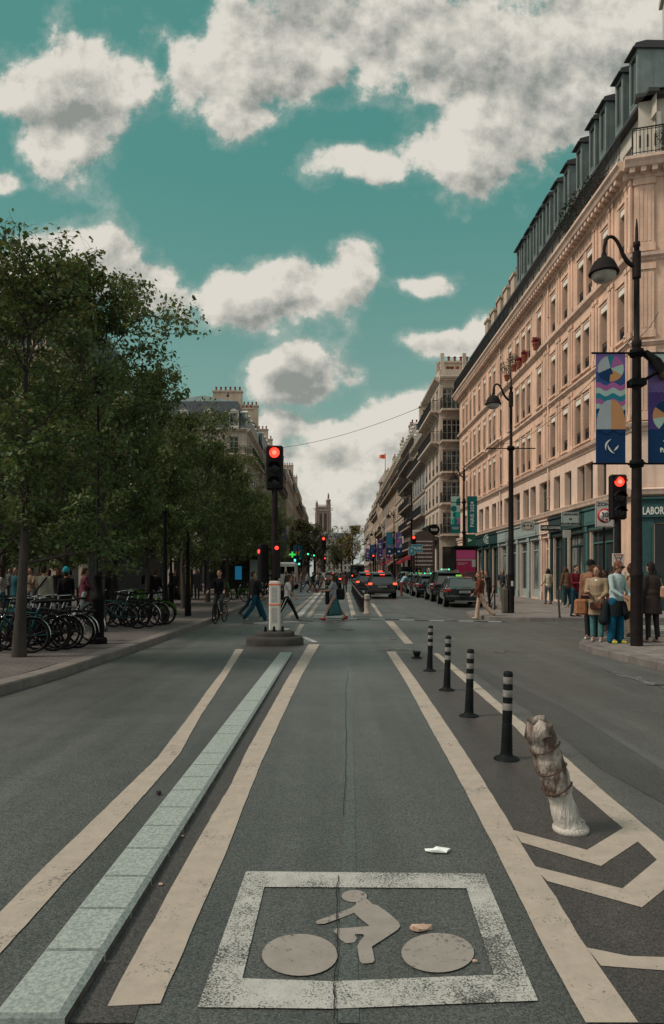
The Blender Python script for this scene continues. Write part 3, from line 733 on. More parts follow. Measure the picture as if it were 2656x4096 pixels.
    for k, (a_, b_, z0, z1, m, s0, s1) in enumerate(sh):
        if s0 not in done:
            done.add(s0); f = MB()
            n = max(1, round((s1-s0)/2.6)); wd = (s1-s0)/n
            for i in range(n+1):
                x = s0+i*wd; xa, xb = max(s0+.02, x-.24), min(s1-.02, x+.24); f.box(xa, xb, -.12, -.004, -.05, 4.0); f.box(xa-.02, xb+.02, -.16, -.122, .0, .75); f.box(xa-.02, xb+.02, -.16, -.122, 3.72, 3.98)
            f.box(s0+.03, s1-.03, -.20, -.004, 4.002, 4.7); f.box(s0+.01, s1-.01, -.27, -.20, 4.70, 4.79); f.box(s0+.25, s1-.25, -.215, -.202, 4.12, 4.58)
            for i in range(n): f.box(s0+i*wd+.25, s0+(i+1)*wd-.25, -.07, -.004, 3.77, 3.99)
            sf = f.build('shopfront', m, o)
        g_ = MB(); g_.add([(a_, .2, z0), (b_, .2, z0), (b_, .2, z1), (a_, .2, z1)], [(0,1,2,3)]); gl = g_.build('shop_window', M_glass if k % 3 else M_pane2, o)
        f = MB(); t = .07
        f.box(a_, a_+t, .12, .2, z0, z1); f.box(b_-t, b_, .12, .2, z0, z1); f.box(a_+t, b_-t, .12, .2, z1-t, z1); f.box(a_+t, b_-t, .12, .2, z0, z0+t)
        f.box(a_+t, b_-t, .13, .2, z1-.62, z1-.55); f.box(a_+t, b_-t, .13, .2, z0+t, z0+.5) if k % 3 != 1 else None
        f.box((a_+b_)/2-.03, (a_+b_)/2+.03, .13, .2, z0+.5 if k % 3 != 1 else z0+t, z1-.62); f.build('frame', m, gl)
    # chamfered corner front
    tc_ = R(-16)-th; Mc = Matrix.Translation((W, 0, 0)) @ Matrix.Rotation(tc_, 4, 'Z')
    w = MB(); cw = [(1.55, 2.75), (5.2, 6.4)]
    ch = [(a_, b_, z0, z1) for a_, b_ in cw for z0, z1 in rows]; mz = [(1.35, 2.9, 5.25, 7.0), (5.0, 6.6, 5.25, 7.0)]
    wall(w, 0, 9, -.1, 4.85, [(.9, 2.9, .2, 3.75), (3.7, 6.2, .2, 3.75)], .35, 0, 0, Mc); wall(w, 0, 9, 4.85, 7.5, mz, .34, 1, 1, Mc); wall(w, 0, 9, 7.5, 18.0, ch, .42, 0, 0, Mc)
    for z0, z1 in ((7.95, 10.9), (11.3, 14.3), (14.8, 17.75)):
        w.box(.12, .86, -.08, -.003, z0, z1, 0, Mc); w.box(.06, .92, -.12, -.082, z0, z0+.3, 0, Mc); w.box(.06, .92, -.13, -.082, z1-.25, z1, 0, Mc)
        for i in range(4): w.box(.22+i*.15, .30+i*.15, -.095, -.082, z0+.4, z1-.35, 0, Mc)
    for a_, b_, z0, z1 in ch:
        for e in (a_-.15, b_+.01): w.box(e, e+.14, -.05, -.003, z0-.05, z1+.12, 0, Mc)
        w.box(a_-.22, b_+.22, -.09, -.003, z1+.122, z1+.3, 0, Mc); w.box(a_-.22, b_+.22, -.16, -.003, z0-.16, z0-.052, 0, Mc)
    w.build('corner_wall', [M_peach, M_peach2], o)
    c = MB()
    cornice(c, -.05, 9, 4.82, [(0, 0), (.10, .03), (.28, .10), (.32, .22), (.36, .30), (.02, .40)], 0, Mc); cornice(c, -.05, 9, 7.5, [(0, 0), (.05, .02), (.07, .14), (.20, .20), (.25, .34), (.02, .42)], 0, Mc)
    cornice(c, -.05, 9, 10.98, STRING, 0, Mc); cornice(c, -.05, 9, 14.42, [(0, 0), (.05, .02), (.10, .1), (.22, .15), (.24, .28), (.02, .34)], 0, Mc)
    cornice(c, -.3, 9, 17.75, [(0, 0), (.10, .02), (.14, .10), (.145, .26), (.50, .32), (.56, .46), (.66, .56), (.66, .68), (.02, .74)], 0, Mc)
    for i in range(21): c.box(-.1+i*.42, .1+i*.42, -.46, -.15, 17.87, 18.06, 0, Mc)
    c.build('corner_cornice', M_peach2, o)
    for a_, b_, z0, z1 in ch:
        wn = window(o, Mc, tc_, a_, z0, b_-a_, z1-z0, .36, M_ofr, M_glass); link(rail_mesh(b_-a_-.04, .75, 0, .12), 'window_guard', wn, (.02, -.3, 0))
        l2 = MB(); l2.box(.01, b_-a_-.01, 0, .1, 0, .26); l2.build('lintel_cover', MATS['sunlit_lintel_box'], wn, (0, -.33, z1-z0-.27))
    for a_, b_, z0, z1 in mz: window(o, Mc, tc_, a_, z0, b_-a_, z1-z0, .30, M_ofr, M_glass)
    f = MB(); tl = cm((.035, .082, .083))
    for xa, xb in ((.0, .85), (2.95, 3.65), (6.25, 6.9)):
        f.box(xa, xb, -.12, -.004, -.05, 4.0, 0, Mc); f.box(xa+.12, xb-.12, -.14, -.122, .3, 1.2, 0, Mc); f.box(xa+.12, xb-.12, -.14, -.122, 1.4, 3.6, 0, Mc)
    f.box(0, 7, -.2, -.004, 4.002, 4.72, 0, Mc); f.box(.1, 6.9, -.3, -.2, 4.72, 4.8, 0, Mc); f.box(.86, 2.94, -.08, -.004, 3.77, 3.99, 0, Mc); f.box(3.66, 6.24, -.08, -.004, 3.77, 3.99, 0, Mc)
    f.build('corner_shopfront', tl, o)
    f = MB(); f.box(.9, 2.9, .2, .24, .2, 1.7, 0, Mc); f.box(3.7, 6.2, .2, .24, .2, .9, 0, Mc); f.build('door_panel', tl, o)
    f = MB(); f.add([(.9, .25, .2), (2.9, .25, .2), (2.9, .25, 3.75), (.9, .25, 3.75)], [(0,1,2,3)], 0, False, Mc); f.add([(3.7, .25, .2), (6.2, .25, .2), (6.2, .25, 3.75), (3.7, .25, 3.75)], [(0,1,2,3)], 0, False, Mc); f.build('corner_shop_glass', M_glass, o)
    t = text('LABORATOIRE', .42, mat('pale_letters', (.55, .56, .53), .6), o, Mc @ Vector((1.24, -.22, 4.24)), (R(90), 0, tc_), .60, 'shop_lettering', .012)
    pa = MB(); pa.box(2.0, 2.55, .17, .19, 2.0, 2.5, 0, Mc); pa.build('paper_notice', M_white, o)
    # balcony rail above the cornice
    me = MB(); h0 = 18.52
    def railing(M, L, mb):
        n = int(L/.14)
        for z, r in ((1.05, .028), (.97, .014), (.08, .016)): mb.tube((0, -.5, h0+z), (L, -.5, h0+z), r, n=5, M=M)
        for i in range(n+1):
            x = i*L/n; mb.tube((x, -.5, h0), (x, -.5, h0+1.03), .013 if i % 8 else .026, n=4, caps=False, M=M)
            if i % 2 == 0: mb.box(x-.035, x+.035, -.505, -.495, h0+.25, h0+.75, 0, M)
    railing(I, W+.1, me); me.build('balcony_railing', M_rail, o)
    me = MB(); railing(Mc, 9, me); me.build('corner_railing', M_rail, o)
    me = MB(); me.box(0, 19, -.46, -.44, h0+.05, h0+.93); me.build('balcony_screen', mat('screen_grey', (.045, .06, .06), .5, .3, 1.2), o)
    # set back attic wall, gutter, zinc roof
    sb = 1.25; az = 21.7
    w = MB(); ah = [(sU(u)-.45, sU(u)+.45, 18.7, 20.9) for u in (622, 600, 585, 566, 548, 533, 520, 508, 497, 486, 477, 469)]
    wall(w, 0, W-.4, 18.45, az, ah, .2, 0, 0, None, sb); wall(w, .45, 9, 18.45, az, [(1.9, 2.9, 18.7, 20.9), (3.6, 4.6, 18.7, 20.9)], .2, 0, 0, Mc, sb)
    w.add([(-.1, -.05, 18.47), (W+.2, -.05, 18.47), (W+.2, sb+.1, 18.47), (-.1, sb+.1, 18.47)], [(0,1,2,3)]); w.add([(-.1, -.05, 18.475), (9, -.05, 18.475), (9, sb+.1, 18.475), (-.1, sb+.1, 18.475)], [(0,1,2,3)], 0, False, Mc)
    w.build('attic_wall', mat('attic_render', (.50, .46, .40), .85, .12, 1.5), o)
    for a_, b_, z0, z1 in ah: window(o, I, 0, a_, z0, b_-a_, z1-z0, sb+.17, M_offw, M_glass)
    for a_, b_ in ((1.9, 2.9), (3.6, 4.6)): window(o, Mc, tc_, a_, 18.7, 1.0, 2.2, sb+.17, M_offw, M_glass)
    r = MB()
    r.prism([(0, sb-.35, az), (0, sb+.1, az), (0, sb+.1, az+.16), (0, sb-.35, az+.16)], W-.35, axis=(1, 0, 0)); r.prism([(.3, sb-.35, az), (.3, sb+.1, az), (.3, sb+.1, az+.16), (.3, sb-.35, az+.16)], 8.7, axis=(1, 0, 0), M=Mc)
    r.build('gutter', mat('dark_gutter', (.05, .05, .052), .5), o)
    r = MB(); y1, zt = sb+1.1, az+.75
    pts0 = [(0, sb, az+.16), (W-.4, sb, az+.16)]; r.add([(0, sb, az+.16), (W-.4, sb, az+.16), (W-1.6, y1, zt), (0, y1, zt)], [(0,1,2,3)])
    r.add([(0, y1, zt), (W-1.6, y1, zt), (W-3, 6.5, zt+.7), (0, 6.5, zt+.7)], [(0,1,2,3)]); r.add([(0, 6.5, zt+.7), (W-3, 6.5, zt+.7), (W-.5, 13, az), (0, 13, az)], [(0,1,2,3)])
    p0 = Mc @ Vector((9, sb, az+.16)); p1 = Mc @ Vector((9, y1+.4, zt)); q0 = Vector((W-.4, sb, az+.16)); q1 = Vector((W-1.6, y1, zt))
    r.add([q0, p0, p1, q1], [(0,1,2,3)]); r.add([q1, p1, (W-3, 6.5, zt+.7)], [(0,1,2)]); r.add([p1, p0, (W-.5, 13, az), (W-3, 6.5, zt+.7)], [(0,1,2,3)])
    r.add([(0, sb, az), (0, y1, zt), (0, 6.5, zt+.7), (0, 13, az)], [(0,1,2,3)]); r.build('zinc_roof', M_zinc, o)
    dz = az+.2
    def dormer_parts(w_=.80, h_=2.75, dep=2.4):
        d_ = MB(); fr = .13
        d_.box(0, fr, 0, .1, 0, h_); d_.box(w_-fr, w_, 0, .1, 0, h_); d_.box(fr, w_-fr, 0, .1, 0, .55); d_.box(fr, w_-fr, 0, .1, h_-.2, h_)
        d_.box(0.01, .05, .1, dep, -.0, h_); d_.box(w_-.05, w_-.01, .1, dep, 0, h_)
        for i in range(1, 5):
            for x in (-.004, w_-.012): d_.box(x, x+.016, .1+i*.55, .13+i*.55, 0, h_)
        d_.box(fr, w_-fr, -.02, .0, .49, .56)
        k = MB(); k.prism([(-.09, -.16, h_), (-.09, dep, h_), (-.09, dep, h_+.12), (-.09, -.10, h_+.2)], w_+.18, axis=(1, 0, 0)); k.prism([(-.09, -.16, h_+.0), (w_+.09, -.16, h_+.0), (w_+.09, -.16, h_+.06), (-.09, -.16, h_+.06)], .05, axis=(0, -1, 0))
        k.prism([(-.09, -.1, h_+.2), (-.09, dep, h_+.12), (-.09, dep, h_+.30), (-.09, .35, h_+.32)], w_+.18, axis=(1, 0, 0))
        p = MB(); p.add([(fr, .07, .55), (w_-fr, .07, .55), (w_-fr, .07, h_-.2), (fr, .07, h_-.2)], [(0,1,2,3)])
        return d_.mesh('dormer', mat('dormer_zinc', (.17, .205, .20), .5, .18, 1.5, metal=.1)), k.mesh('dormer_roof', mat('dark_gutter', (.05, .05, .052), .5)), p.mesh('dormer_window', M_glass)
    d1, d2, d3 = dormer_parts()
    for u in (631, 617, 601, 590.6, 577.5, 565, 555, 547, 540, 534, 528, 522, 517.7):
        s = 65-9590/(u-325)
        dm = link(d1, 'dormer', o, (s, sb-.12, dz)); link(d2, 'dormer_roof', dm); link(d3, 'dormer_window', dm)
    for u, h in ((512, 1.3), (504, 1.2), (497, 1.1), (491, 1.1), (485, .9), (479, .9)):
        s = 65-9590/(u-325); cmb = MB(); cmb.box(s-.5, s+.5, sb+.6, sb+2.8, az, az+h+1.6); cmb.box(s-.58, s+.58, sb+.5, sb+2.9, az+h+1.6, az+h+1.8)
        cc_ = cmb.build('chimney', M_warm, o); p = MB()
        for i in range(3): p.lathe([(.13, 0), (.11, .5), (.15, .52), (.15, .6)], (s, sb+1+i*.6, az+h+1.8), 8)
        p.build('chimney_pot', M_terra, cc_)
    # big chimney at the near corner
    cmb = MB(); Mx = Mc; cmb.box(1.75, 4.6, 2.5, 3.5, zt-.3, 27.2, 0, Mx); cmb.box(1.62, 4.75, 2.35, 3.65, 27.2, 27.5, 0, Mx); cc_ = cmb.build('chimney', MATS['attic_render'], o); p = MB()
    for i in range(4): p.lathe([(.16, 0), (.14, .75), (.18, .77), (.18, .9)], Mx @ Vector((2.2+i*.6, 3, 27.5)), 10)
    p.build('chimney_pot', mat('red_clay', (.42, .06, .04), .8), cc_)
    # downpipes
    for u in (547.3, 499.8):
        s = sU(u); p = MB(); p.tube((s+.45, -.10, 5.3), (s+.45, -.10, 17.8), .05, n=8)
        for z in range(6, 18, 2): p.box(s+.38, s+.52, -.165, -.01, z, z+.06)
        p.build('downpipe', M_peach2, o)
    # awning-like lettering band and hanging signs fixed to the front
    return o, th, W, Mc, sU, tc_
LB, LB_TH, LB_W, LB_MC, sU, LB_TC = long_building()

def lbw(s, y, z):
    "local point of the long building to world"
    return LB.matrix_world @ Vector((s, y, z)) if False else (Matrix.Translation(LB.location) @ Matrix.Rotation(LB_TH, 4, 'Z')) @ Vector((s, y, z))

# ---------------------------------------------------------------- generic street buildings
def building(label, loc, th, W, D, fl, fh, gh, ms, bays, side=None, side_bays=0, balc=(), far=False, roofm=None, rh=3.6, dorm=True, chim=((.15, 1.6), (.85, 1.6)), shop=None, awn=None, ww=1.0, group=None, shutters=None, sb_w=None, side_balc=(), name='apartment_building', inset=1.3, flat_top=False, ground_open=False, trim=None, wrail=True):
    o = thing(name, label, 'building', loc, th, group); roofm = roofm or M_slate; trim = trim or ms
    faces = [(Matrix.Identity(4), 0, W, bays, balc, ww)]
    if side == 'W': faces.append((Matrix.Translation((W, 0, 0)) @ Matrix.Rotation(R(90), 4, 'Z'), R(90), D, side_bays, side_balc, sb_w or ww))
    if side == '0': faces.append((Matrix.Translation((0, D, 0)) @ Matrix.Rotation(R(-90), 4, 'Z'), R(-90), D, side_bays, side_balc, sb_w or ww))
    H = gh+fl*fh; w = MB(); c = MB(); bm = MB()
    for fi, (M, rz, L, nb, bal, wd) in enumerate(faces):
        holes = []; sp = L/nb
        for f in range(fl):
            z0 = gh+f*fh+.35
            for i in range(nb):
                xc = (i+.5)*sp; holes.append((xc-wd/2, xc+wd/2, z0, z0+fh-.95, f))
        gho = [((i+.5)*sp-sp*.38, (i+.5)*sp+sp*.38, .12, gh-.9) for i in range(nb)]
        wall(w, 0, L, -.3, gh, gho, .3, 1 if shop and fi == 0 else 0, 0, M); wall(w, 0, L, gh, H, [h[:4] for h in holes], .26, 0, 0, M)
        for f in range(fl+1):
            if f in (0, fl) or not far: cornice(c, -.02, L+.02, gh+f*fh-.1, BIGC if f == fl else STRING, 0, M)
        for (a, b, z0, z1, f) in holes:
            window(o, M, rz, a, z0, b-a, z1-z0, .24, M_offw if (not far and ms in (M_cream, M_pale)) else M_ofr, M_glass if random.random() < (.65 if ms is not M_cream else .25) else M_pane2, far)
            if f not in bal and wrail and not far: link(rail_mesh(b-a, .7, 0, .13), 'window_guard', o, M @ Vector((a, -.02, z0)), rz)
            w.box(a-.16, b+.16, -.06, -.003, z1+.08, z1+.22, 0, M); w.box(a-.12, b+.12, -.09, -.003, z0-.12, z0, 0, M) if not far else None
            for e in (a-.14, b+.003): w.box(e, e+.137, -.04, -.003, z0, z1+.08, 0, M)
            if shutters and f in shutters and not far:
                s_ = MB()
                for e in (a-.5, b+.02): s_.box(e, e+.48, -.085, -.042, z0, z1, 0, M)
                s_.build('shutter', mat('grey_shutter', (.30, .31, .30), .6, .1, 5), o)
        for f in bal:
            z0 = gh+f*fh+.30; s_ = MB(); s_.box(.1, L-.1, -.85, -.005, z0-.22, z0-.04, 0, M)
            for i in range(nb*2):
                x = (i+.5)*L/(nb*2); s_.prism([(x-.09, -.004, z0-.7), (x-.09, -.65, z0-.22), (x-.09, -.004, z0-.22)], .18, axis=(1, 0, 0), M=M)
            bs = s_.build('balcony', trim, o); link(rail_mesh(L-.2, .95, .8, .16 if not far else .4, not far), 'railing', bs, M @ Vector((.1, -.02, z0-.04)), rz)
        if ground_open is False:
            g_ = MB()
            for a, b, z0, z1 in gho: g_.add([(a, .25, z0), (b, .25, z0), (b, .25, z1), (a, .25, z1)], [(0,1,2,3)], 0, False, M)
            g_.build('ground_floor_glazing', M_glass, o)
        if shop and fi == 0:
            for i, sc in enumerate(shop):
                s0, s1 = L*i/len(shop)+.1, L*(i+1)/len(shop)-.1; f_ = MB(); f_.box(s0, s1, -.14, -.004, gh-.85, gh-.12)
                for x in (s0, s1-.3): f_.box(x, x+.3, -.14, -.004, 0, gh-.852)
                f_.build('shopfront', cm(sc), o)
        if awn and fi == 0:
            for (a0, a1, ac) in awn:
                f_ = MB(); zt = gh-.55; f_.prism([(a0*L, -.16, zt), (a0*L, -1.7, zt-.85), (a0*L, -1.7, zt-1.15), (a0*L, -.16, zt-.08)], (a1-a0)*L, axis=(1, 0, 0)); f_.build('awning', cm(ac), o)
    for x, y0, y1 in ((0, 0, D), (W, 0, D)):
        if (x == W and side == 'W') or (x == 0 and side == '0'): continue
        w.add([(x, y0, -.3), (x, y1, -.3), (x, y1, H), (x, y0, H)], [(0,1,2,3)] if x else [(3,2,1,0)])
    w.add([(0, D, -.3), (W, D, -.3), (W, D, H), (0, D, H)], [(3,2,1,0)])
    w.build('wall', [ms, ms], o); c.build('cornice', trim, o)
    ia = inset if side == '0' else .0; ib = inset if side == 'W' else .0
    r = MB(); z0, z1 = H+.42, H+.42+rh; b4 = [(-.02, -.05, z0), (W+.02, -.05, z0), (W+.02, D, z0), (-.02, D, z0)]; t4 = [(ia, inset, z1), (W-ib, inset, z1), (W-ib, D-inset, z1), (ia, D-inset, z1)]
    u4 = [(ia+.6*bool(ia), D*.45, z1+.9), (W-ib-.6*bool(ib), D*.45, z1+.9)]
    if flat_top:
        r.box(.0, W, .0, D, H+.42, H+1.2, 0); r.build('parapet', trim, o)
    else:
        r.add(b4+t4, [(0,1,5,4),(1,2,6,5),(2,3,7,6),(3,0,4,7)]); r.add(t4+u4, [(0,1,5,4),(2,3,4,5),(1,2,5),(3,0,4)], 1); r.build('mansard_roof', [roofm, M_zinc], o)
        if dorm:
            for fi, (M, rz, L, nb, bal, wd) in enumerate(faces):
                sp = L/nb
                for i in range(nb):
                    x = (i+.5)*sp; hh = min(2.3, rh-.9); k = .62
                    if x < (inset if fi and side == 'W' else 0)+.3: continue
                    d_ = MB(); d_.box(x-k, x-k+.14, .05, .2, z0+.2, z0+hh, 0, M); d_.box(x+k-.14, x+k, .05, .2, z0+.2, z0+hh, 0, M); d_.box(x-k+.14, x+k-.14, .05, .2, z0+hh-.25, z0+hh, 0, M); d_.box(x-k+.14, x+k-.14, .05, .2, z0+.2, z0+.45, 0, M)
                    d_.box(x-k, x-k+.05, .2, 1.6, z0+.2, z0+hh, 1, M); d_.box(x+k-.05, x+k, .2, 1.6, z0+.2, z0+hh, 1, M)
                    d_.prism([(x-k-.1, -.02, z0+hh), (x+k+.1, -.02, z0+hh), (x, -.02, z0+hh+.35)], 1.9, axis=(0, 1, 0), M=M, m=0)
                    dm = d_.build('dormer', [M_offw if not far else trim, M_zinc], o); p = MB(); p.add([(x-k+.14, .15, z0+.45), (x+k-.14, .15, z0+.45), (x+k-.14, .15, z0+hh-.25), (x-k+.14, .15, z0+hh-.25)], [(0,1,2,3)], 0, False, M); p.build('pane', M_pane2, dm)
    for fx, ch_ in chim:
        x = fx*W; cb = MB(); cb.box(x-.35, x+.35, .8, 4.6, H, z1+ch_); cb.box(x-.43, x+.43, .72, 4.68, z1+ch_, z1+ch_+.18); cc_ = cb.build('chimney', M_warm, o); p = MB()
        for i in range(6): p.lathe([(.13, 0), (.11, .45), (.15, .47), (.15, .55)], (x, 1.1+i*.62, z1+ch_+.18), 7)
        p.build('chimney_pot', M_terra, cc_)
    return o

def right_x(Y): return 10.2+.02*(Y-66)
TR = R(-90)
# pale corner building with stacked balconies, then the row that follows it
def rbuild(label, Y0, W, **k):
    X = right_x(Y0+W/2); Yf = Y0+W
    return building(label, (X, Yf, zg(Y0)), TR, W, 12, shop=k.pop('shop', [(.10, .03, .03), (.05, .09, .10)]), **k)
rb2 = building('tall white building with stacked iron balconies just beyond the peach block', (10.2, 76.5, .35), TR, 10, 12, 5, 2.95, 5.0, M_cream, 4, side='W', side_bays=5, balc=(0, 3, 4), far=False, rh=2.6, dorm=False, ww=1.1, sb_w=1.75, side_balc=(0, 1, 2, 3, 4), shop=[(.02, .08, .09), (.03, .03, .03)], inset=1.0, flat_top=True, chim=((.5, .2),))
def add_terrace(o):
    p = MB()
    for x, y in ((9.8, .3), (9.8, 2.4), (9.8, 4.6), (7, .3)): p.box(x-.16, x+.16, y-.16, y+.16, 20.9, 22.5)
    p.build('terrace_post', M_cream, o); p = MB()
    for z in (21.6, 22.1): p.tube((9.8, .3, z), (9.8, 4.6, z), .02, n=5); p.tube((7, .3, z), (9.8, .3, z), .02, n=5)
    p.build('terrace_rail', M_rail, o); p = MB()
    for y in (.9, 1.3, 1.8, 3.0, 3.4): p.lathe([(.14, 0), (.2, .4)], (9.4, y, 20.95), 8)
    p.build('terrace_pot', M_terra, o)
add_terrace(rb2)
P_ = [('narrow grey shuttered house beyond the white balcony building', 77, 14, dict(fl=4, fh=3.0, gh=4.8, ms=M_grey, bays=6, balc=(1, 3), shutters=(0, 1, 2), rh=2.8, awn=[(.05, .9, (.16, .015, .025))])),
 ('soot-stained house with deep balconies behind the big red awning', 91.3, 15, dict(fl=5, fh=2.9, gh=4.5, ms=M_dull, bays=6, balc=(0, 1, 2, 3, 4), rh=2.6, awn=[(.4, .98, (.22, .02, .03))])),
 ('cream apartment block with projecting cornice and few balconies', 106.6, 17, dict(fl=5, fh=2.95, gh=4.5, ms=M_pale, bays=6, balc=(0, 4), rh=3, awn=[(.1, .5, (.18, .17, .14))])),
 ('warm stone block with balconies on its second and top floors', 124, 20, dict(fl=5, fh=3, gh=4.6, ms=M_warm, bays=8, balc=(1, 4), rh=3.1, far=True, awn=[(.1, .9, (.18, .02, .02))])),
 ('grey block in the middle distance with twin chimneys', 144.3, 22, dict(fl=5, fh=3.05, gh=4.8, ms=M_grey, bays=8, balc=(1, 4), rh=3.2, far=True)),
 ('peach block with small turret and flag farther down the right side', 166.6, 26, dict(fl=5, fh=3.1, gh=4.8, ms=M_warm, bays=9, balc=(2,), rh=3.6, far=True)),
 ('pale block standing just before the farthest houses on the right', 193, 30, dict(fl=5, fh=3.1, gh=5, ms=M_pale, bays=10, balc=(1, 4), rh=3.4, far=True)),
 ('dark roofed block second from the far end of the right row', 223.5, 40, dict(fl=5, fh=3.1, gh=5, ms=M_warm, bays=12, balc=(1,), rh=3.4, far=True)),
 ('last and most distant block of the right row', 264, 60, dict(fl=5, fh=3.1, gh=5, ms=M_grey, bays=16, rh=3.4, far=True))]
for lab, y0, w_, k in P_: rbuild(lab, y0, w_, **k)
# left row
TL = R(90)
def left_x(Y): return -11+.02*(Y-90)
lb1 = building('cream corner building with slate mansard, one pedimented dormer and iron balcony seen above the trees', (-11, 90, .5), TL, 16, 13, 5, 3.05, 4.4, M_cream, 6, side='0', side_bays=4, balc=(4,), side_balc=(4,), rh=3.9, sb_w=1.1, chim=((.12, 1.3), (.9, 2.0)), shop=[(.06, .05, .05)])
LP = [('grey stone house with tall chimneys, second in the left row', 106.3, 18, dict(fl=5, fh=3.1, gh=4.6, ms=M_grey, bays=6, balc=(1, 4), rh=3.8, chim=((.05, 2.6), (.95, 2.4)))),
 ('soot-dark house with purple banners in front, third in the left row', 124.6, 22, dict(fl=5, fh=3.1, gh=4.6, ms=M_dull, bays=8, balc=(1, 4), rh=3.6, far=True)),
 ('warm stone house beside the pharmacy cross, fourth in the left row', 147, 26, dict(fl=5, fh=3.15, gh=4.8, ms=M_warm, bays=9, balc=(1,), rh=3.8, far=True, awn=[(.1, .5, (.05, .08, .2))])),
 ('ornate house with steep pavilion roof, fifth in the left row', 173.3, 30, dict(fl=5, fh=3.2, gh=5, ms=M_warm, bays=10, balc=(1, 4), rh=5.5, far=True)),
 ('last block of the left row, just before the tower', 204, 46, dict(fl=4, fh=3.3, gh=5, ms=M_grey, bays=14, balc=(1,), rh=3.5, far=True))]
for lab, y0, w_, k in LP: building(lab, (left_x(y0+w_/2), y0, zg(y0)), TL, w_, 13, shop=[(.05, .05, .06), (.09, .05, .04)], **k)
building('beige building with arcaded ground floor behind the trees across the square', (-64, 63, .3), 0, 41.5, 14, 5, 3.3, 4.8, M_warm, 16, balc=(1,), rh=3.0, ww=1.15, far=True, chim=((.3, 1.5), (.7, 1.5), (.97, 1.5)), ground_open=False)
building('distant apartment block closing the street below the tower', (-5, 400, 1.4), 0, 16, 14, 6, 2.9, 4, M_grey, 7, balc=(2, 4), rh=3, far=True, chim=((.3, 1),))

# ---------------------------------------------------------------- tower
def tower():
    X0, X1, Y = -11.9, -1.3, 520; cx = (X0+X1)/2; W = X1-X0
    o = thing('gothic_tower', 'square gothic bell tower with a corner statue closing the street', 'tower', (cx, Y+W/2, 1.4))
    st = stone('tower_stone', (.27, .205, .175)); w = MB(); h = W/2
    for k in range(4):
        M = Matrix.Rotation(R(90*k), 4, 'Z')
        holes = [(-2.7, -1.5, 24, 31), (1.5, 2.7, 24, 31), (-2.6, -.9, 34, 47), (.9, 2.6, 34, 47), (-2, 2, 4, 16)]
        wall(w, -h, h, 0, 52, holes, 1.0, 0, 0, M, -h)
        for z in (20, 32.5, 48.5, 51): cornice(w, -h-.3, h+.3, z, [(0, 0), (.3, .1), (.5, .5), (.5, .8), (0, 1.0)], 0, Matrix.Rotation(R(90*k), 4, 'Z') @ Matrix.Translation((0, -h, 0)))
        for x in (-h+.2, -3.2, 0, 3.2, h-.2):
            ww_ = 1.3 if abs(x) > 4 else .45
            w.box(x-ww_/2, x+ww_/2, -h-.75, -h-.003, 0, 34 if abs(x) > 4 else 48, 0, M); w.box(x-ww_*.36, x+ww_*.36, -h-.45, -h-.004, 34, 51 if abs(x) > 4 else 50, 0, M)
        for x in (-2.1, -1.75, 1.75, 2.1)[1:3]: w.box(x-.1, x+.1, -h-.2, -h+.3, 34, 46.8, 0, M)
        for i in range(14): w.box(-h+.4+i*W/14, -h+.75+i*W/14, -h-.35, -h-.1, 52, 53.2, 0, M)
        w.box(-h-.4, h+.4, -h-.4, -h-.05, 53.2, 53.5, 0, M); w.tube((-h, -h, 50.4), (-h-2.2, -h-2.2, 50.8), .3, .18, 6, M=M)
    w.build('wall', st, o)
    v = MB()
    for k in range(4):
        M = Matrix.Rotation(R(90*k), 4, 'Z')
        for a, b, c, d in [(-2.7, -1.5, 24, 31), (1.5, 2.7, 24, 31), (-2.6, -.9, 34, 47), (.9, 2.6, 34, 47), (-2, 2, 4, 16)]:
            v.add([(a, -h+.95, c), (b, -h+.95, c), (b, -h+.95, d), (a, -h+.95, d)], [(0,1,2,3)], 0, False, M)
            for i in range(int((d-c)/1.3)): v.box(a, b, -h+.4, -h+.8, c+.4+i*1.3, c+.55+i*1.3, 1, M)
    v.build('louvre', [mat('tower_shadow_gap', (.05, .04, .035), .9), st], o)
    t = MB(); t.box(-h, h, -h, h, 51.6, 52.2); t.build('platform', st, o)
    t = MB(); t.lathe([(1.6, 50), (1.6, 56.5), (1.9, 56.7), (1.9, 57.2), (1.2, 57.8), (.5, 58.4)], (h-1.4, -h+1.2, 0), 8); t.build('turret', st, o)
    s = MB(); s.lathe([(.55, 58.4), (.75, 59.2), (.5, 60.3), (.62, 61.2), (.3, 61.7)], (h-1.4, -h+1.2, 0), 8); s.ell((h-1.4, -h+1.2, 62.1), (.32, .32, .42)); s.cap((h-1.4, -h+1.2, 61.2), (h-.6, -h+.9, 60.2), .2, .13); s.build('statue', mat('statue_stone', (.12, .11, .10), .8), o)
    for x, y in ((-h+.6, -h+.6), (-h+.6, h-.6), (h-.6, h-.6)):
        t = MB(); t.lathe([(.9, 52), (.85, 54.6), (1.05, 54.8), (.5, 55.6), (.35, 56.6), (.05, 57.2)], (x, y, 0), 8); t.build('pinnacle', st, o)
tower()
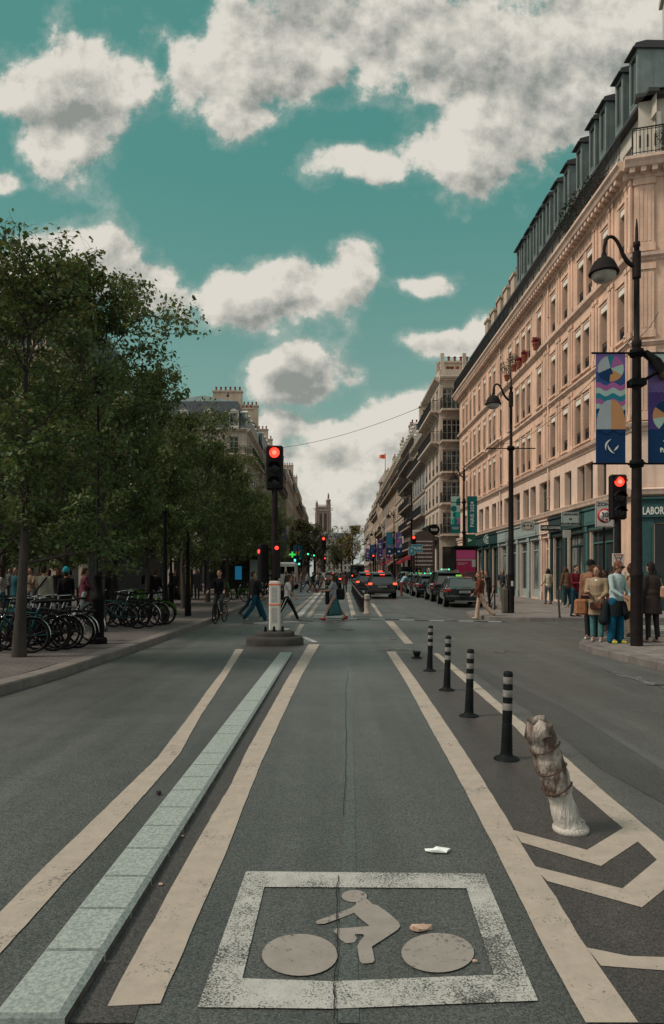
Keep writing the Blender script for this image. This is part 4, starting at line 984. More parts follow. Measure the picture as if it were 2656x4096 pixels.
def flagpole():
    X, Y = right_x(185)+1.2, 181.0
    o = thing('roof_turret', 'small stone turret with an orange-red flag on the roofline of the right row', 'turret', (X, Y, 20))
    t = MB(); t.lathe([(1.5, 0), (1.5, 5.6), (1.8, 5.8), (1.8, 6.2), (.5, 8.2), (.1, 9.4)], (0, 0, 0), 10); t.build('turret_body', M_dull, o)
    t = MB(); t.tube((0, 0, 9.2), (0, 0, 13.5), .07, n=6); t.build('flagpole', M_rail, o)
    t = MB(); pts = []
    for i in range(7):
        x = -i*.25; y = .12*math.sin(i*1.1); pts.append((x, y))
    t.strip([(x, y, 13.3-abs(x)*.2) for x, y in pts], [(x, y, 12.1+abs(x)*.05-.02) for x, y in pts]); fl = t.build('flag', mat('orange_flag', (.75, .13, .07), .7), o)
    md = fl.modifiers.new('thickness', 'SOLIDIFY'); md.thickness = .02
flagpole()
# ================================================================ street objects
def at(u, Y, h=.14): return Vector(((u-UC)/FPX*Y, Y, zg(Y)+h))
def torus(mb, c, Rr, r, n=24, k=5, m=0, axis='x'):
    vs = []
    for i in range(n):
        a = 2*math.pi*i/n
        for j in range(k):
            b = 2*math.pi*j/k; rr = Rr+r*math.cos(b); w = r*math.sin(b)
            p = (w, rr*math.cos(a), rr*math.sin(a)) if axis == 'x' else (rr*math.cos(a), rr*math.sin(a), w)
            vs.append(Vector(c)+Vector(p))
    mb.add(vs, [(i*k+j, ((i+1) % n)*k+j, ((i+1) % n)*k+(j+1) % k, i*k+(j+1) % k) for i in range(n) for j in range(k)], m, True)

# ---- trees
M_bark = mat('tree_bark', (.045, .038, .033), .9, .35, 5, .6, stretch=(1, 1, .3), bscale=30)
M_leaf = mat('leaf_green', (.070, .112, .040), .6, .45, 1.1, spec=.25)
M_leaf2 = mat('leaf_rust', (.12, .095, .035), .6, .4, 1.3, spec=.25)
M_leaf3 = mat('leaf_light', (.12, .14, .04), .6, .3, 1.5, spec=.25)
for m_ in (M_leaf, M_leaf2, M_leaf3):
    b_ = m_.node_tree.nodes['Principled BSDF']; nt_ = m_.node_tree; tl_ = nt_.nodes.new('ShaderNodeBsdfTranslucent'); tl_.inputs[0].default_value = (.12, .16, .04, 1); ms_ = nt_.nodes.new('ShaderNodeMixShader'); ms_.inputs[0].default_value = .28
    nt_.links.new(b_.outputs[0], ms_.inputs[1]); nt_.links.new(tl_.outputs[0], ms_.inputs[2]); nt_.links.new(ms_.outputs[0], nt_.nodes['Material Output'].inputs[0])
def tree_meshes(seed, H, z0, Rm, nleaf, lsz=.11, tr=.13):
    rd = random.Random(seed); tb = MB(); lv = []; lf = []; lm = []
    def env(z):
        t = (z-z0)/(H-z0); t = max(0, min(1, t))
        return Rm*(.80+.5*t)*math.sqrt(max(0, 1-t**2.4))+.15 if t > .0 else Rm*.7
    top = Vector((rd.uniform(-.3, .3), rd.uniform(-.3, .3), H*.80))
    tp = [Vector((0, 0, -.1))]; n = 8
    for i in range(1, n+1):
        t = i/n; tp.append(Vector((top.x*t+rd.uniform(-.05, .05), top.y*t+rd.uniform(-.05, .05), top.z*t)))
    rad = [tr*1.35]+[tr*(1-.8*i/n) for i in range(1, n+1)]
    tb.path(tp, rad, 9)
    twigs = []
    def leafcluster(p, d, k):
        for _ in range(k):
            s = lsz*rd.uniform(.6, 1.25); c = p+Vector((rd.gauss(0, .075), rd.gauss(0, .075), rd.gauss(0, .05)))
            ax = Vector((rd.gauss(0, 1), rd.gauss(0, 1), rd.gauss(-.35, .5))).normalized(); up = Vector((rd.gauss(0, .5), rd.gauss(0, .5), 1)); sd_ = ax.cross(up).normalized()*s*.36
            mid = c+ax*s*.45+Vector((0, 0, .05*s)); o = len(lv)
            lv.extend([c, mid+sd_, c+ax*s-Vector((0, 0, .18*s)), mid-sd_]); lf.append((o, o+1, o+2, o+3)); lm.append(2 if rd.random() < .05 else (1 if rd.random() < .09+.28*max(0, (c.z-H*.72)/(H*.3)) else 0))
    def branch(p, d, L, r, lvl):
        k = 4 if lvl < 2 else 3; pts = [p]; dd = d.copy()
        for i in range(k):
            dd = (dd+Vector((rd.gauss(0, .13), rd.gauss(0, .13), rd.gauss(.06, .10)))).normalized(); q_n = pts[-1]+dd*L/k; q_n.z = min(q_n.z, H-.1+rd.uniform(-.25, .1)); pts.append(q_n)
        tb.path(pts, [r*(1-.75*i/k) for i in range(k+1)], 5 if lvl < 2 else 3)
        if lvl >= 1: twigs.append((pts, lvl))
        if lvl < 3 and pts[-1].z < H-.15:
            for i in range(1, k+1):
                for _ in range(2 if lvl == 0 else (1 if lvl == 2 else 2)):
                    a = (pts[i]-pts[i-1]).normalized(); o = Vector((rd.gauss(0, 1), rd.gauss(0, 1), rd.gauss(.15, .6))); o = (o-a*o.dot(a)).normalized()
                    branch(pts[i], (a*.75+o*.8).normalized(), L*rd.uniform(.34, .52), r*.45, lvl+1)
    nl = 15
    for i in range(nl):
        t = (i+.5)/nl; z = z0*.9+(H*.80-z0*.9)*t; az = i*2.4+rd.uniform(-.3, .3); el = R(18+48*t+rd.uniform(-8, 8))
        j = min(n-1, int(z/top.z*n)); f = z/top.z*n-j; p = tp[j].lerp(tp[j+1], f)
        L = env(z+.6)*rd.uniform(.85, 1.12)/max(.55, math.cos(el))*.9; L = min(L, H*.42)
        branch(p, Vector((math.cos(az)*math.cos(el), math.sin(az)*math.cos(el), math.sin(el))), L, tr*.42*(1-.5*t), 0)
    for q in range(4): branch(tp[-1], Vector((rd.gauss(0, .45), rd.gauss(0, .45), 1)).normalized(), H*.17, tr*.2, 0)
    tot = sum((3 if l == 1 else 2) for _, l in twigs); per = nleaf/tot/3.2
    for pts, l in twigs:
        for i in range(1, len(pts)):
            for s_ in range(2 if l == 1 else 1):
                q = pts[i-1].lerp(pts[i], rd.random())
                if q.z > z0*.85:
                    dr = 1.0 if q.z < H*.8 else .75
                    k = per*rd.uniform(.5, 1.5)*dr; leafcluster(q, None, int(k)+(rd.random() < k % 1))
    me = bpy.data.meshes.new('crown'); me.from_pydata([tuple(v) for v in lv], [], lf)
    for x in (M_leaf, M_leaf2, M_leaf3): me.materials.append(x)
    me.polygons.foreach_set('material_index', lm); me.update()
    return tb.mesh('trunk', M_bark), me
def tree(meshes, name, label, loc, rz, sc, group):
    o = thing(name, label, 'tree', loc, rz, group); o.scale = (sc if isinstance(sc, tuple) else (sc,)*3)
    link(meshes[0], 'trunk', o); link(meshes[1], 'crown', o); return o
T0 = tree_meshes(15, 8.5, 2.0, 1.6, 30000, .11, .11); T1 = tree_meshes(11, 8.6, 1.9, 2.0, 27000, .15); T2 = tree_meshes(12, 9.8, 1.9, 2.1, 36000, .15); T3 = tree_meshes(13, 10.4, 2.0, 2.05, 38000, .15); T4 = tree_meshes(14, 9.3, 1.9, 2.1, 27000, .155)
print('leaves', [len(t[1].polygons) for t in (T0, T1, T2, T3, T4)])
TG = 'trees lining the left pavement and the square'
row1 = [(12.75, 19, T0, (1.0, .9, .86)), (18.6, 113, T3, (.72, .8, .92)), (24.6, 155, T2, (.68, .85, .88)), (30.6, 190, T4, (.85, .8, .93)), (36.6, 214, T1, (.9, .9, .98)), (43, 233, T4, (.88, .88, .93)), (49.5, 248, T1, 1.0), (56, 257, T4, .88), (63, 265, T1, .98), (71, 272, T4, .86), (79, 278, T1, .95)]
ordw = ['nearest', 'second', 'third', 'fourth', 'fifth', 'sixth', 'seventh', 'eighth', 'ninth', 'tenth', 'farthest']
for i, (Y, u, T, sc) in enumerate(row1):
    loc = at(u, Y) if i == 0 else Vector((-6.5 if i > 1 else -6.1, Y, zg(Y)+.14))
    tree(T, 'street_tree', f'dark leafy tree, {ordw[i]} from the camera in the row along the left kerb', loc, i*1.9, sc, TG)
row2 = [(19.5, -9.4, T3, .95), (26, -9.9, T1, 1.05), (33, -10.2, T2, 1.0), (40, -10.2, T3, .9), (47.5, -10.4, T1, 1.0), (56, -10.5, T4, .9), (65, -10.5, T2, .9)]
for i, (Y, X, T, sc) in enumerate(row2): tree(T, 'street_tree', f'dark leafy tree, {ordw[i] if i < 6 else "farthest"} from the camera in the second row of the square', (X, Y, zg(Y)+.14), 2+i*1.3, sc, TG)
row3 = [(31, -14.6, T1, .96), (39, -14.8, T4, .84), (47, -15, T2, .85), (56, -15.5, T1, .95)]
for i, (Y, X, T, sc) in enumerate(row3): tree(T, 'street_tree', f'leafy tree, {ordw[i]} from the camera in the inner third row', (X, Y, zg(Y)+.14), 4+i*1.7, sc, TG)
for i, (Y, X, T, sc) in enumerate([(44, -21.5, T2, .78), (53, -25.5, T3, .7), (50, -19.2, T4, .8)]): tree(T, 'street_tree', f'small tree deep in the square, {ordw[i]} from the camera', (X, Y, zg(Y)+.14), 1+i, sc, TG)
M_lf4 = mat('sunlit_yellow_leaf', (.23, .19, .055), .6, .35, .5); M_lf5 = mat('olive_leaf', (.09, .095, .035), .6, .35, .5)
TF = tree_meshes(21, 14, 3.0, 5.0, 7000, .42, .3)
def ftree(label, X, Y, sc, a, b, rz):
    o = tree(TF, 'plane_tree', label, (X, Y, zg(Y)+.1), rz, sc, 'yellowing trees near the tower')
    for c in kids(o):
        if c.name.startswith('crown'):
            for k, m_ in enumerate((a, b, b)): c.material_slots[k].link = 'OBJECT'; c.material_slots[k].material = m_
ftree('large yellow-green tree beyond the cars, nearest of the right hand pair', 6.4, 215, 1.12, M_lf4, M_lf5, 0); ftree('yellow-green tree standing behind the large one on the right', 3.4, 245, 1.0, M_lf5, M_lf4, 2); ftree('dark low tree closing the middle of the street', 1.0, 290, .95, M_leaf, M_lf5, 3)
ftree('olive tree beside the distant green traffic lights', -6.2, 185, 1.02, M_lf5, M_lf4, 4); ftree('olive tree just left of the tower', -5.3, 220, 1.1, M_lf5, M_leaf3, 5); ftree('tall yellowing tree in front of the left row houses', -7.6, 160, .95, M_lf5, M_lf4, 6)

# ---- street lamps
def lamp(label, loc, arm=1, hgt=8.75, group='tall black street lamps', brackets=(), rot=0, near=False, box=False, cat='street lamp'):
    o = thing('street_lamp', label, cat, loc, rot, group); n = 16 if near else 8; k = hgt/8.75
    p = MB(); p.lathe([(.125, 0), (.125, 1.45), (.135, 1.47), (.135, 1.52), (.115, 1.58), (.085, 6.3), (.10, 6.32), (.10, 6.42), (.06, 6.46), (.055, hgt-.35), (.075, hgt-.33), (.07, hgt-.25), (.035, hgt-.22), (.03, hgt+.05), (.01, hgt+.25)], n=n); p.build('pole', M_pole, o)
    z = 8.05*k; a = MB(); pts = []
    ctr = [(-.05, z-.05), (-.25, z-.02), (-.5, z+.12), (-.72, z+.42), (-.95, z+.58), (-1.2, z+.56), (-1.32, z+.36), (-1.33, z+.18)]
    cv = [Vector((x*arm*.52, 0, zz)) for x, zz in ctr]
    for _ in range(2): cv = [cv[0]]+[q for p_, q_ in zip(cv, cv[1:]) for q in (p_*.75+q_*.25, p_*.25+q_*.75)]+[cv[-1]]
    a.path(cv, [.055-.02*min(1, 2*i/len(cv)) for i in range(len(cv))], 8); a.tube((0, 0, z-.3), (0, 0, z+.25), .085, n=n); a.build('arm', M_pole, o)
    hx = -1.33*arm*.52; h = MB(); h.lathe([(.05, .22), (.06, .14), (.14, .10), (.22, .02), (.275, -.10), (.285, -.17), (.31, -.18), (.31, -.215), (.26, -.22)], (hx, 0, z), n, smooth=True); hd = h.build('lamp_head', M_pole, o)
    g_ = MB(); g_.lathe([(.255, -.215), (.235, -.29), (.17, -.36), (.09, -.395), (.001, -.40)], (hx, 0, z), n); g_.build('globe', mat('lamp_glass', (.34, .32, .28), .25, .3, 5), hd)
    for bz, L in brackets:
        b = MB(); b.lathe([(.09, -.09), (.14, -.07), (.14, .07), (.09, .09)], (0, 0, bz), n); b.tube((-L, -.0, bz), (L, 0, bz), .022, n=6); b.lathe([(.17, -.02), (.17, .02)], (0, 0, bz), n); b.build('banner_bracket', M_black, o)
    if box:
        b = MB(); b.box(-.34, -.13, -.1, .16, 0, .95, bev=.03); b.build('service_box', mat('olive_box', (.075, .07, .055), .7, .2, 4), o); b = MB(); b.box(-.03, .05, -.145, -.125, 1.05, 1.25); b.build('access_plate', M_offw, o)
    return o
L1P = Vector((6.42, 14.75, .14))
lamp('tall black street lamp with geometric banners and a spotlight on the near right corner', L1P, brackets=((6.17, .95), (3.84, .95)), near=True)
lamp('tall black street lamp with horizontal cross arm at the far side street corner', at(511, 27.2), hgt=9.05, brackets=((6.4, .95),), near=True, box=True)
RL = [(464, 46.5, 'black street lamp carrying the green banners in front of the peach building', 8.6, ((6.2, .9), (4.2, .25))), (411.5, 64, 'black street lamp without banners beside the red awning', 9.4, ((6.3, .9),)), (394, 85, 'black street lamp carrying light blue banners', 9.1, ((6.3, .8),)), (384, 105, 'black street lamp carrying purple and red banners', 8.9, ()), (375.5, 124, 'black street lamp carrying dark blue banners', 8.9, ()), (370, 145, 'farthest black street lamp on the right pavement', 9.0, ())]
LPOS = []
for u, Y, lab, h, br in RL:
    p = at(u, Y); LPOS.append(p); lamp(lab, p, hgt=h, brackets=br)
for u, Y, lab in ((292.5, 112, 'black street lamp beside the green pharmacy cross'), (301.5, 140, 'thin street lamp farther down the left pavement')): lamp(lab, at(u, Y), arm=-1, hgt=9)
# spotlight on the near lamp
o = thing('spotlight', 'black cylindrical spotlight clamped to the near right lamp post above the banner bracket', 'spotlight', L1P+Vector((0, 0, 5.55)))
s = MB(); s.tube((.16, -.02, .62), (.34, -.12, .42), .075, .095, 14); s.tube((.34, -.12, .42), (.50, -.2, .10), .105, .12, 14); s.build('housing', M_black, o)
s = MB(); s.tube((.475, -.19, .15), (.53, -.215, .06), .13, .13, 14); s.build('hood', mat('dark_brown_hood', (.03, .014, .012), .6), o)
s = MB(); s.box(-.15, .15, -.15, .15, -.08, .06); s.tube((.1, -.06, .0), (.42, -.14, .2), .025); s.tube((.1, -.12, .03), (.42, -.2, .23), .02); s.build('clamp', M_black, o)

# decorative cast iron lamp bases and plain posts on the left
def candelabra(label, loc):
    o = thing('ornate_lamp_post', label, 'lamp post', loc, 0, 'ornate cast iron lamp posts'); p = MB()
    p.lathe([(.20, 0), (.20, .12), (.17, .14)], n=8, smooth=False); p.lathe([(.21, .14), (.20, .9), (.25, .95), (.25, 1.0), (.19, 1.08), (.15, 1.15), (.14, 1.4), (.18, 1.44), (.18, 1.5), (.11, 1.58), (.09, 2.0), (.12, 2.05), (.055, 2.12), (.04, 5.3), (.06, 5.35), (.04, 5.45)], n=12, sx=.62, sy=.62); p.build('pole', M_black, o)
    h = MB(); h.lathe([(.05, 5.45), (.12, 5.72), (.15, 5.77), (.08, 5.87), (.03, 5.95)], n=8, smooth=False); h.build('lantern', M_black, o)
candelabra('ornate black cast iron lamp post beside the nearest parked bicycles', at(98, 15.2)); candelabra('ornate black cast iron lamp post farther back by the yellow poster', at(171, 31.8))
def post(label, loc, h=3.5, r=.075, cat='post'):
    o = thing('black_post', label, cat, loc, 0); p = MB(); p.lathe([(r*1.7, 0), (r*1.7, .35), (r*1.45, .42), (r*1.25, 1.1), (r, 1.2), (r*.8, h)], n=12); p.build('shaft', M_black, o); p = MB(); p.lathe([(r*.8, h), (r*1.2, h+.02), (r*1.2, h+.08), (.01, h+.14)], n=12); p.build('cap', M_black, o)
post('plain black post at the end of the bicycle racks on the left pavement', at(165, 22.6)); post('plain black post between the bicycle racks and the cyclist', at(188, 25.4), r=.07)

# ---- banners
def cap_text(o, s, size, x, z, m, y=-.016, name='lettering', rz=None, sx=1.0):
    return text(s, size, m, o, (x, y, z), (R(90), 0, 0) if rz is None else rz, sx, name, .006)
K = lambda r, g, b: cm((r, g, b), .75, .06, 3)
C_navy, C_teal, C_mag, C_lil, C_mint, C_orange, C_grey_, C_blue, C_pur, C_green, C_dteal = K(.008, .035, .10), K(.02, .16, .22), K(.30, .10, .26), K(.14, .10, .26), K(.30, .42, .38), K(.42, .22, .10), K(.30, .34, .36), K(.03, .07, .19), K(.07, .045, .17), K(.02, .30, .22), K(.01, .12, .12)
C_let = mat('pale_print', (.58, .60, .56), .7)
class Flag2D(MB):
    def pl(s, pts, m, d): s.add([(x, -.006-d*.0015, z) for x, z in pts], [range(len(pts))], m)
def clipwave(fl, W, z, amp, th, m, d, ph=0, n=24, x0=0):
    up = [(x0+W*i/n, z+amp*math.sin(ph+i/n*4*math.pi)) for i in range(n+1)]; dn = [(x, zz-th) for x, zz in up]
    for i in range(n): fl.pl([dn[i], dn[i+1], up[i+1], up[i]], m, d)
def banner_wave(label, loc, W=.62, H=2.34):
    o = thing('banner', label, 'banner', loc, 0, 'event banners on the near lamp'); f = Flag2D(); mats_ = [C_navy, C_teal, C_mag, C_mint, C_orange, C_grey_, C_blue, C_lil]
    f.box(0, W, -.006, .006, 0, H, 6)
    zb = .72
    f.pl([(0, 0), (W, 0), (W, zb), (0, zb)], 0, 1)
    zc = H-.34; Rr = .275; cx = W/2+.0
    f.pl([(0, H-.42), (W, H-.42), (W, H), (0, H)], 7, 1)
    def arc(a0, a1, m, d, r=Rr, k=10): f.pl([(cx, zc)]+[(cx+r*math.cos(R(a0+(a1-a0)*i/k)), zc+r*math.sin(R(a0+(a1-a0)*i/k))) for i in range(k+1)], m, d)
    arc(105, 210, 5, 2); arc(75, 105, 1, 2); arc(20, 75, 2, 2); arc(-30, 20, 3, 2); arc(-95, -30, 4, 2); arc(210, 265, 0, 2)
    f.pl([(cx-.27, zc-.1), (cx, zc+.02), (cx+.05, zc-.1), (cx-.2, zc-.22)], 0, 3)
    z = H-.66
    for k, (m, th) in enumerate([(2, .12), (3, .12), (1, .12), (2, .11), (3, .11), (0, .10), (1, .10), (2, .09), (0, .14)]): clipwave(f, W, z+.0, .035, th+.05, m, 4+k*.6, .6); z -= th-.005
    # pointed dome, two halves
    dome = [(.5*W*math.sin(t*math.pi/2)**.8, zb+(.62)*math.cos(t*math.pi/2)) for t in [i/10 for i in range(11)]]
    f.pl([(cx, zb)]+[(cx-x, zz) for x, zz in dome], 5, 12); f.pl([(cx, zb)]+[(cx+x, zz) for x, zz in dome][::-1], 4, 12)
    o_ = f.build('cloth', mats_, o)
    a = Flag2D()
    def crescent(cx_, cz, r, a0, a1, wd):
        k = 10; out = []; inn = []
        for i in range(k+1):
            t = R(a0+(a1-a0)*i/k); e = wd*math.sin(math.pi*i/k)+.003; out.append((cx_+r*math.cos(t), cz+r*math.sin(t))); inn.append((cx_+(r-e)*math.cos(t), cz+(r-e)*math.sin(t)))
        for i in range(k): a.pl([inn[i], inn[i+1], out[i+1], out[i]], 0, 14)
    crescent(cx+.02, .36, .15, 95, 215, .035); crescent(cx+.09, .37, .16, 170, 265, .035); crescent(cx+.02, .40, .14, 285, 355, .035)
    a.build('emblem', C_let, o); return o
banner_wave('blue and pink wave patterned banner hanging left of the near right lamp post', L1P+Vector((-.86, 0, 3.84)))
def banner_wheel(label, loc, W=.62, H=2.34):
    o = thing('banner', label, 'banner', loc, 0, 'event banners on the near lamp'); f = Flag2D(); mats_ = [C_navy, C_pur, C_lil, C_mag, C_orange, C_mint, C_blue, C_grey_]
    f.box(0, W, -.006, .006, 0, H, 1); f.pl([(0, 0), (W, 0), (W, .72), (0, .72)], 0, 1); f.pl([(0, 1.5), (W, 1.5), (W, 1.95), (0, 2.0)], 2, 1)
    f.pl([(0, 2.1), (W, 2.0), (W, H), (0, H)], 6, 2); f.pl([(.1, H-.02), (W, H-.02), (W, H-.28), (.3, H-.3), (.15, H-.2)], 5, 3); f.pl([(.1, H-.3), (W, H-.28), (W, 1.75), (.35, 1.7)], 4, 3)
    cx, cz = .42, 1.0; cols = [0, 3, 0, 4, 5, 0, 3, 4]
    for i in range(8):
        a0 = i*45+10; f.pl([(cx, cz)]+[(min(W, cx+.33*math.cos(R(a0+45*j/6))), cz+.33*math.sin(R(a0+45*j/6))) for j in range(7)], cols[i], 5)
    for i in range(6):
        for j in range(8): x, z = .04+i*.09+(j % 2)*.04, 1.42+j*.075; f.pl([(x, z), (x+.018, z+.0), (x+.009, z+.02)], 0, 6)
    f.build('cloth', mats_, o)
    a = Flag2D(); 
    for t in (-1, 1): a.pl([(.40, .38), (.40+t*.09, .48), (.40+t*.02, .56)] if t > 0 else [(.40, .38), (.42, .56), (.31, .48)], 0, 8)
    a.build('emblem', C_let, o); t = textmesh('PARIS', .125, 1.0, bold=.006); t.materials.append(C_let); q = link(t, 'lettering', o, (.40, -.018, .28)); q.rotation_euler = (R(90), 0, 0)
    return o
banner_wheel('purple and navy banner with wheel pattern hanging right of the near right lamp post', L1P+Vector((.24, 0, 3.84)))
def banner_plain(label, loc, W, H, base, top, grp, seed=0, txt=None, stripes=True):
    rd = random.Random(seed); o = thing('banner', label, 'banner', loc, 0, grp); f = Flag2D(); ms_ = [base, top, C_navy, C_mag, C_mint, C_teal, C_lil]
    f.box(0, W, -.006, .006, 0, H, 0)
    if stripes:
        f.pl([(0, H*.3), (W, H*.3), (W, H), (0, H)], 1, 1)
        for i in range(3):
            cx, cz, r = W*rd.uniform(.3, .7), H*(.42+.2*i), W*.3; a0 = rd.uniform(0, 360)
            f.pl([(cx+r*math.cos(R(a0+20*j)), cz+r*math.sin(R(a0+20*j))) for j in range(18 if i % 2 else 10)], rd.choice([3, 4, 5, 6]), 2+i)
    f.build('cloth', ms_, o)
    if not txt:
        a = Flag2D(); a.pl([(W*.3, H*.12), (W*.7, H*.12), (W*.6, H*.2), (W*.4, H*.2)], 0, 6); a.build('emblem', C_let, o)
    return o
p3 = LPOS[0]; GB = 'green event banners'
b1 = banner_plain('green banner with vertical white year lettering right of the lamp by the peach building', p3+Vector((.22, 0, 4.15)), .66, 2.45, C_dteal, C_dteal, GB, 1, txt=1, stripes=False)
tm = textmesh('PARIS 2024', .34, 1.05, bold=.004); tm.materials.append(C_let); q = link(tm, 'lettering', b1, (.33, -.02, 1.25)); q.rotation_euler = (R(90), R(-90), 0)
o = thing('banner', 'green banner with stacked circles and linked rings left of the lamp by the peach building', 'banner', p3+Vector((-.88, 0, 4.15)), 0, GB); f = Flag2D(); f.box(0, .64, -.006, .006, 0, 2.45, 0)
f.pl([(0, .6), (.64, .6), (.64, 2.45), (0, 2.45)], 1, 1); f.pl([(.32, .6), (.64, .6), (.64, 1.0), (.32, 1.0)], 3, 2); f.pl([(.32, 1.0), (.64, 1.0), (.64, 1.42), (.32, 1.42)], 2, 2)
for cz, a0, a1, m, x in ((1.63, 0, 360, 0, .2), (1.22, 90, 270, 0, .32), (.8, 90, 270, 2, .25), (.8, 270, 450, 0, .25)): f.pl([(x+.2*math.cos(R(a0+(a1-a0)*j/16)), cz+.2*math.sin(R(a0+(a1-a0)*j/16))) for j in range(17)], m, 4)
f.pl([(.36, 1.85), (.36, 2.1)]+[(.64-.28*math.cos(R(j*9)), 2.1+.25*math.sin(R(j*9))) for j in range(11)]+[(.64, 1.85)], 0, 4); f.build('cloth', [C_dteal, K(.30, .42, .38), C_green, C_mag], o)
r_ = MB()
for i in range(5): torus(r_, (.16+i*.08, -.02, .34-(i % 2)*.05), .055, .007, 14, 4, axis='x') if False else r_.path([(.16+i*.08+.055*math.cos(R(a)), -.02, .34-(i % 2)*.05+.055*math.sin(R(a))) for a in range(0, 361, 24)], .007, 4)
r_.build('linked_rings', C_let, o)
for k, (li, a, b, la, lb_) in enumerate([(2, (C_navy, C_teal), (C_navy, C_lil), 'pale blue banner left of its lamp, nearest of the far right banners', 'pale blue and lilac banner right of its lamp, nearest of the far right banners'), (3, (C_pur, C_pur), (K(.25, .02, .10), K(.30, .03, .14)), 'purple banner left of the lamp in the middle distance', 'crimson banner right of the lamp in the middle distance'), (4, (C_navy, C_blue), (C_pur, C_lil), 'navy banner left of the distant right lamp', 'dark violet banner right of the distant right lamp'), (5, (C_navy, C_lil), (C_navy, C_blue), 'small lilac banner on the farthest right lamp', 'small navy banner on the farthest right lamp')]):
    p = LPOS[li]; banner_plain(la, p+Vector((-.95, 0, 3.6)), .8, 2.7, *a, 'event banners farther down the right pavement', 10+k); banner_plain(lb_, p+Vector((.18, 0, 3.6)), .8, 2.7, *b, 'event banners farther down the right pavement', 20+k)
for X, Y, z, lab, cc in ((-7.6, 92, 4.4, 'lilac banner in front of the soot-dark house on the left', (C_navy, C_lil)), (-6.9, 92.5, 4.4, 'pale violet banner right of the lilac banner on the left', (C_navy, C_lil)), (-7.3, 128, 3.6, 'teal banner hanging near the parking sign on the left', (C_dteal, C_teal)), (-6.3, 128.5, 3.6, 'dark green banner beside the teal one on the left', (C_dteal, C_dteal))):
    banner_plain(lab, (X, Y, zg(Y)+z), .9, 2.9, *cc, 'event banners on the left pavement', int(X*-10))

# ---- traffic lights
M_house = mat('signal_housing', (.010, .008, .009), .6, .2, 6, spec=.12)
def signal(label, loc, z0, z1, lit, w=.33, pole_r=.06, grp='traffic lights', rim=None, n=12, sheath=False, rz=0, small=None, pole=True):
    o = thing('traffic_light', label, 'traffic light', loc, rz, grp); h = z1-z0; p = MB()
    if pole: p.lathe([(pole_r*1.25, 0), (pole_r*1.25, .3), (pole_r, .35), (pole_r*.85, z0+.02)], n=n); p.build('pole', M_pole, o)
    b = MB(); b.box(-w/2, w/2, -.09, .10, z0, z1, bev=.035); hb = b.build('signal_head', rim or M_house, o)
    r = w*.30
    for i in range(3):
        zc = z1-h*(i+.5)/3; on = (lit == i); ln = MB(); ln.lathe([(r, 0), (r*.8, .02), (.001, .03)], (0, 0, 0), 16, M=Matrix.Translation((0, -.10, zc)) @ Matrix.Rotation(R(90), 4, 'X'))
        lo = ln.build('lens', (M_red if i == 0 else M_green) if on else M_off, hb)
        if on and i == 0 and w > .25:
            ln = MB(); ln.lathe([(r*.45, 0), (.001, .01)], (0, 0, 0), 12, M=Matrix.Translation((0, -.131, zc)) @ Matrix.Rotation(R(90), 4, 'X')); ln.build('lens_centre', M_redhot, hb)
        v = MB(); k = 10; a0, a1 = (10, 170)
        top = [(r*1.22*math.cos(R(a0+(a1-a0)*j/k)), zc+r*1.22*math.sin(R(a0+(a1-a0)*j/k))) for j in range(k+1)]
        v.strip([(x, -.092, z) for x, z in top], [(x, -.24 if w > .25 else -.15, z-.02) for x, z in top], 0, True); v.strip([(x*.94, -.24 if w > .25 else -.15, z-.025) for x, z in top], [(x*.94, -.092, z-.01) for x, z in top], 0, True)
        v.build('visor', M_house, hb)
    return o
IY = 16.5; IX = (638.5*.4303-UC)/FPX*IY
# island
o = thing('traffic_island', 'stepped dark concrete island base carrying the central traffic light', 'traffic island', (IX, IY, 0))
def slab(L, Wd, z0, z1, b=.07):
    m_ = MB(); vs = []; k = 10
    def ring(inset, z):
        rr = Wd/2-inset; out = []
        for s_, c in ((1, L/2-Wd/2), (-1, -(L/2-Wd/2))):
            for j in range(k+1):
                a = -math.pi/2*s_+s_*0+math.pi*j/k if s_ > 0 else math.pi/2+math.pi*j/k
                out.append((c+rr*math.cos(a), rr*math.sin(a), z))
        return out
    rs = [ring(0, z0), ring(0, z1-b), ring(b*.3, z1-b*.3), ring(b, z1)]; n_ = len(rs[0])
    for r_ in rs: vs += r_
    m_.add(vs, [(i*n_+j, i*n_+(j+1) % n_, (i+1)*n_+(j+1) % n_, (i+1)*n_+j) for i in range(3) for j in range(n_)], 0, True); m_.add(rs[-1], [range(n_)]); return m_
M_conc = mat('dark_concrete', (.050, .047, .044), .9, .3, 5, .5, bscale=60)
slab(1.36, .95, -.02, .20).build('lower_slab', M_conc, o); slab(.94, .62, .19, .32, .05).build('upper_slab', M_conc, o)
for x in (-.20, .0, .20):
    b = MB(); b.lathe([(.035, .318), (.03, .40), (.02, .44), (.001, .45)], (x, -.2, 0), 8); b.build('bolt', M_black, o)
TLb = signal('central black traffic light with a red lamp on a white banded post', (IX, IY, .32), 3.32, 4.36, 0, w=.40, pole_r=.085, rim=M_house)
s = MB(); s.box(-.13, .13, -.11, .11, 0, 1.18, bev=.03)
for z in (1.09, .66): pass
sh_ = s.build('white_sheath', mat('dirty_white_plastic', (.56, .53, .48), .5, .12, 3), TLb)
for z in (1.06, .585): s = MB(); s.box(-.138, .138, -.118, .118, z, z+.075, bev=.03); s.build('orange_band', mat('orange_tape', (.72, .12, .03), .5), sh_)
s = MB(); s.box(-.065, .065, -.1125, -.1105, .19, .55); s.box(-.065, .065, -.1125, -.1105, .68, 1.03); s.build('reflector_panel', mat('grey_reflector', (.36, .35, .33), .35, .2, 20), sh_)
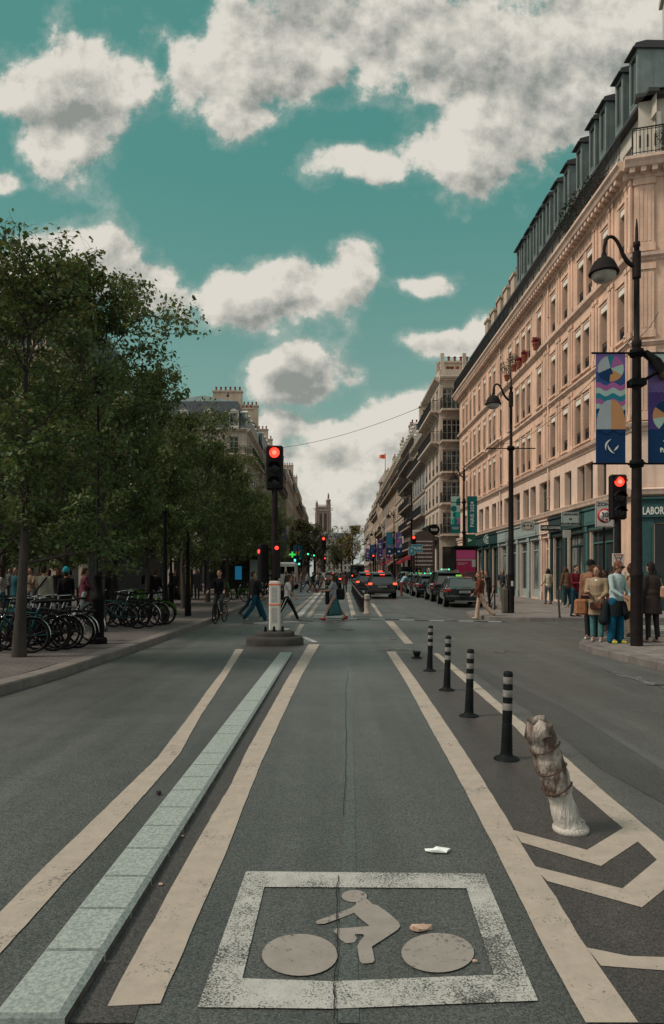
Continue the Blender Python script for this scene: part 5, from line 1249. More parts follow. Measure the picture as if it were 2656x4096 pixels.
s = MB(); s.box(-.075, .075, -.11, .08, 1.24, 2.1, bev=.02); sm_ = s.build('repeater_head', M_house, TLb, (.06, -.06, 0)); s = MB(); s.lathe([(.045, 0), (.001, .02)], n=12, M=Matrix.Translation((.06, -.175, 1.95)) @ Matrix.Rotation(R(90), 4, 'X')); s.build('repeater_lens', M_red, TLb)
s = MB(); s.box(-.085, .085, -.12, .1, 0, .9, bev=.02); sh2 = s.build('side_head', M_house, TLb, (-.27, 0, 1.15)); sh2.rotation_euler.z = R(-52); s = MB(); s.lathe([(.05, 0), (.001, .02)], n=12, M=Matrix.Translation((0, -.125, .72)) @ Matrix.Rotation(R(90), 4, 'X')); s.build('side_lens', M_red, sh2)
s = MB(); s.tube((-.2, 0, 1.9), (0, 0, 1.95), .02); s.tube((-.2, 0, 1.3), (0, 0, 1.3), .02); s.build('side_bracket', M_black, TLb)
tr = signal('black traffic light with a red lamp in front of the near right lamp post', (6.51, 15.95, .14), 2.76, 3.78, 0, w=.37, pole_r=.085)
# cycle give-way plate
o = thing('cycle_sign', 'small white give-way plate with red triangle on the near right traffic light pole', 'sign', (6.46, 15.80, 1.80))
s = MB(); s.box(-.135, .135, -.01, .01, .03, .32, bev=.004); s.build('plate', M_offw, o)
s = MB(); s.prism([(-.11, -.0105, .30), (.11, -.0105, .30), (0, -.0105, .05)], .002, axis=(0, -1, 0)); tp_ = s.build('red_triangle', mat('sign_red', (.30, .03, .035), .5), o); s = MB(); s.prism([(-.075, -.0135, .275), (.075, -.0135, .275), (0, -.0135, .105)], .002, axis=(0, -1, 0)); s.build('triangle_field', mat('sign_cream', (.5, .42, .38), .5), tp_)
s = MB()
for x in (-.03, .03): s.path([(x+.016*math.cos(R(a)), -.018, .225+.016*math.sin(R(a))) for a in range(0, 361, 40)], .003, 4)
s.tube((-.03, -.018, .225), (.01, -.018, .25), .003, n=4); s.tube((.01, -.018, .25), (.03, -.018, .225), .003, n=4); s.build('bicycle_pictogram', mat('sign_dark', (.04, .03, .03), .5), tp_)
sigs = [(469, 0, 192, 0, 0)]
for lab, X, Y, zt, h, lit in [('green traffic light left of the other distant green one', -3.25, 95, 5.0, 1.15, 2), ('green traffic light right of the other distant green one', -2.7, 105, 5.0, 1.1, 2), ('red traffic light on the middle island beyond the crossing', -.72, 60, 4.7, 1.1, 0), ('small far red traffic light left of the bus', -1.2, 120, 4.1, 1.0, 0), ('small red traffic light in front of the right hand awnings', 5.9, 100, 4.1, 1.0, 0), ('red traffic light above the blue taxi signs', 6.65, 57, 4.65, 1.0, 0)]:
    signal(lab, (X, Y, zg(Y)+.02), zt-h, zt, lit, w=.38, pole_r=.085, n=8)
# middle island beyond
o = thing('traffic_island', 'low concrete island in the middle distance with white banded post', 'traffic island', (-.72, 60, zg(60))); slab(2.2, 1.0, 0, .28).build('lower_slab', M_conc, o)
s = MB(); s.box(-.14, .14, -.14, .14, .28, 1.6, bev=.03); s.build('white_sheath', MATS['dirty_white_plastic'], o)
for z in (1.5, .95): s = MB(); s.box(-.145, .145, -.145, .145, z, z+.06); s.build('orange_band', MATS['orange_tape'], o)

# ---- bollards
M_rub = mat('black_rubber', (.007, .009, .009), .6, .3, 8, .2, spec=.12); M_refl = mat('grey_reflective_band', (.20, .19, .18), .4, .35, 14)
def bollard(label, loc, tilt, cat='bollard'):
    o = thing('flexible_bollard', label, cat, loc, 0, 'black flexible bollards with grey bands'); Mt = Matrix.Rotation(R(tilt), 4, 'Y')
    b = MB(); b.lathe([(.112, 0), (.112, .012), (.10, .022), (.06, .035), (.055, .05)], n=20); b.build('base', M_rub, o)
    b = MB(); pr = [(.054, .045)]
    for i in range(9): z = .06+i*.03; pr += [(.054-.001*i, z), (.049-.001*i, z+.015)]
    pr += [(.043, .34), (.041, .75), (.036, .768), (.015, .775)]
    b.lathe(pr, n=16, M=Mt); b.build('post', M_rub, o)
    for z in (.435, .55, .665): b = MB(); b.lathe([(.0425, z), (.0435, z+.003), (.0435, z+.057), (.0425, z+.06)], n=16, M=Mt); b.build('reflective_band', M_refl, o)
bollard('black bollard with grey bands, farthest of the four standing ones', (1.65, 11.83, 0), 1.5); bollard('black bollard with grey bands, second farthest of the four', (1.61, 9.82, 0), 1.8)
bollard('black bollard with grey bands, second nearest of the four', (1.565, 8.0, 0), 1.5); bollard('black bollard with grey bands, nearest and beside the wrapped one', (1.525, 6.12, 0), 1.2)
o = thing('bollard_stub', 'stump of a broken black bollard behind the four standing ones', 'bollard stump', (1.66, 13.7, 0)); b = MB(); b.lathe([(.112, 0), (.112, .012), (.10, .022), (.06, .035)], n=18); b.build('base', M_rub, o); b = MB(); b.lathe([(.05, .03), (.065, .08), (.085, .13), (.08, .135), (.05, .09)], n=14); b.build('torn_post', M_rub, o)
# wrapped leaning bollard
M_wrap = mat('dirty_white_wrap', (.38, .335, .295), .55, 0, 4.6, .9, col2=(.10, .065, .05), sharp=(.42, .56), stretch=(2.6, 2.6, .9), bscale=26)
M_wrap2 = mat('clean_white_wrap', (.47, .44, .40), .6, 0, 4.4, .8, col2=(.12, .08, .062), sharp=(.52, .72), stretch=(2.6, 2.6, .6), bscale=22)
o = thing('wrapped_bollard', 'leaning bollard wrapped in torn dirty white plastic and tape', 'bollard', (1.50, 4.40, 0)); base = Vector((0, 0, 0)); topp = Vector((-.21, -.03, .67))
def wrapped(z0, z1, r0, r1, seed, rough=.010, m=None, nm='wrap', n=40, k=30):
    mb = MB(); vs = []
    q = (topp-base).to_track_quat('Z', 'Y')
    for j in range(k+1):
        t = z0+(z1-z0)*j/k; c = base.lerp(topp, t)
        for i in range(n):
            a = 2*math.pi*i/n; nz_ = .62*mnoise.noise(Vector((math.cos(a)*3.5, math.sin(a)*3.5, t*4+seed)))*rough*1.8+.6*mnoise.noise(Vector((math.cos(a)*9, math.sin(a)*9, t*7+seed)))*rough+mnoise.noise(Vector((math.cos(a)*16, math.sin(a)*16, t*22+seed)))*rough*.5
            r = (r0+(r1-r0)*j/k)*(1+.025*math.sin(t*40))+nz_
            vs.append(c+(q @ Vector((r*math.cos(a), r*math.sin(a), 0))))
    mb.add(vs, [(j*n+i, j*n+(i+1) % n, (j+1)*n+(i+1) % n, (j+1)*n+i) for j in range(k) for i in range(n)], 0, True); mb.add(vs[-n:], [range(n)], 0, True)
    return mb.build(nm, m, o)
wrapped(.04, .42, .088, .068, 1.0, .009, M_wrap2, 'lower_wrap'); wrapped(.38, .80, .088, .086, 2.2, .011, M_wrap, 'upper_wrap'); wrapped(.80, .985, .086, .078, 3.7, .011, M_wrap, 'hood_wrap')
q_ = (topp-base).to_track_quat('Z', 'Y')
for t, r in ((.42, .094), (.60, .096), (.80, .095)):
    b = MB(); c = base.lerp(topp, t); b.path([c+q_ @ Vector((r*math.cos(R(a)), r*math.sin(R(a))*1.0, .01*math.sin(R(a*2)))) for a in range(0, 361, 20)], .0055, 5); b.build('tape_ring', mat('brown_tape', (.06, .035, .028), .5), o)
b = MB(); b.lathe([(.105, 0), (.112, .012), (.11, .03), (.09, .045), (.085, .07)], (0.0, 0, 0), n=28); fb = b.build('flared_foot', M_wrap2, o)
b = MB(); pts = [(-.10, -.02, .60), (-.17, .0, .66), (-.20, -.06, .70), (-.13, -.1, .665), (-.2, .03, .69)]
vs = []; 
for i in range(9):
    a = i/8*math.pi*1.5+2.0; c = base.lerp(topp, .93); vs.append((c+q_ @ Vector((.105*math.cos(a), .105*math.sin(a), .012*math.sin(i*2)-.01)), c+q_ @ Vector((.07*math.cos(a), .07*math.sin(a), .09+.02*math.sin(i*3)))))
b.strip([v[0] for v in vs], [v[1] for v in vs], 0, True); tf = b.build('torn_flap', M_wrap, o); md = tf.modifiers.new('thickness', 'SOLIDIFY'); md.thickness = .004
# far wrapped post and the row of short bollards
o = thing('wrapped_post', 'stout post wrapped in dirty plastic at the head of the black bollard row', 'bollard', (1.46, 29.1, zg(29.1))); b = MB(); b.lathe([(.17, 0), (.17, .05), (.12, .08), (.125, .4), (.12, .72), (.13, .76), (.11, .80), (.03, .82)], n=14); b.build('post', mat('far_wrap', (.30, .26, .23), .7, .35, 5, .5), o)
b = MB(); b.lathe([(.125, .55), (.133, .56), (.133, .6), (.125, .61)], n=14); b.build('tape_ring', MATS['brown_tape'], o)
for i in range(24):
    Y = 30.6+i*1.35; X = 1.34+(Y-30)*.014
    o = thing('short_bollard', 'short black bollard in the close row left of the braking cars', 'bollard', (X, Y, zg(Y)), 0, 'row of short black bollards'); b = MB(); b.lathe([(.14, 0), (.14, .02), (.075, .05), (.065, .3), (.065, .78), (.05, .82), (.001, .83)], n=10); b.build('post', M_rub, o)
    b = MB(); b.lathe([(.066, .62), (.07, .63), (.07, .69), (.066, .7)], n=10); b.build('reflective_band', MATS['grey_reflective_band'], o)

# ---- litter
def scrap(name, label, cat, u, v, w, d, m, seed, z=.012, amp=.012):
    rd = random.Random(seed); p = G(u, v); o = MB(); n = 11; top = []; ctr = Vector((0, 0, z+amp))
    for i in range(n): a = 2*math.pi*i/n; k = rd.uniform(.65, 1.1); top.append(Vector((w/2*k*math.cos(a), d/2*k*math.sin(a), z+rd.uniform(0, amp))))
    low = [Vector((t.x*.97, t.y*.97, .009)) for t in top]
    o.add([ctr]+top, [(0, 1+i, 1+(i+1) % n) for i in range(n)]); o.strip(top+[top[0]], low+[low[0]]); ob = o.build(name, m, None, (p.x, p.y, 0)); tag(ob, label, cat); return ob
scrap('paper_scrap', 'crumpled white paper scrap on the bike lane before the painted box', 'litter', *B_(498, 1056), .17, .075, mat('white_paper', (.75, .80, .79), .6), 1)
lf_ = scrap('dry_leaf', 'curled dry pink-brown leaf on the bicycle symbol', 'leaf', *E_(925, 385), .105, .045, mat('dry_leaf', (.50, .34, .26), .7, .2, 20), 2, amp=.02)
scrap('dry_leaf', 'tiny orange leaf lying beside the granite separator', 'leaf', *A_(845, 988), .035, .03, MATS['dry_leaf'], 3, amp=.004); scrap('dry_leaf', 'tiny tan leaf lower down beside the granite separator', 'leaf', *A_(747, 1214), .03, .02, MATS['dry_leaf'], 4, amp=.004)
scrap('paper_scrap', 'small white litter in the left gutter', 'litter', *A_(431, 184), .15, .08, MATS['white_paper'], 5); scrap('dry_leaf', 'yellow leaf in the left gutter', 'leaf', *A_(243, 245), .12, .07, mat('yellow_leaf', (.32, .26, .07), .7), 6); scrap('dry_leaf', 'small leaf fragment right of the symbol wheel', 'leaf', *E_(1185, 538), .025, .02, MATS['dry_leaf'], 7, amp=.004)
scrap('pebble', 'dark pebble at the left edge of the granite separator', 'stone', *A_(738, 790), .05, .05, mat('dark_pebble', (.02, .02, .02), .8), 8, amp=.02)

# ---- signs on the right
def plate(name, label, cat, loc, w, h, m, rz=0, t=.03, border=None):
    o = thing(name, label, cat, loc, rz); b = MB(); b.box(-w/2, w/2, -t/2, t/2, 0, h, bev=.006); b.build('plate', m, o)
    if border: b = MB(); e = .012; [b.box(*q) for q in ((-w/2+.02, w/2-.02, -t/2-.003, -t/2, h-.035, h-.02), (-w/2+.02, w/2-.02, -t/2-.003, -t/2, .02, .035), (-w/2+.02, -w/2+.035, -t/2-.003, -t/2, .035, h-.035), (w/2-.035, w/2-.02, -t/2-.003, -t/2, .035, h-.035))]; b.build('border', border, o)
    return o
M_ink = mat('dark_ink', (.035, .035, .04), .6); M_sred = MATS['sign_red']
zs = at(606, 24.7); o = plate('speed_zone_sign', 'square white zone 30 speed sign with stickers on a dark post', 'sign', (zs.x-.05, zs.y, 3.35), .66, .92, mat('sign_grey_white', (.42, .40, .38), .5, .1, 5), border=M_sred)
b = MB(); b.lathe([(.26, 0), (.26, .004), (.001, .0045)], n=28, M=Matrix.Translation((0, -.016, .40)) @ Matrix.Rotation(R(90), 4, 'X')); rr_ = b.build('red_ring', mat('strong_red', (.34, .02, .025), .5), o); b = MB(); b.lathe([(.19, 0), (.19, .003), (.001, .0035)], n=28, M=Matrix.Translation((0, -.0215, .40)) @ Matrix.Rotation(R(90), 4, 'X')); b.build('ring_field', MATS['sign_grey_white'], rr_)
cap_text(o, 'ZONE', .17, 0, .79, M_ink, -.018, sx=1.15); cap_text(o, '30', .25, 0, .42, M_ink, -.028)
b = MB(); b.box(-.02, .14, -.0275, -.0255, .2, .32); b.box(.12, .23, -.0275, -.0255, .36, .44); b.build('sticker', M_offw, o); b = MB(); b.box(.01, .11, -.030, -.0277, .22, .30); b.build('red_sticker', M_sred, o)
b = MB(); b.tube((.0, .05, -3.3), (.0, .05, .9), .038); b.build('post', M_black, o)
def on_front(u, z): s = sU(u); return lbw(s, -.25, z), LB_TH+R(90)
def hang(label, u, z, w, h, m, lines, size, tm_=None, border=None, name='hanging_sign', frame=None):
    p = lbw(sU(u), -.24-w/2-.08, z); o = plate(name, label, 'sign', p, w, h, m, LB_TH+R(90), border=border)
    for i, l in enumerate(lines): cap_text(o, l, size, 0, h*(1-(i+.5)/len(lines)), tm_ or M_ink, -.019)
    b = MB(); b.tube((w/2, 0, h*.8), (w/2+.14, 0, h*.8), .014, n=6); b.build('bracket', M_black, o); return o
hang('white rectangular hanging sign of the medical laboratory', 586, 4.02, .86, .66, mat('sign_pale_green', (.40, .44, .41), .5), ['LABORATOIRE', 'DE', 'BIOLOGIE MÉDICALE'], .105, border=M_black)
hang('dark hanging shirt shop sign with pale capitals', 565.5, 3.98, .98, .30, mat('sign_black', (.03, .025, .022), .5), ['CAFÉ COTON'], .17, C_let)
hang('small pale pennant sign beneath the laboratory sign', 577.5, 3.52, .40, .38, M_offw, [], .1)
o = hang('pale square hanging sign with an oval emblem', 540, 4.25, .80, .60, mat('sign_milk', (.44, .42, .38), .5), [], .1)
b = MB(); b.path([(.34*math.cos(R(a)), -.02, .3+.21*math.sin(R(a))) for a in range(0, 361, 15)], .012, 5); b.ell((-.2, -.02, .3), (.06, .006, .07)); b.ell((.2, -.02, .3), (.06, .006, .07)); b.build('oval_emblem', M_ink, o); cap_text(o, 'CAFE', .07, 0, .31, M_ink, -.02)
# round coffee shop emblem flat on the fascia
p = lbw(sU(491), -.24, 4.42); o = thing('round_emblem', 'round white ring emblem on the dark green coffee shop fascia', 'sign', p, LB_TH+R(45)); b = MB(); b.lathe([(.36, -.02), (.36, .02)], n=24, M=Matrix.Rotation(R(90), 4, 'X')); b.build('disc', mat('emblem_green', (.05, .12, .10), .5), o)
b = MB(); b.path([(.33*math.cos(R(a)), -.025, .33*math.sin(R(a))) for a in range(0, 361, 15)], .018, 5); b.path([(.2*math.cos(R(a)), -.025, .2*math.sin(R(a))) for a in range(0, 361, 15)], .012, 5)
for i in range(5): a = R(50+i*20); b.tube((.05*math.cos(a), -.025, .05*math.sin(a)), (.17*math.cos(a), -.025, .17*math.sin(a)), .016, n=5)
for s_ in (-1, 1): b.path([(s_*.04, -.025, -.15), (s_*.12, -.025, -.08), (s_*.14, -.025, .02)], .018, 5)
b.build('emblem_relief', C_let, o)
# advertising panel with magenta poster
o = thing('advertising_panel', 'dark framed advertising panel with a magenta poster behind the parked cars', 'advertising panel', at(465.5, 45.5)); b = MB(); b.box(-.72, .72, -.15, .15, .35, 3.1, bev=.05); b.box(-.5, .5, -.12, .12, 0, .36); b.box(-.8, .8, -.2, .2, 3.1, 3.28, bev=.05); b.build('casing', M_black, o)
b = MB(); b.box(-.62, .62, -.16, -.152, .5, 3.0); po = b.build('poster', mat('magenta_poster', (.25, .012, .06), .4), o); b = MB(); b.box(-.62, .62, -.165, -.161, 2.42, 2.98); b.build('pink_band', mat('pink_poster', (.38, .05, .16), .4), po); b = MB(); b.box(-.62, .62, -.165, -.161, 2.32, 2.38); b.box(.38, .62, -.165, -.161, 1.9, 2.32); b.box(-.55, .1, -.165, -.161, 2.14, 2.17); b.box(-.55, -.1, -.165, -.161, 2.05, 2.08); b.build('pale_print', mat('pale_poster', (.30, .32, .30), .5), po); b = MB(); b.box(-.2, .62, -.165, -.161, .9, 1.6); b.build('stall_picture', mat('brown_picture', (.10, .05, .05), .5, .5, 3), po)
# arched information totem and the blue taxi signs
o = thing('menu_totem', 'dark arched totem board with rows of pale text behind the taxi rank', 'notice board', at(423.5, 59)); b = MB(); w_ = .92
b.prism([(-w_, .0, 1.9), (w_, 0, 1.9), (w_, 0, 4.3)]+[(w_*.95*math.cos(R(a)), 0, 4.3+.75*math.sin(R(a))) for a in range(0, 181, 15)]+[(-w_, 0, 4.3)], .12, axis=(0, 1, 0)); b.tube((-.7, .06, 0), (-.7, .06, 1.9), .05); b.tube((.7, .06, 0), (.7, .06, 1.9), .05); b.build('board', mat('totem_brown', (.075, .05, .045), .6), o)
b = MB()
for i in range(7): b.box(-.8, .8, -.02, -.004, 2.05+i*.33, 2.05+i*.33+.20)
rb_ = b.build('row_panels', mat('totem_rows', (.16, .10, .09), .6, .3, 4), o); b = MB()
for i in range(7):
    x = -.7
    while x < .65:
        l = random.uniform(.06, .16); b.box(x, x+l, -.026, -.022, 2.12+i*.33, 2.12+i*.33+.06); x += l+.05
b.build('row_print', C_let, o)
def bsign(label, u, Y, z, w, h, txt, post_=True):
    p = at(u, Y, 0); o = plate('blue_sign', label, 'sign', (p.x, p.y, p.z+z), w, h, mat('sign_blue', (.02, .17, .24), .5), 0, border=C_let); cap_text(o, txt, h*.5, 0, h*.5, C_let, -.02, sx=.9)
    b = MB(); b.tube((0, .03, -z), (0, .03, h), .035); b.build('post', M_black, o)
bsign('rectangular blue taxi rank sign beside the red awning', 416.8, 55, 3.25, .92, .62, 'TAXIS'); bsign('narrower blue sign left of the taxi rank sign', 411.5, 54.6, 3.0, .5, .62, 'P')
o = thing('round_sign', 'round black sign with pale capitals in front of the white building', 'sign', at(434, 60, 0)); b = MB(); b.lathe([(.48, -.04), (.48, .04)], (0, 0, 0), 24, M=Matrix.Translation((0, 0, 5.3)) @ Matrix.Rotation(R(90), 4, 'X')); b.tube((0, .06, 0), (0, .06, 4.9), .06); b.build('disc', M_black, o); cap_text(o, 'TAXIS', .27, 0, 5.3, C_let, -.05, sx=.8)
o = plate('hotel_sign', 'white square sign with initials above the red awning', 'sign', at(417.5, 66, 4.75), .95, .9, M_offw); cap_text(o, 'OK', .45, 0, .55, M_ink, -.02); b = MB(); b.box(.4, 2.4, .0, .05, .4, .46); b.build('bracket', M_black, o)
# green plaque below the banner
o = plate('green_plaque', 'small green sign below the green banners', 'sign', p3+Vector((.38, 0, 3.3)), .75, .78, mat('sign_green', (.015, .09, .055), .5)); b = MB(); b.prism([(-.12, -.019, .25), (.18, -.019, .38), (-.12, -.019, .52)], .003, axis=(0, -1, 0)); b.build('pictogram', C_let, o)
# pharmacy cross, parking sign, crossing lamps on the left
p = at(293, 100, 0); o = thing('pharmacy_cross', 'glowing green pharmacy cross on the left side of the street', 'sign', (p.x-.1, p.y, 4.75)); b = MB(); b.box(-.12, .12, -.05, .05, -.42, .42); b.box(-.45, -.122, -.05, .05, -.12, .12); b.box(.122, .45, -.05, .05, -.12, .12); b.build('glow_panel', mat('green_glow', (.02, .6, .05), .4, emit=(.06, 1, .12), es=.6), o); b = MB(); b.box(-.05, .05, .06, .3, -.1, .1); b.tube((0, .3, -4.2), (0, .3, .6), .06); b.build('bracket', M_black, o)
p = at(281.5, 84, 0); o = plate('parking_sign', 'small square parking sign high beside the central traffic light post', 'sign', (p.x, p.y, 3.9), .8, .9, mat('sign_navy', (.04, .06, .09), .5), border=C_let); cap_text(o, 'P', .7, 0, .45, C_let, -.02); b = MB(); b.tube((0, .05, -3.4), (0, .05, .9), .05); b.build('post', M_black, o)
p = at(297.5, 72, 0); o = thing('crossing_signal', 'pedestrian crossing signal with two pale turquoise lamps and yellow plates', 'signal', (p.x, p.y, p.z)); b = MB(); b.tube((0, 0, 0), (0, 0, 3.9), .06); b.build('pole', M_black, o)
b = MB(); b.box(-.42, -.1, -.1, .1, 2.3, 3.3, bev=.02); b.box(.1, .5, -.1, .1, 2.1, 3.0, bev=.02); b.build('signal_box', M_house, o); b = MB(); b.box(-.36, -.16, -.12, -.1, 2.75, 3.0); b.box(.08, .26, -.12, -.1, 2.4, 2.6); b.build('turquoise_lamp', mat('turquoise_lamp', (.05, .6, .55), .4, emit=(.15, 1, .85), es=1.2), o); b = MB(); b.box(-.2, .2, -.03, .03, 3.4, 3.8); b.build('yellow_plate', mat('yellow_sign', (.42, .28, .08), .5), o)
# thin bent post, stand and small items on far right pavement
o = thing('thin_bollard', 'thin leaning dark post at the edge of the far right pavement', 'bollard', (8.05, 24.75, .14)); b = MB(); b.tube((0, 0, 0), (-.06, 0, .98), .036, .034); b.ell((-.06, 0, .98), (.036, .036, .03)); b.build('shaft', mat('brown_post', (.05, .04, .038), .5), o); b = MB(); b.lathe([(.06, 0), (.06, .03), (.04, .05)], n=10); b.build('collar', M_black, o)
o = thing('bike_stand', 'black metal stand with crossed bars between the long haired woman and the lamp', 'stand', at(492.5, 29.2)); b = MB(); b.tube((-.14, 0, 0), (-.14, 0, .98), .03); b.tube((.14, .2, 0), (.14, .2, .98), .03); b.tube((-.14, 0, .2), (.14, .2, .9), .02); b.build('uprights', M_black, o); b = MB(); b.box(-.18, .18, -.03, .23, .98, 1.01); b.build('top_plate', M_pole, o)

# ---- left side furniture
o = thing('bus_shelter', 'dark bus shelter with a lit blue screen under the trees on the left', 'shelter', (-8.8, 48, .35)); b = MB(); b.box(-.1, 4.4, -.9, .9, 2.5, 2.66, bev=.04); b.build('roof', M_black, o); b = MB()
for x in (0, 2.1, 4.2): b.box(x, x+.1, .7, .8, 0, 2.5)
b.build('posts', M_black, o); b = MB(); b.box(.1, 4.2, .74, .76, .4, 2.4); b.build('back_panel', mat('dark_panel', (.03, .032, .03), .2), o)
b = MB(); b.box(2.15, 2.8, -.7, -.62, .95, 2.15); b.build('screen_case', M_black, o); b = MB(); b.box(2.25, 2.7, -.71, -.702, 1.05, 1.95); b.build('blue_screen', mat('blue_screen', (.02, .2, .4), .4, emit=(.015, .2, .38), es=.22), o); b = MB(); b.box(.9, 3.4, -.62, -.6, 2.52, 2.64); b.build('orange_sign', mat('dull_orange', (.25, .13, .03), .5), o)
b = MB(); b.box(3.2, 4.1, -.3, -.2, .6, 2.4); b.build('pale_poster_panel', mat('pale_green_poster', (.18, .24, .21), .4, .3, 2), o)
def poster_col(label, loc, m, w=.7, h=2.2, nm='poster_board'):
    o = thing(nm, label, 'poster board', loc); b = MB(); b.box(-w/2, w/2, -.1, .1, .25, h, bev=.03); b.box(-w/2+.1, w/2-.1, -.06, .06, 0, .26); b.build('casing', M_black, o); b = MB(); b.box(-w/2+.06, w/2-.06, -.11, -.102, .4, h-.1)
    pb = b.build('poster', m, o); b = MB()
    for i in range(5): b.box(-w/2+.1, w/2-.1, -.115, -.111, .6+i*.3, .64+i*.3)
    b.build('poster_lines', M_ink, pb)
poster_col('yellow and brown poster board between the trunks on the left pavement', at(186, 36.5), mat('ochre_poster', (.10, .075, .03), .6, .5, 5)); poster_col('pink poster panel glimpsed between the trunks', at(183, 52), mat('pink_glow', (.35, .03, .09), .5), h=3.2); poster_col('pale poster panel left of the blue screen', at(224, 54), mat('cream_poster', (.30, .26, .22), .6, .2, 3), w=1.2, h=2.9)
o = thing('newsstand', 'grey kiosk standing among the trunks on the left', 'kiosk', at(125, 34)); b = MB(); b.box(-1.5, 1.5, -1, 1, 0, 2.6, bev=.08); b.build('cabin', mat('kiosk_grey', (.06, .056, .052), .6, .3, 3), o); b = MB(); b.box(-1.7, 1.7, -1.2, 1.2, 2.6, 2.8, bev=.08); b.build('roof', M_black, o); b = MB(); b.box(-1.2, 1.2, -1.03, -1.004, .9, 2.2); b.build('shutter', mat('kiosk_shutter', (.045, .045, .043), .5), o)
for k, (u, Y, z) in enumerate(((205, 50, 3.1), (209, 52, 3.0))):
    signal(('left' if k == 0 else 'right')+' one of two red lamps glowing between the trunks', at(u, Y), 2.3, 3.1, 0, w=.3, n=8)
for i, (u, Y) in enumerate(((83, 30), (178, 40), (218, 46))):
    o = thing('litter_bin', f'dark cylindrical litter bin, {ordw[i]} of three among the left trees', 'bin', at(u, Y)); b = MB(); b.lathe([(.25, 0), (.27, .8), (.3, .82), (.3, .9), (.2, .95)], n=12); b.build('body', M_black, o); b = MB(); b.lathe([(.2, .95), (.05, 1.02)], n=12); b.build('lid', M_pole, o)

# overhead cables
def cable(label, pts, r=.012):
    a, c = Vector(pts[0]), Vector(pts[-1]); sag = pts[1]; b = MB(); q = []
    for i in range(25): t = i/24; p = a.lerp(c, t); p.z -= sag*4*t*(1-t); q.append(p)
    b.path(q, r, 4); tag(b.build('overhead_cable', M_black), label, 'cable')
cable('thin cable sagging across the street above the traffic light', [Vector((-10.9, 95, 18.8)), 1.3, Vector((11.9, 63, 18.6))], .022); cable('thin cable strung from the peach facade to the near lamp', [lbw(sU(497), -.1, 11.4), .9, L1P+Vector((0, 0, 6.6))], .011)
cable('thin cable from the near lamp top towards the right edge', [L1P+Vector((0, 0, 6.45)), .1, lbw(LB_W+3.2, -.4, 11.2)], .01)

# potted plants on the long building
def plant(name, label, p, r, m, seed, pot=True, n=260, lz=.11, h=1.0, cat='plant', grp=None):
    rd = random.Random(seed); o = thing(name, label, cat, p, 0, grp); lv = []; lf = []
    for i in range(n):
        d = Vector((rd.gauss(0, 1), rd.gauss(0, 1), rd.gauss(0, 1))).normalized()*r*rd.random()**.5; c = Vector((d.x, d.y, .32+h*r+d.z*h)); a = Vector((rd.gauss(0, 1), rd.gauss(0, 1), rd.gauss(0, 1))).normalized()*lz; s_ = a.cross(Vector((0, 0, 1))).normalized()*lz*.4; k = len(lv)
        lv += [c, c+a*.5+s_, c+a, c+a*.5-s_]; lf.append((k, k+1, k+2, k+3))
    me = bpy.data.meshes.new('foliage'); me.from_pydata([tuple(v) for v in lv], [], lf); me.materials.append(m); link(me, 'foliage', o)
    b = MB(); b.lathe([(.13, 0), (.18, .3), (.2, .32), (.2, .38), (.16, .38)], n=12); b.build('pot', M_terra, o)
    b = MB(); [b.path([(0, 0, .3), (rd.uniform(-.1, .1), rd.uniform(-.1, .1), .3+h*r*.6), (rd.gauss(0, r*.4), rd.gauss(0, r*.4), .3+h*r*1.2)], .012, 4) for _ in range(5)]; b.build('stems', M_bark, o)
M_pl = mat('pot_leaf', (.035, .06, .028), .6, .4, 3); M_fl = mat('red_blossom', (.28, .03, .06), .6, .3, 4); M_pl2 = mat('brown_leaf', (.09, .05, .03), .6, .4, 3)
cw2 = lambda x, y, z: lbw(*(LB_MC @ Vector((x, y, z))))
plant('potted_shrub', 'wispy shrub in terracotta pot on the corner balcony, left one', cw2(1.35, .05, 18.5), .42, M_pl, 1, n=150, lz=.09, h=1.3); plant('potted_shrub', 'shrub in terracotta pot on the corner balcony at the picture edge', cw2(2.3, .0, 18.5), .5, M_pl, 2, n=240, lz=.09, h=1.3)
for i, (u, m, r, lab) in enumerate(((602, M_pl2, .4, 'brown-leaved'), (594, M_pl, .5, 'bushy green'), (586, M_pl2, .55, 'reddish'), (579, M_pl, .6, 'dense dark green'), (573, M_pl, .6, 'trailing green'), (567, M_pl, .5, 'small green'))):
    plant('potted_shrub', f'{lab} potted shrub behind the long balcony railing, {ordw[i]} along it', lbw(sU(u), .05, 18.5), r*1.35, m, 10+i, n=420, lz=.12, h=1.1)
for i, (u, z, m, r, lab) in enumerate(((540.5, 14.75, M_fl, .22, 'red flowers in a window pot, nearest flowering one'), (529, 14.75, M_fl, .2, 'red flowers in a window pot, middle flowering one'), (523.5, 14.75, M_fl, .18, 'red flowers in a window pot, farthest flowering one'), (518, 14.9, M_pl, .42, 'bushy window plant with drooping green leaves'), (511, 14.75, M_pl, .55, 'largest trailing window plant on the peach facade'))):
    plant('window_plant', lab, lbw(sU(u), -.28, z), r, m, 30+i, n=300, lz=.09)
o = thing('pigeon', 'small dark bird perched on a leafy twig above the left trees', 'bird', (-4.62, 31, 9.62)); b = MB(); b.ell((0, 0, 0), (.07, .13, .07), M=Matrix.Rotation(R(25), 4, 'X')); b.ell((0, .11, .11), (.04, .045, .04)); b.cap((0, -.1, -.03), (0, -.24, -.09), .035, .015); b.build('body', mat('pigeon_grey', (.05, .05, .055), .6), o); b = MB(); b.tube((0, .15, .11), (0, .18, .10), .01, .003); b.build('beak', M_black, o)
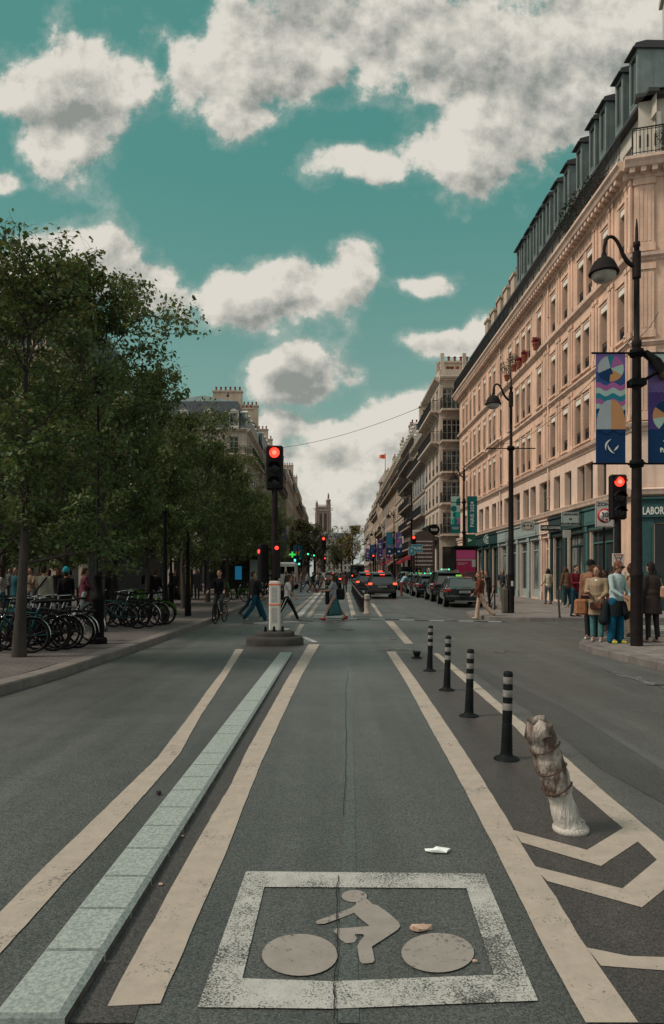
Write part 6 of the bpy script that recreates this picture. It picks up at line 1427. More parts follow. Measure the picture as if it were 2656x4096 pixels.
# ================================================================ cars, bicycles
M_carb = mat('black_car_paint', (.03, .04, .042), .14, .2, 2, coat=1.0, metal=.75); M_cgl = mat('car_glass', (.006, .011, .011), .04, spec=1.0, coat=.5); M_trim = mat('car_trim', (.02, .02, .02), .6)
M_tail = mat('tail_lamp', (.30, .012, .02), .3); M_taill = mat('lit_tail_lamp', (.9, .05, .03), .3, emit=(1, .07, .03), es=3); M_plate = mat('number_plate', (.30, .31, .30), .5); M_silver = mat('silver_trim', (.30, .33, .33), .3, metal=.8)
def loft(mb, secs, m=0, smooth=True, ends=True):
    k = len(secs[0]); vs = [p for s in secs for p in s]
    mb.add(vs, [(i*k+j, i*k+(j+1) % k, (i+1)*k+(j+1) % k, (i+1)*k+j) for i in range(len(secs)-1) for j in range(k)], m, smooth)
    if ends: mb.add(secs[0], [range(k-1, -1, -1)], m); mb.add(secs[-1], [range(k)], m)
def subsurf(o, lv=2, cre=None):
    md = o.modifiers.new('rounding', 'SUBSURF'); md.levels = lv; md.render_levels = lv; return o
CARS = {
 'suv': dict(L=4.5, w=.93, H=1.67, lower=[(0, .38, .95, .86), (.12, .30, 1.0, .95), (.9, .26, 1.04, 1), (2.4, .25, 1.02, 1), (3.5, .26, .98, .98), (4.2, .30, .86, .88), (4.5, .40, .68, .72)], roof=[(.10, 1.02, .80, .80), (.38, 1.56, .66, .66), (.75, 1.65, .64, .64), (2.2, 1.66, .64, .64), (2.75, 1.58, .63, .63), (3.45, 1.0, .76, .76)]),
 'sedan': dict(L=4.85, w=.92, H=1.46, lower=[(0, .45, .92, .80), (.12, .30, 1.0, .93), (.95, .26, 1.0, 1), (2.5, .25, .96, 1), (3.7, .26, .92, .98), (4.5, .30, .78, .88), (4.85, .40, .62, .70)], roof=[(.62, .98, .74, .74), (1.35, 1.38, .60, .60), (1.8, 1.44, .58, .58), (2.6, 1.45, .58, .58), (3.1, 1.36, .58, .58), (3.85, .94, .74, .74)]),
 'wagon': dict(L=4.6, w=.91, H=1.52, lower=[(0, .42, .93, .84), (.12, .30, .98, .94), (.9, .26, 1.0, 1), (2.4, .25, .98, 1), (3.5, .26, .94, .98), (4.3, .30, .80, .88), (4.6, .40, .64, .72)], roof=[(.16, .98, .78, .78), (.62, 1.42, .64, .64), (1.1, 1.50, .62, .62), (2.3, 1.51, .62, .62), (2.9, 1.42, .61, .61), (3.6, .95, .75, .75)])}
def car(kind, label, x, y, rz=0, brake=False, sign=None, boot=False, grp='black cars along the street', paint=None, sc=1.0):
    "x,y = middle of the rear bumper; the car faces +Y"
    P = CARS[kind]; w = P['w']; o = thing('parked_car' if not brake else 'waiting_car', label, 'car', (x, y, zg(y)), rz, grp); o.scale = (sc, sc, sc); paint = paint or M_carb
    b = MB(); secs = []
    for (yy, zl, zb, k) in P['lower']:
        W = w*k; secs.append([(-W*.80, yy, zl), (-W*.98, yy, zl+.08), (-W, yy, zl+(zb-zl)*.55), (-W*.97, yy, zb-.06), (-W*.84, yy, zb), (0, yy, zb+.03), (W*.84, yy, zb), (W*.97, yy, zb-.06), (W, yy, zl+(zb-zl)*.55), (W*.98, yy, zl+.08), (W*.80, yy, zl), (0, yy, zl)])
    loft(b, secs); body = subsurf(b.build('body', paint, o), 1)
    g_ = MB(); R_ = P['roof']; secs = []
    for (yy, z, k0, k1) in R_: secs.append([(-w*k0, yy, z), (w*k0, yy, z)])
    base = [( -w*.85, R_[0][0]-.02), (w*.85, R_[0][0]-.02), (w*.86, R_[2][0]), (w*.86, R_[3][0]), (w*.82, R_[-1][0]), (-w*.82, R_[-1][0]), (-w*.86, R_[3][0]), (-w*.86, R_[2][0])]
    zb = .93 if kind != 'suv' else .98; tp = [(-w*.64, R_[1][0]+.05, R_[1][1]), (w*.64, R_[1][0]+.05, R_[1][1]), (w*.66, R_[2][0]+.1, R_[2][1]), (w*.66, R_[3][0], R_[3][1]), (w*.62, R_[4][0], R_[4][1]), (-w*.62, R_[4][0], R_[4][1]), (-w*.66, R_[3][0], R_[3][1]), (-w*.66, R_[2][0]+.1, R_[2][1])]
    bs = [(p[0], p[1], zb) for p in base]; g_.add(bs+tp, [(i, (i+1) % 8, 8+(i+1) % 8, 8+i) for i in range(8)], 0, False)
    g_.build('windows', M_cgl, o)
    r = MB(); r.add([(p[0], p[1], p[2]+.0) for p in tp]+[(p[0]*.93, p[1]+(.05 if i < 2 else (-.05 if i in (4, 5) else 0)), p[2]+.06) for i, p in enumerate(tp)], [(i, (i+1) % 8, 8+(i+1) % 8, 8+i) for i in range(8)]+[(8, 9, 10, 15), (15, 10, 11, 14), (14, 11, 12, 13)], 0, True)
    for i in (0, 1, 4, 5): r.tube(bs[i], tp[i], .055, .045, 6)
    for i in (2, 3, 6, 7): r.tube(bs[i], tp[i], .035, .03, 5)
    if kind != 'sedan': r.box(-w*.62, w*.62, R_[1][0]-.12, R_[1][0]+.12, R_[1][1]-.015, R_[1][1]+.03, bev=.01)
    r.build('roof', paint, o)
    if kind != 'sedan':
        r = MB(); [r.tube((s*w*.6, R_[2][0], R_[2][1]+.07), (s*w*.6, R_[3][0], R_[3][1]+.07), .018, n=5) for s in (-1, 1)]; r.build('roof_rail', M_silver, o)
    for s in (-1, 1):
        for yy in (.85, P['L']-.88):
            t = MB(); t.tube((s*(w-.22), yy, .33), (s*(w+.0), yy, .33), .335, n=20); tw = t.build('tyre', M_tyre, o); t = MB(); t.tube((s*(w-.02), yy, .33), (s*(w+.012), yy, .33), .20, n=14); t.build('rim', M_silver, tw)
        t = MB(); zt = .96 if kind == 'suv' else .84
        t.prism([(s*w*.96, .02, zt-.11), (s*w*.60, -.03, zt-.08), (s*w*.60, -.03, zt+.03), (s*w*.96, .04, zt+.06), (s*w*1.0, .32, zt+.05), (s*w*1.0, .32, zt-.03)][::(1 if s < 0 else -1)], .02, axis=(0, 0, .0001)) if False else None
        t.box(s*w*.72, s*w*.97, -.035, .10, zt-.06, zt+.06, bev=.02); t.build('tail_light', M_taill if brake else M_tail, o)
        t = MB(); t.box(s*w, s*(w+.2), R_[4][0]+.1, R_[4][0]+.24, .98, 1.12, bev=.03); t.build('wing_mirror', paint, o)
    t = MB(); t.box(-w*.92, w*.92, -.06, .12, .36, .60, bev=.05); bp = t.build('bumper', M_trim if kind == 'suv' else paint, o); t = MB(); t.box(-w*.55, w*.55, -.075, -.055, .30, .34); t.build('chrome_strip', M_silver, bp)
    t = MB(); zt = .78 if kind == 'suv' else .76; t.box(-.26, .26, -.055, -.03, zt-.05, zt+.06); pl = t.build('number_plate', M_plate, o); t = MB()
    for i in range(7): t.box(-.21+i*.06, -.175+i*.06, -.059, -.0555, zt-.02, zt+.035)
    t.build('plate_characters', M_ink, pl)
    t = MB(); t.box(-w*.5, w*.5, -.04, -.01, zt+.14, zt+.17); t.build('boot_strip', M_silver, o)
    if brake: t = MB(); t.box(-.16, .16, R_[1][0]-.14, R_[1][0]-.12, R_[1][1]-.03, R_[1][1]+.0); t.build('brake_light', M_taill, o)
    if sign:
        t = MB(); yc = R_[3][0]-.3; hw = .24 if sign == 'w' else .15; t.box(-hw, hw, yc-.08, yc+.08, R_[3][1]+.05, R_[3][1]+.15, bev=.03); sg = t.build('roof_sign', mat({'g': 'green_taxi_sign', 'w': 'taxi_sign', 'r': 'red_taxi_sign'}[sign], {'g': (.2, .6, .1), 'w': (.3, .42, .36), 'r': (.8, .05, .05)}[sign], .4, emit={'g': (.3, .9, .1), 'w': (.25, .5, .4), 'r': (1, .05, .04)}[sign], es={'g': .25, 'w': .08, 'r': 1.4}[sign]), o)
        if sign == 'w':
            t = MB(); [t.ell((s*.21, yc-.1, R_[3][1]+.12), (.04, .03, .045)) for s in (-1, 1)]; t.build('sign_lamps', mat('taxi_green_dot', (.05, .8, .4), .4, emit=(.05, 1, .5), es=1.4), sg)
    if boot:
        t = MB(); t.prism([(-w*.86, -.15, 1.72), (w*.86, -.15, 1.72), (w*.78, -.10, 2.16), (-w*.78, -.10, 2.16)], .12, axis=(0, 1, .1)); t.build('open_tailgate', paint, o); t = MB(); t.box(-w*.62, w*.62, -.17, -.155, 1.85, 2.1); t.build('tailgate_glass', M_cgl, o)
    return o
car('suv', 'black car braking with red lamps lit, nearest in the traffic lane', 3.22, 44.5, R(.5), True, 'r')
car('suv', 'black car braking just ahead of the nearest one, shifted left', 2.72, 52.5, R(.8), True, 'r')
car('sedan', 'black saloon at the back of the taxi rank, with green roof light', 6.42, 33.8, R(-3), False, 'g')
car('suv', 'tall black estate car second in the taxi rank, its roof rails silver', 6.72, 39.8, R(-1), False, 'w', sc=1.06)
car('wagon', 'black hatchback third in the taxi rank', 6.55, 46.0, 0, False, 'w'); car('wagon', 'black car fourth in the taxi rank with a green roof light', 6.75, 51.6, 0, False, 'g')
car('wagon', 'black car fifth in the taxi rank', 6.9, 57.2, 0, False, 'w'); car('suv', 'black car with its tailgate raised, farthest in the taxi rank', 7.0, 63.5, 0, False, None, True)
car('suv', 'dark car with red lamps waiting left of the middle island', -.0+.05, 72, 0, True, None, grp='distant cars')
for i, (X, Y, lab) in enumerate(((-1.2, 98, 'distant dark car with red lamps behind the left waiting car'), (1.0, 108, 'small distant car in the middle of the street'), (.9, 126, 'small distant car ahead in the middle of the street'), (3.0, 150, 'tiny distant car left of the bus'), (-1.0, 150, 'tiny distant car at the far left of the traffic'), (5.9, 90, 'dark distant car parked right of the bus'), (6.2, 98, 'dark distant car parked farther right of the bus'))):
    car('wagon', lab, X, Y, 0, i < 2, None, grp='distant cars', paint=cm((.10, .10, .10), .3) if i in (2, 3) else None)
# bus
o = thing('bus', 'distant bus with pale roof seen from behind in the right lane', 'bus', (4.75, 128, zg(128)), 0); b = MB(); b.box(-1.2, 1.2, 0, 9, .45, 2.75, bev=.12); b.build('body', mat('bus_paint', (.03, .03, .035), .4), o); b = MB(); b.box(-1.18, 1.18, .0, 9, 2.75, 3.0, bev=.1); b.build('roof', mat('bus_roof', (.45, .42, .36), .5), o); b = MB(); b.box(-1.0, 1.0, -.03, -.005, 1.5, 2.5); b.build('rear_window', M_cgl, o)
for s in (-1, 1): b = MB(); b.box(s*1.15, s*.95, -.04, -.005, .8, 1.05); b.build('tail_light', M_taill, o); b = MB(); b.tube((s*.95, .9, .45), (s*1.18, .9, .45), .45, n=14); b.build('wheel', M_tyre, o)
b = MB(); b.box(-.6, .6, -.04, -.005, 1.1, 1.35); b.build('number_panel', mat('bus_panel', (.3, .2, .15), .5), o)
# van
o = thing('van', 'white van parked at the left kerb behind the woman in white', 'van', (-4.5, 68, zg(68)+.01), 0); b = MB(); b.box(-1.0, 1.0, 0, 4.2, .35, 2.62, bev=.14); b.build('body', mat('van_white', (.50, .52, .50), .4), o); b = MB(); b.prism([(-.98, 4.2, .35), (-.98, 5.4, .4), (-.98, 5.3, 1.1), (-.98, 4.6, 1.9), (-.98, 4.2, 2.3)], 1.96, axis=(1, 0, 0)); b.build('cab', MATS['van_white'], o); b = MB(); b.box(-.85, -.1, -.02, -.003, 1.5, 2.2); b.box(.1, .85, -.02, -.003, 1.5, 2.2); b.build('rear_window', M_cgl, o)
for s in (-1, 1):
    for yy in (.9, 4.3): b = MB(); b.tube((s*.8, yy, .36), (s*1.01, yy, .36), .36, n=14); b.build('tyre', M_tyre, o)
    b = MB(); b.box(s*1.01, s*.9, -.03, .1, .7, 1.2); b.build('tail_light', M_tail, o)

M_bmet = mat('dull_bicycle_metal', (.05, .053, .053), .5, .3, 9, metal=.4)
# bicycles: wheels along local y
def bicycle(label, loc, rz, col, kind=0, lean=0, grp='parked bicycles', rider=False):
    o = thing('bicycle', label, 'bicycle', loc, rz, grp); o.rotation_euler = (0, R(lean), rz); mf = cm(col, .35, .15, 6); r = .34 if kind != 2 else .33
    for yy in (-.53, .53):
        t = MB(); torus(t, (0, yy, r), r-.018, .018, 28, 6); wh = t.build('wheel', M_tyre, o); t = MB(); torus(t, (0, yy, r), r-.042, .007, 24, 4)
        for i in range(9):
            a = math.pi*2*i/9; t.tube((0, yy, r), (0, yy+(r-.045)*math.cos(a), r+(r-.045)*math.sin(a)), .0025, n=3, caps=False)
        t.tube((-.04, yy, r), (.04, yy, r), .022, n=8); t.build('rim', M_bmet if kind else M_pole, wh)
    f = MB(); bb = Vector((0, -.06, .30)); st = Vector((0, -.22, .82)); hd = Vector((0, .36, .84)); hl = Vector((0, .40, .66)); fa = Vector((0, .53, r)); ra = Vector((0, -.53, r)); R0 = .018 if kind != 2 else .032
    f.tube(bb, st, R0, n=7); f.tube(hd, hl, R0*1.2, n=7); f.tube(bb, hl, R0*1.2, n=7)
    if kind != 2: f.tube(st-Vector((0, -.02, .08)), hd-Vector((0, 0, .03)), R0*.9, n=7)
    for s in (-.05, .05): f.tube(bb+Vector((s*.6, 0, 0)), ra+Vector((s, 0, 0)), .009, n=5); f.tube(st-Vector((0, 0, .1)), ra+Vector((s, 0, 0)), .008, n=5); f.tube(hl, fa+Vector((s, 0, 0)), .012, n=6)
    f.build('frame', mf, o)
    f = MB(); f.tube(st, st+Vector((0, -.04, .13)), .014, n=6); f.build('seat_post', M_chrome, o); f = MB(); f.ell((0, -.29, .97), (.075, .13, .03)); f.cap((0, -.2, .965), (0, -.10, .965), .035, .02); f.build('saddle', M_black, o)
    f = MB(); f.tube(hd, (0, .33, 1.02), .014, n=6); f.path([(-.28, .20, 1.05), (-.22, .30, 1.04), (-.08, .36, 1.03), (.08, .36, 1.03), (.22, .30, 1.04), (.28, .20, 1.05)], .012, 6); f.build('handlebar', M_chrome if kind == 1 else M_black, o)
    f = MB(); f.tube((-.04, -.06, .30), (.04, -.06, .30), .085, n=16) if False else f.tube((.035, -.06, .30), (.045, -.06, .30), .085, n=16); f.tube((.05, -.06, .30), (.05, -.02, .14), .01); f.tube((-.05, -.06, .30), (-.05, -.10, .46), .01); f.box(.05, .13, -.05, .01, .12, .14); f.box(-.13, -.05, -.13, -.07, .46, .48); f.build('crank', M_pole, o)
    if kind >= 1:
        for yy, a0, a1 in ((-.53, 20, 190), (.53, 10, 150)):
            f = MB(); pts = [(yy+(r+.025)*math.cos(R(a)), r+(r+.025)*math.sin(R(a))) for a in range(a0, a1, 12)]
            f.strip([(-.03, p[0], p[1]) for p in pts], [(.03, p[0], p[1]) for p in pts], 0, True); fo = f.build('mudguard', M_chrome if kind == 1 else mf, o); md = fo.modifiers.new('thickness', 'SOLIDIFY'); md.thickness = .004
    if kind == 2:
        f = MB(); f.prism([(-.18, .40, .78), (.18, .40, .78), (.20, .42, 1.04), (-.20, .42, 1.04)], .30, axis=(0, 1, .08)); f.build('basket', cm((.045, .115, .018), .5), o); f = MB(); f.prism([(-.02, -.2, .72), (-.02, -.82, .60), (-.02, -.88, .42), (-.02, -.6, .70)], .04, axis=(1, 0, 0)); f.build('rear_skirt', cm((.045, .115, .018), .5), o)
    if kind == 1: f = MB(); f.box(-.06, .06, -.85, -.35, .74, .76); f.tube((0, -.75, .74), (0, -.53, .36), .007, n=4); f.build('rack', M_black, o)
    return o
tealc, blk, dgr, blu = (.012, .07, .085), (.007, .007, .008), (.016, .025, .025), (.03, .065, .07)
BK = [(3, 13.3, 92, blk, 1, 4, 'nearest to the picture edge'), (12, 13.9, 84, dgr, 0, -5, 'standing behind the nearest tree trunk'), (25, 13.6, 97, tealc, 0, 6, 'with bright teal frame, beside the trunk'), (31, 14.3, 80, tealc, 1, -4, 'teal with silver mudguard in the middle of the rack'),
      (38, 13.9, 100, blk, 1, 3, 'black with shining mudguard'), (43, 14.6, 78, dgr, 0, -3, 'dark and half hidden in the crowded rack'), (50, 14.2, 95, blk, 1, 5, 'black, right end of the near rack'), (58, 14.8, 88, dgr, 1, -6, 'grey next to the ornate lamp base'), (20, 15.2, 90, blk, 0, 3, 'black behind the teal ones'), (36, 15.6, 93, blu, 0, -4, 'bluish in the back of the near rack'),
      (2, 15.3, 60, (.045, .115, .018), 2, 2, 'hire bicycle with green basket at the picture edge'), (70, 15.9, 76, blk, 1, 3, 'black just left of the ornate lamp')]
for u, Y, a, c, k, ln, lab in BK: bicycle('parked bicycle '+lab if 'bicycle' not in lab else 'parked '+lab, at(u, Y), R(a), c, k, ln)
BK2 = [(118, 19.5, 100, blu, 0, 14, 'blue-grey, leaning nearly over in the second rack'), (131, 20.2, 84, dgr, 1, -3, 'dark, upright in the second rack'), (140, 20.8, 95, blk, 1, 5, 'with silver rims in the second rack'), (147, 21.2, 88, dgr, 0, -4, 'thin framed, near the end of the second rack'), (152, 21.8, 70, blk, 2, 3, 'hire bicycle with green basket at the end of the second rack'), (124, 21.5, 92, blk, 0, 4, 'black, at the back of the second rack'), (111, 20.3, 85, tealc, 1, -6, 'teal, left end of the second rack')]
for u, Y, a, c, k, ln, lab in BK2: bicycle('parked bicycle '+lab if 'bicycle' not in lab else 'parked '+lab, at(u, Y), R(a), c if k != 2 else (.045, .115, .018), k, ln)
for i, (u, Y, a, c, k, lab) in enumerate([(236, 37, 110, (.045, .115, .018), 2, 'parked hire bicycle with pale green basket left of the blond pedestrian'), (243, 39, 80, blk, 0, 'black bicycle behind the blond pedestrian'), (262, 40, 95, blk, 1, 'black bicycle seen just left of the traffic light'), (268, 42, 85, dgr, 0, 'grey bicycle behind the traffic light post')]): bicycle(lab, at(u, Y), R(a), c, k, 3)
# racks
for i, (u, Y) in enumerate(((8, 14.3), (30, 14.6), (52, 14.9), (128, 20.6), (145, 21.4))):
    o = thing('bike_rack', f'low metal hoop holding the bicycles, {ordw[i]} from the left edge', 'bike rack', at(u, Y), 0, 'bicycle hoops'); b = MB(); b.path([(0, -.35, 0), (0, -.35, .6), (0, -.25, .75), (0, .25, .75), (0, .35, .6), (0, .35, 0)], .022, 7); b.build('hoop', M_pole, o)

# ================================================================ people
def remeshed(mb, name, m, parent, vox, sm=3, shade=True):
    me0 = mb.mesh('tmp', m); o0 = bpy.data.objects.new('tmp', me0); COL.objects.link(o0)
    a = o0.modifiers.new('r', 'REMESH'); a.mode = 'VOXEL'; a.voxel_size = vox; a.use_smooth_shade = True
    if sm: b = o0.modifiers.new('s', 'SMOOTH'); b.factor = .5; b.iterations = sm
    dg = bpy.context.evaluated_depsgraph_get(); me = bpy.data.meshes.new_from_object(o0.evaluated_get(dg)); me.name = name
    bpy.data.objects.remove(o0); bpy.data.meshes.remove(me0); me.materials.clear(); me.materials.append(m)
    return link(me, name, parent)
SKIN = {'l': mat('skin_light', (.36, .20, .145), .6, .08, 8), 'm': mat('skin_tan', (.27, .135, .085), .6, .08, 8), 'd': mat('skin_dark', (.07, .035, .022), .6, .08, 8)}
STAND = dict(hipL=3, kneeL=4, hipR=-3, kneeR=4, shL=5, elL=15, shR=-3, elR=18, ab=7, lean=0, head=0)
def person(label, u=None, Y=None, X=None, face=0, H=1.72, pose={}, top=(.1, .1, .1), top_kind='shirt', legs=(.02, .03, .06), leg_kind='trousers', shoes=(.3, .3, .3), hair=(.03, .02, .015), hair_kind='short', skin='l', grp=None, fat=1.0, kerb=.14, sleeves='long', vox=.016, inner=None, extras=None, z=None, seat=None, name='person'):
    p = dict(STAND); p.update(pose); k = H/1.72
    if X is None: X = (u-UC)/FPX*Y
    o = thing(name, label, 'person', (X, Y, (zg(Y)+kerb) if z is None else z), R(face), grp)
    V = Vector; f = fat; sk = SKIN[skin]
    # joints, origin at pelvis
    def legj(s, hp, kn, outw=.0):
        a, b = R(hp), R(hp-kn); h = V((s*.092, 0, 0)); kne = h+V((s*outw*.4, math.sin(a), -math.cos(a)))*.425; an = kne+V((0, math.sin(b), -math.cos(b)))*.415; return h, kne, an, b
    LJ = [legj(-1, p['hipL'], p['kneeL'], p.get('outL', .03)), legj(1, p['hipR'], p['kneeR'], p.get('outR', .03))]
    low = min(j[2].z for j in LJ)-.082; pz = p.get('pz', -low)
    off = V((0, 0, pz)); LJ = [(a+off, b+off, c+off, d) for a, b, c, d in LJ]
    ln = R(p['lean']); up = V((0, math.sin(ln), math.cos(ln))); fw = V((0, math.cos(ln), -math.sin(ln)))
    pel = off+V((0, 0, .02)); wa = pel+up*.17; ch = pel+up*.38; nk = pel+up*.545; tl = R(p.get('headtilt', 0)+p['lean']*.5)
    hu = V((0, math.sin(tl), math.cos(tl))); hc = nk+hu*.15+V((0, .02, 0))
    AJ = []
    for s, sh, el, ab, inw in ((-1, p['shL'], p['elL'], p.get('abL', p['ab']), p.get('inL', 0)), (1, p['shR'], p['elR'], p.get('abR', p['ab']), p.get('inR', 0))):
        S = pel+up*.475+V((s*.178*(.5+.5*f), 0, 0)); a = R(sh); abr = R(ab); d = V((s*math.sin(abr), math.sin(a)*math.cos(abr), -math.cos(a)*math.cos(abr))); E = S+d*.285
        b = R(sh+el); iw = R(inw); d2 = V((-s*math.sin(iw)+s*math.sin(abr)*.3, math.sin(b)*math.cos(iw), -math.cos(b)*math.cos(iw))).normalized(); Wr = E+d2*.245; AJ.append((S, E, Wr, d2, s))
    Mk = Matrix.Scale(k, 4); B = MB()
    # skin body
    B.ell(pel, (.145*f, .10*f, .12)); B.cap(wa, ch, .115*f, .13*f); B.ell(ch, (.16*f, .105*f, .16)); B.cap(ch+up*.1, nk, .09, .055); B.cap(nk-up*.02, hc-hu*.04, .052, .05)
    for (h, kn, an, b) in LJ: B.cap(h, kn, .082*f, .052, n=10); B.cap(kn, an, .05, .034, n=10); B.cap(an, an+V((0, .13, -.035)), .036, .028, n=8)
    for (S, E, Wr, d2, s) in AJ:
        B.cap(S, E, .047, .036, n=10); B.cap(E, Wr, .036, .025, n=10); pc = Wr+d2*.05; side = V((0, 1, 0)) if abs(d2.z) > .6 else V((s*-1, 0, 0)); side = (side-d2*side.dot(d2)).normalized(); nr = d2.cross(side).normalized()
        B.cap(Wr, pc+d2*.03, .024, .03, n=8)
        if vox <= .016:
            for i in range(4):
                q = pc+d2*.035+side*(-.027+.018*i); ln_ = (.058, .07, .066, .05)[i]; mid = q+d2*ln_*.55; B.cap(q, mid, .0105, .0095, n=6); B.cap(mid, mid+(d2*.8+nr*.5*-s).normalized()*ln_*.5, .0095, .0085, n=6)
            B.cap(pc+side*.02, pc+side*.045+d2*.035, .012, .010, n=6)
    hd = Matrix.Translation(hc) @ Matrix.Rotation(-tl, 4, 'X') @ Matrix.Rotation(R(p['head']), 4, 'Z')
    B.ell((0, -.005, .015), (.076, .095, .108), n=16, k=12, M=hd); B.ell((0, .03, -.05), (.056, .062, .062), M=hd); B.cap((0, .088, .012), (0, .108, -.018), .012, .015, n=8, M=hd); B.ell((0, .082, -.055), (.024, .012, .010), M=hd)
    for s in (-1, 1): B.ell((s*.078, -.005, -.0), (.012, .02, .032), M=hd)
    B.v = [Mk @ q for q in B.v]; body = remeshed(B, 'body', sk, o, vox if vox > .016 else .012, 2)
    if vox <= .016:
        e = MB(); [e.ell((s*.030, .088, .018), (.013, .008, .008), M=hd) for s in (-1, 1)]; e.v = [Mk @ q for q in e.v]; e.build('eyes', M_ink, o); e = MB(); [e.box(s*.018, s*.046, .088, .097, .034, .041, M=hd) for s in (-1, 1)]; e.v = [Mk @ q for q in e.v]; e.build('eyebrows', cm(hair), o)
    if p.get('shades'):
        e = MB(); [e.box(s*.008, s*.062, .092, .108, .0, .036, M=hd, bev=.006) for s in (-1, 1)]; e.box(-.012, .012, .098, .106, .022, .03, M=hd); [e.box(s*.062, s*.082, -.01, .10, .02, .03, M=hd) for s in (-1, 1)]; e.v = [Mk @ q for q in e.v]; e.build('sunglasses', M_black, o)
    # hair
    Hh = MB()
    if hair_kind != 'bald':
        Hh.ell((0, -.022, .042), (.084, .096, .096), n=14, k=10, M=hd); Hh.ell((0, -.04, -.01), (.078, .075, .085), M=hd)
        if hair_kind == 'short': pass
        if hair_kind == 'curly': [Hh.ell((.075*math.cos(i*1.3), -.02+.07*math.sin(i*1.3), .045+.02*(i % 3)), (.045,)*3, M=hd) for i in range(9)]
        if hair_kind == 'long':
            for s in (-1, 0, 1): Hh.cap((s*.055, -.04, .0), (s*.075, -.055-.02*(s == 0), -.26), .045, .04, M=hd)
        if hair_kind == 'bob':
            for s in (-1, 0, 1): Hh.cap((s*.06, -.03, .0), (s*.08, -.04, -.11), .05, .045, M=hd)
        if hair_kind == 'tail': Hh.cap((0, -.09, .03), (0, -.15, -.14), .04, .025, M=hd)
        if hair_kind == 'bun': Hh.ell((0, -.10, .09), (.045,)*3, M=hd)
        Hh.v = [Mk @ q for q in Hh.v]; remeshed(Hh, 'hair', cm(hair, .6, .3, 20), o, max(vox, .014), 1)
    if hair_kind == 'cap' or p.get('cap'):
        c_ = MB(); c_.lathe([(.094, .03), (.092, .09), (.06, .135), (.01, .145)], n=14, M=hd); c_.prism([(-.07, .06, .03), (.07, .06, .03), (.05, .17, .02), (-.05, .17, .02)], .014, M=hd); c_.v = [Mk @ q for q in c_.v]; c_.build('cap', cm(p.get('cap', (.01, .01, .01))), o)
    if p.get('beanie'): c_ = MB(); c_.lathe([(.092, .03), (.095, .08), (.07, .15), (.02, .17), (.001, .172)], n=14, M=hd); c_.v = [Mk @ q for q in c_.v]; c_.build('beanie', cm(p['beanie']), o)
    # trousers / skirt / shorts
    if leg_kind in ('trousers', 'wide', 'cropped', 'shorts'):
        T = MB(); T.ell(pel+V((0, -.005, -.0)), (.155*f, .115*f, .13)); T.cap(pel, wa, .12*f, .112*f)
        for (h, kn, an, b) in LJ:
            wd = {'trousers': .055, 'wide': .085, 'cropped': .06, 'shorts': .06}[leg_kind]; wk = {'trousers': .064, 'wide': .078, 'cropped': .07, 'shorts': .085}[leg_kind]
            en = an if leg_kind != 'cropped' else kn.lerp(an, .82)
            T.cap(h, kn, .096*f, wk, n=10); T.cap(kn, en+V((0, 0, -.01)), wk, wd, n=10)
        T.v = [Mk @ q for q in T.v]; remeshed(T, 'trousers', cm(legs, .85, .25, 7), o, max(.018, vox))
    if leg_kind == 'skirt':
        T = MB(); n = 20; vs = []; hem = pz*.22; rows = 8; a0 = min(j[2].y for j in LJ); a1 = max(j[2].y for j in LJ)
        for j in range(rows+1):
            t = j/rows; zc = wa.z+(hem-wa.z)*t; cy = wa.y*(1-t)+(a0+a1)/2*t*1.0; rx = .125+.10*t; ry = .11+(max(.12, (a1-a0)/2*.66+.03)-.11)*t**1.2
            for i in range(n): a = 2*math.pi*i/n; fo = 1+.07*t*math.sin(a*5+1); vs.append(V((rx*math.cos(a)*fo, cy+ry*math.sin(a)*fo, zc-.02*t*math.sin(a))))
        T.add(vs, [(j*n+i, (j+1)*n+i, (j+1)*n+(i+1) % n, j*n+(i+1) % n) for j in range(rows) for i in range(n)], 0, True); T.v = [Mk @ q for q in T.v]
        so = T.build('skirt', cm(legs, .8, .25, 6), o); md = so.modifiers.new('thickness', 'SOLIDIFY'); md.thickness = .008
    # top
    Tm = MB(); lo = {'shirt': -.02, 'coat': -.02, 'jacket': -.10}[top_kind]; g = 1.0 if top_kind == 'shirt' else 1.10
    Tm.cap(wa, ch, .125*f*g, .14*f*g); Tm.ell(ch+up*.02, (.168*f*g, .118*f*g, .17)); Tm.ell(wa-up*.02, (.155*f*g, .125*f*g*(1.08 if f > 1.1 else 1), .15)); Tm.cap(ch+up*.09, nk-up*.03, .10*g, .062)
    Tm.ell(pel+up*(.02+lo*.3), (.165*f*g, .125*f*g, .13+abs(lo)*.35))
    if top_kind == 'coat': Tm.tube(pel-V((0, 0, .32)), wa, .185*f, .13*f, 16); Tm.tube(pel-V((.03, 0, .32)), wa, .185*f, .13*f, 16)
    Tm.cap(AJ[0][0], AJ[1][0], .062*g, .062*g)
    for (S, E, Wr, d2, s) in AJ:
        Tm.cap(S, E if sleeves == 'long' else S.lerp(E, .75), .062*g, .050*g, n=10)
        if sleeves == 'long': Tm.cap(E, E.lerp(Wr, .93), .050*g, .036*g, n=10)
    Tm.v = [Mk @ q for q in Tm.v]; remeshed(Tm, {'shirt': 'top', 'coat': 'coat', 'jacket': 'jacket'}[top_kind], cm(top, .85, .2, 6), o, max(.018, vox))
    if inner: Q = MB(); Q.cap(ch+fw*.085*f+up*.09, wa+fw*.09*f+up*.05, .045, .055); Q.v = [Mk @ q for q in Q.v]; Q.build('undershirt', cm(inner), o)
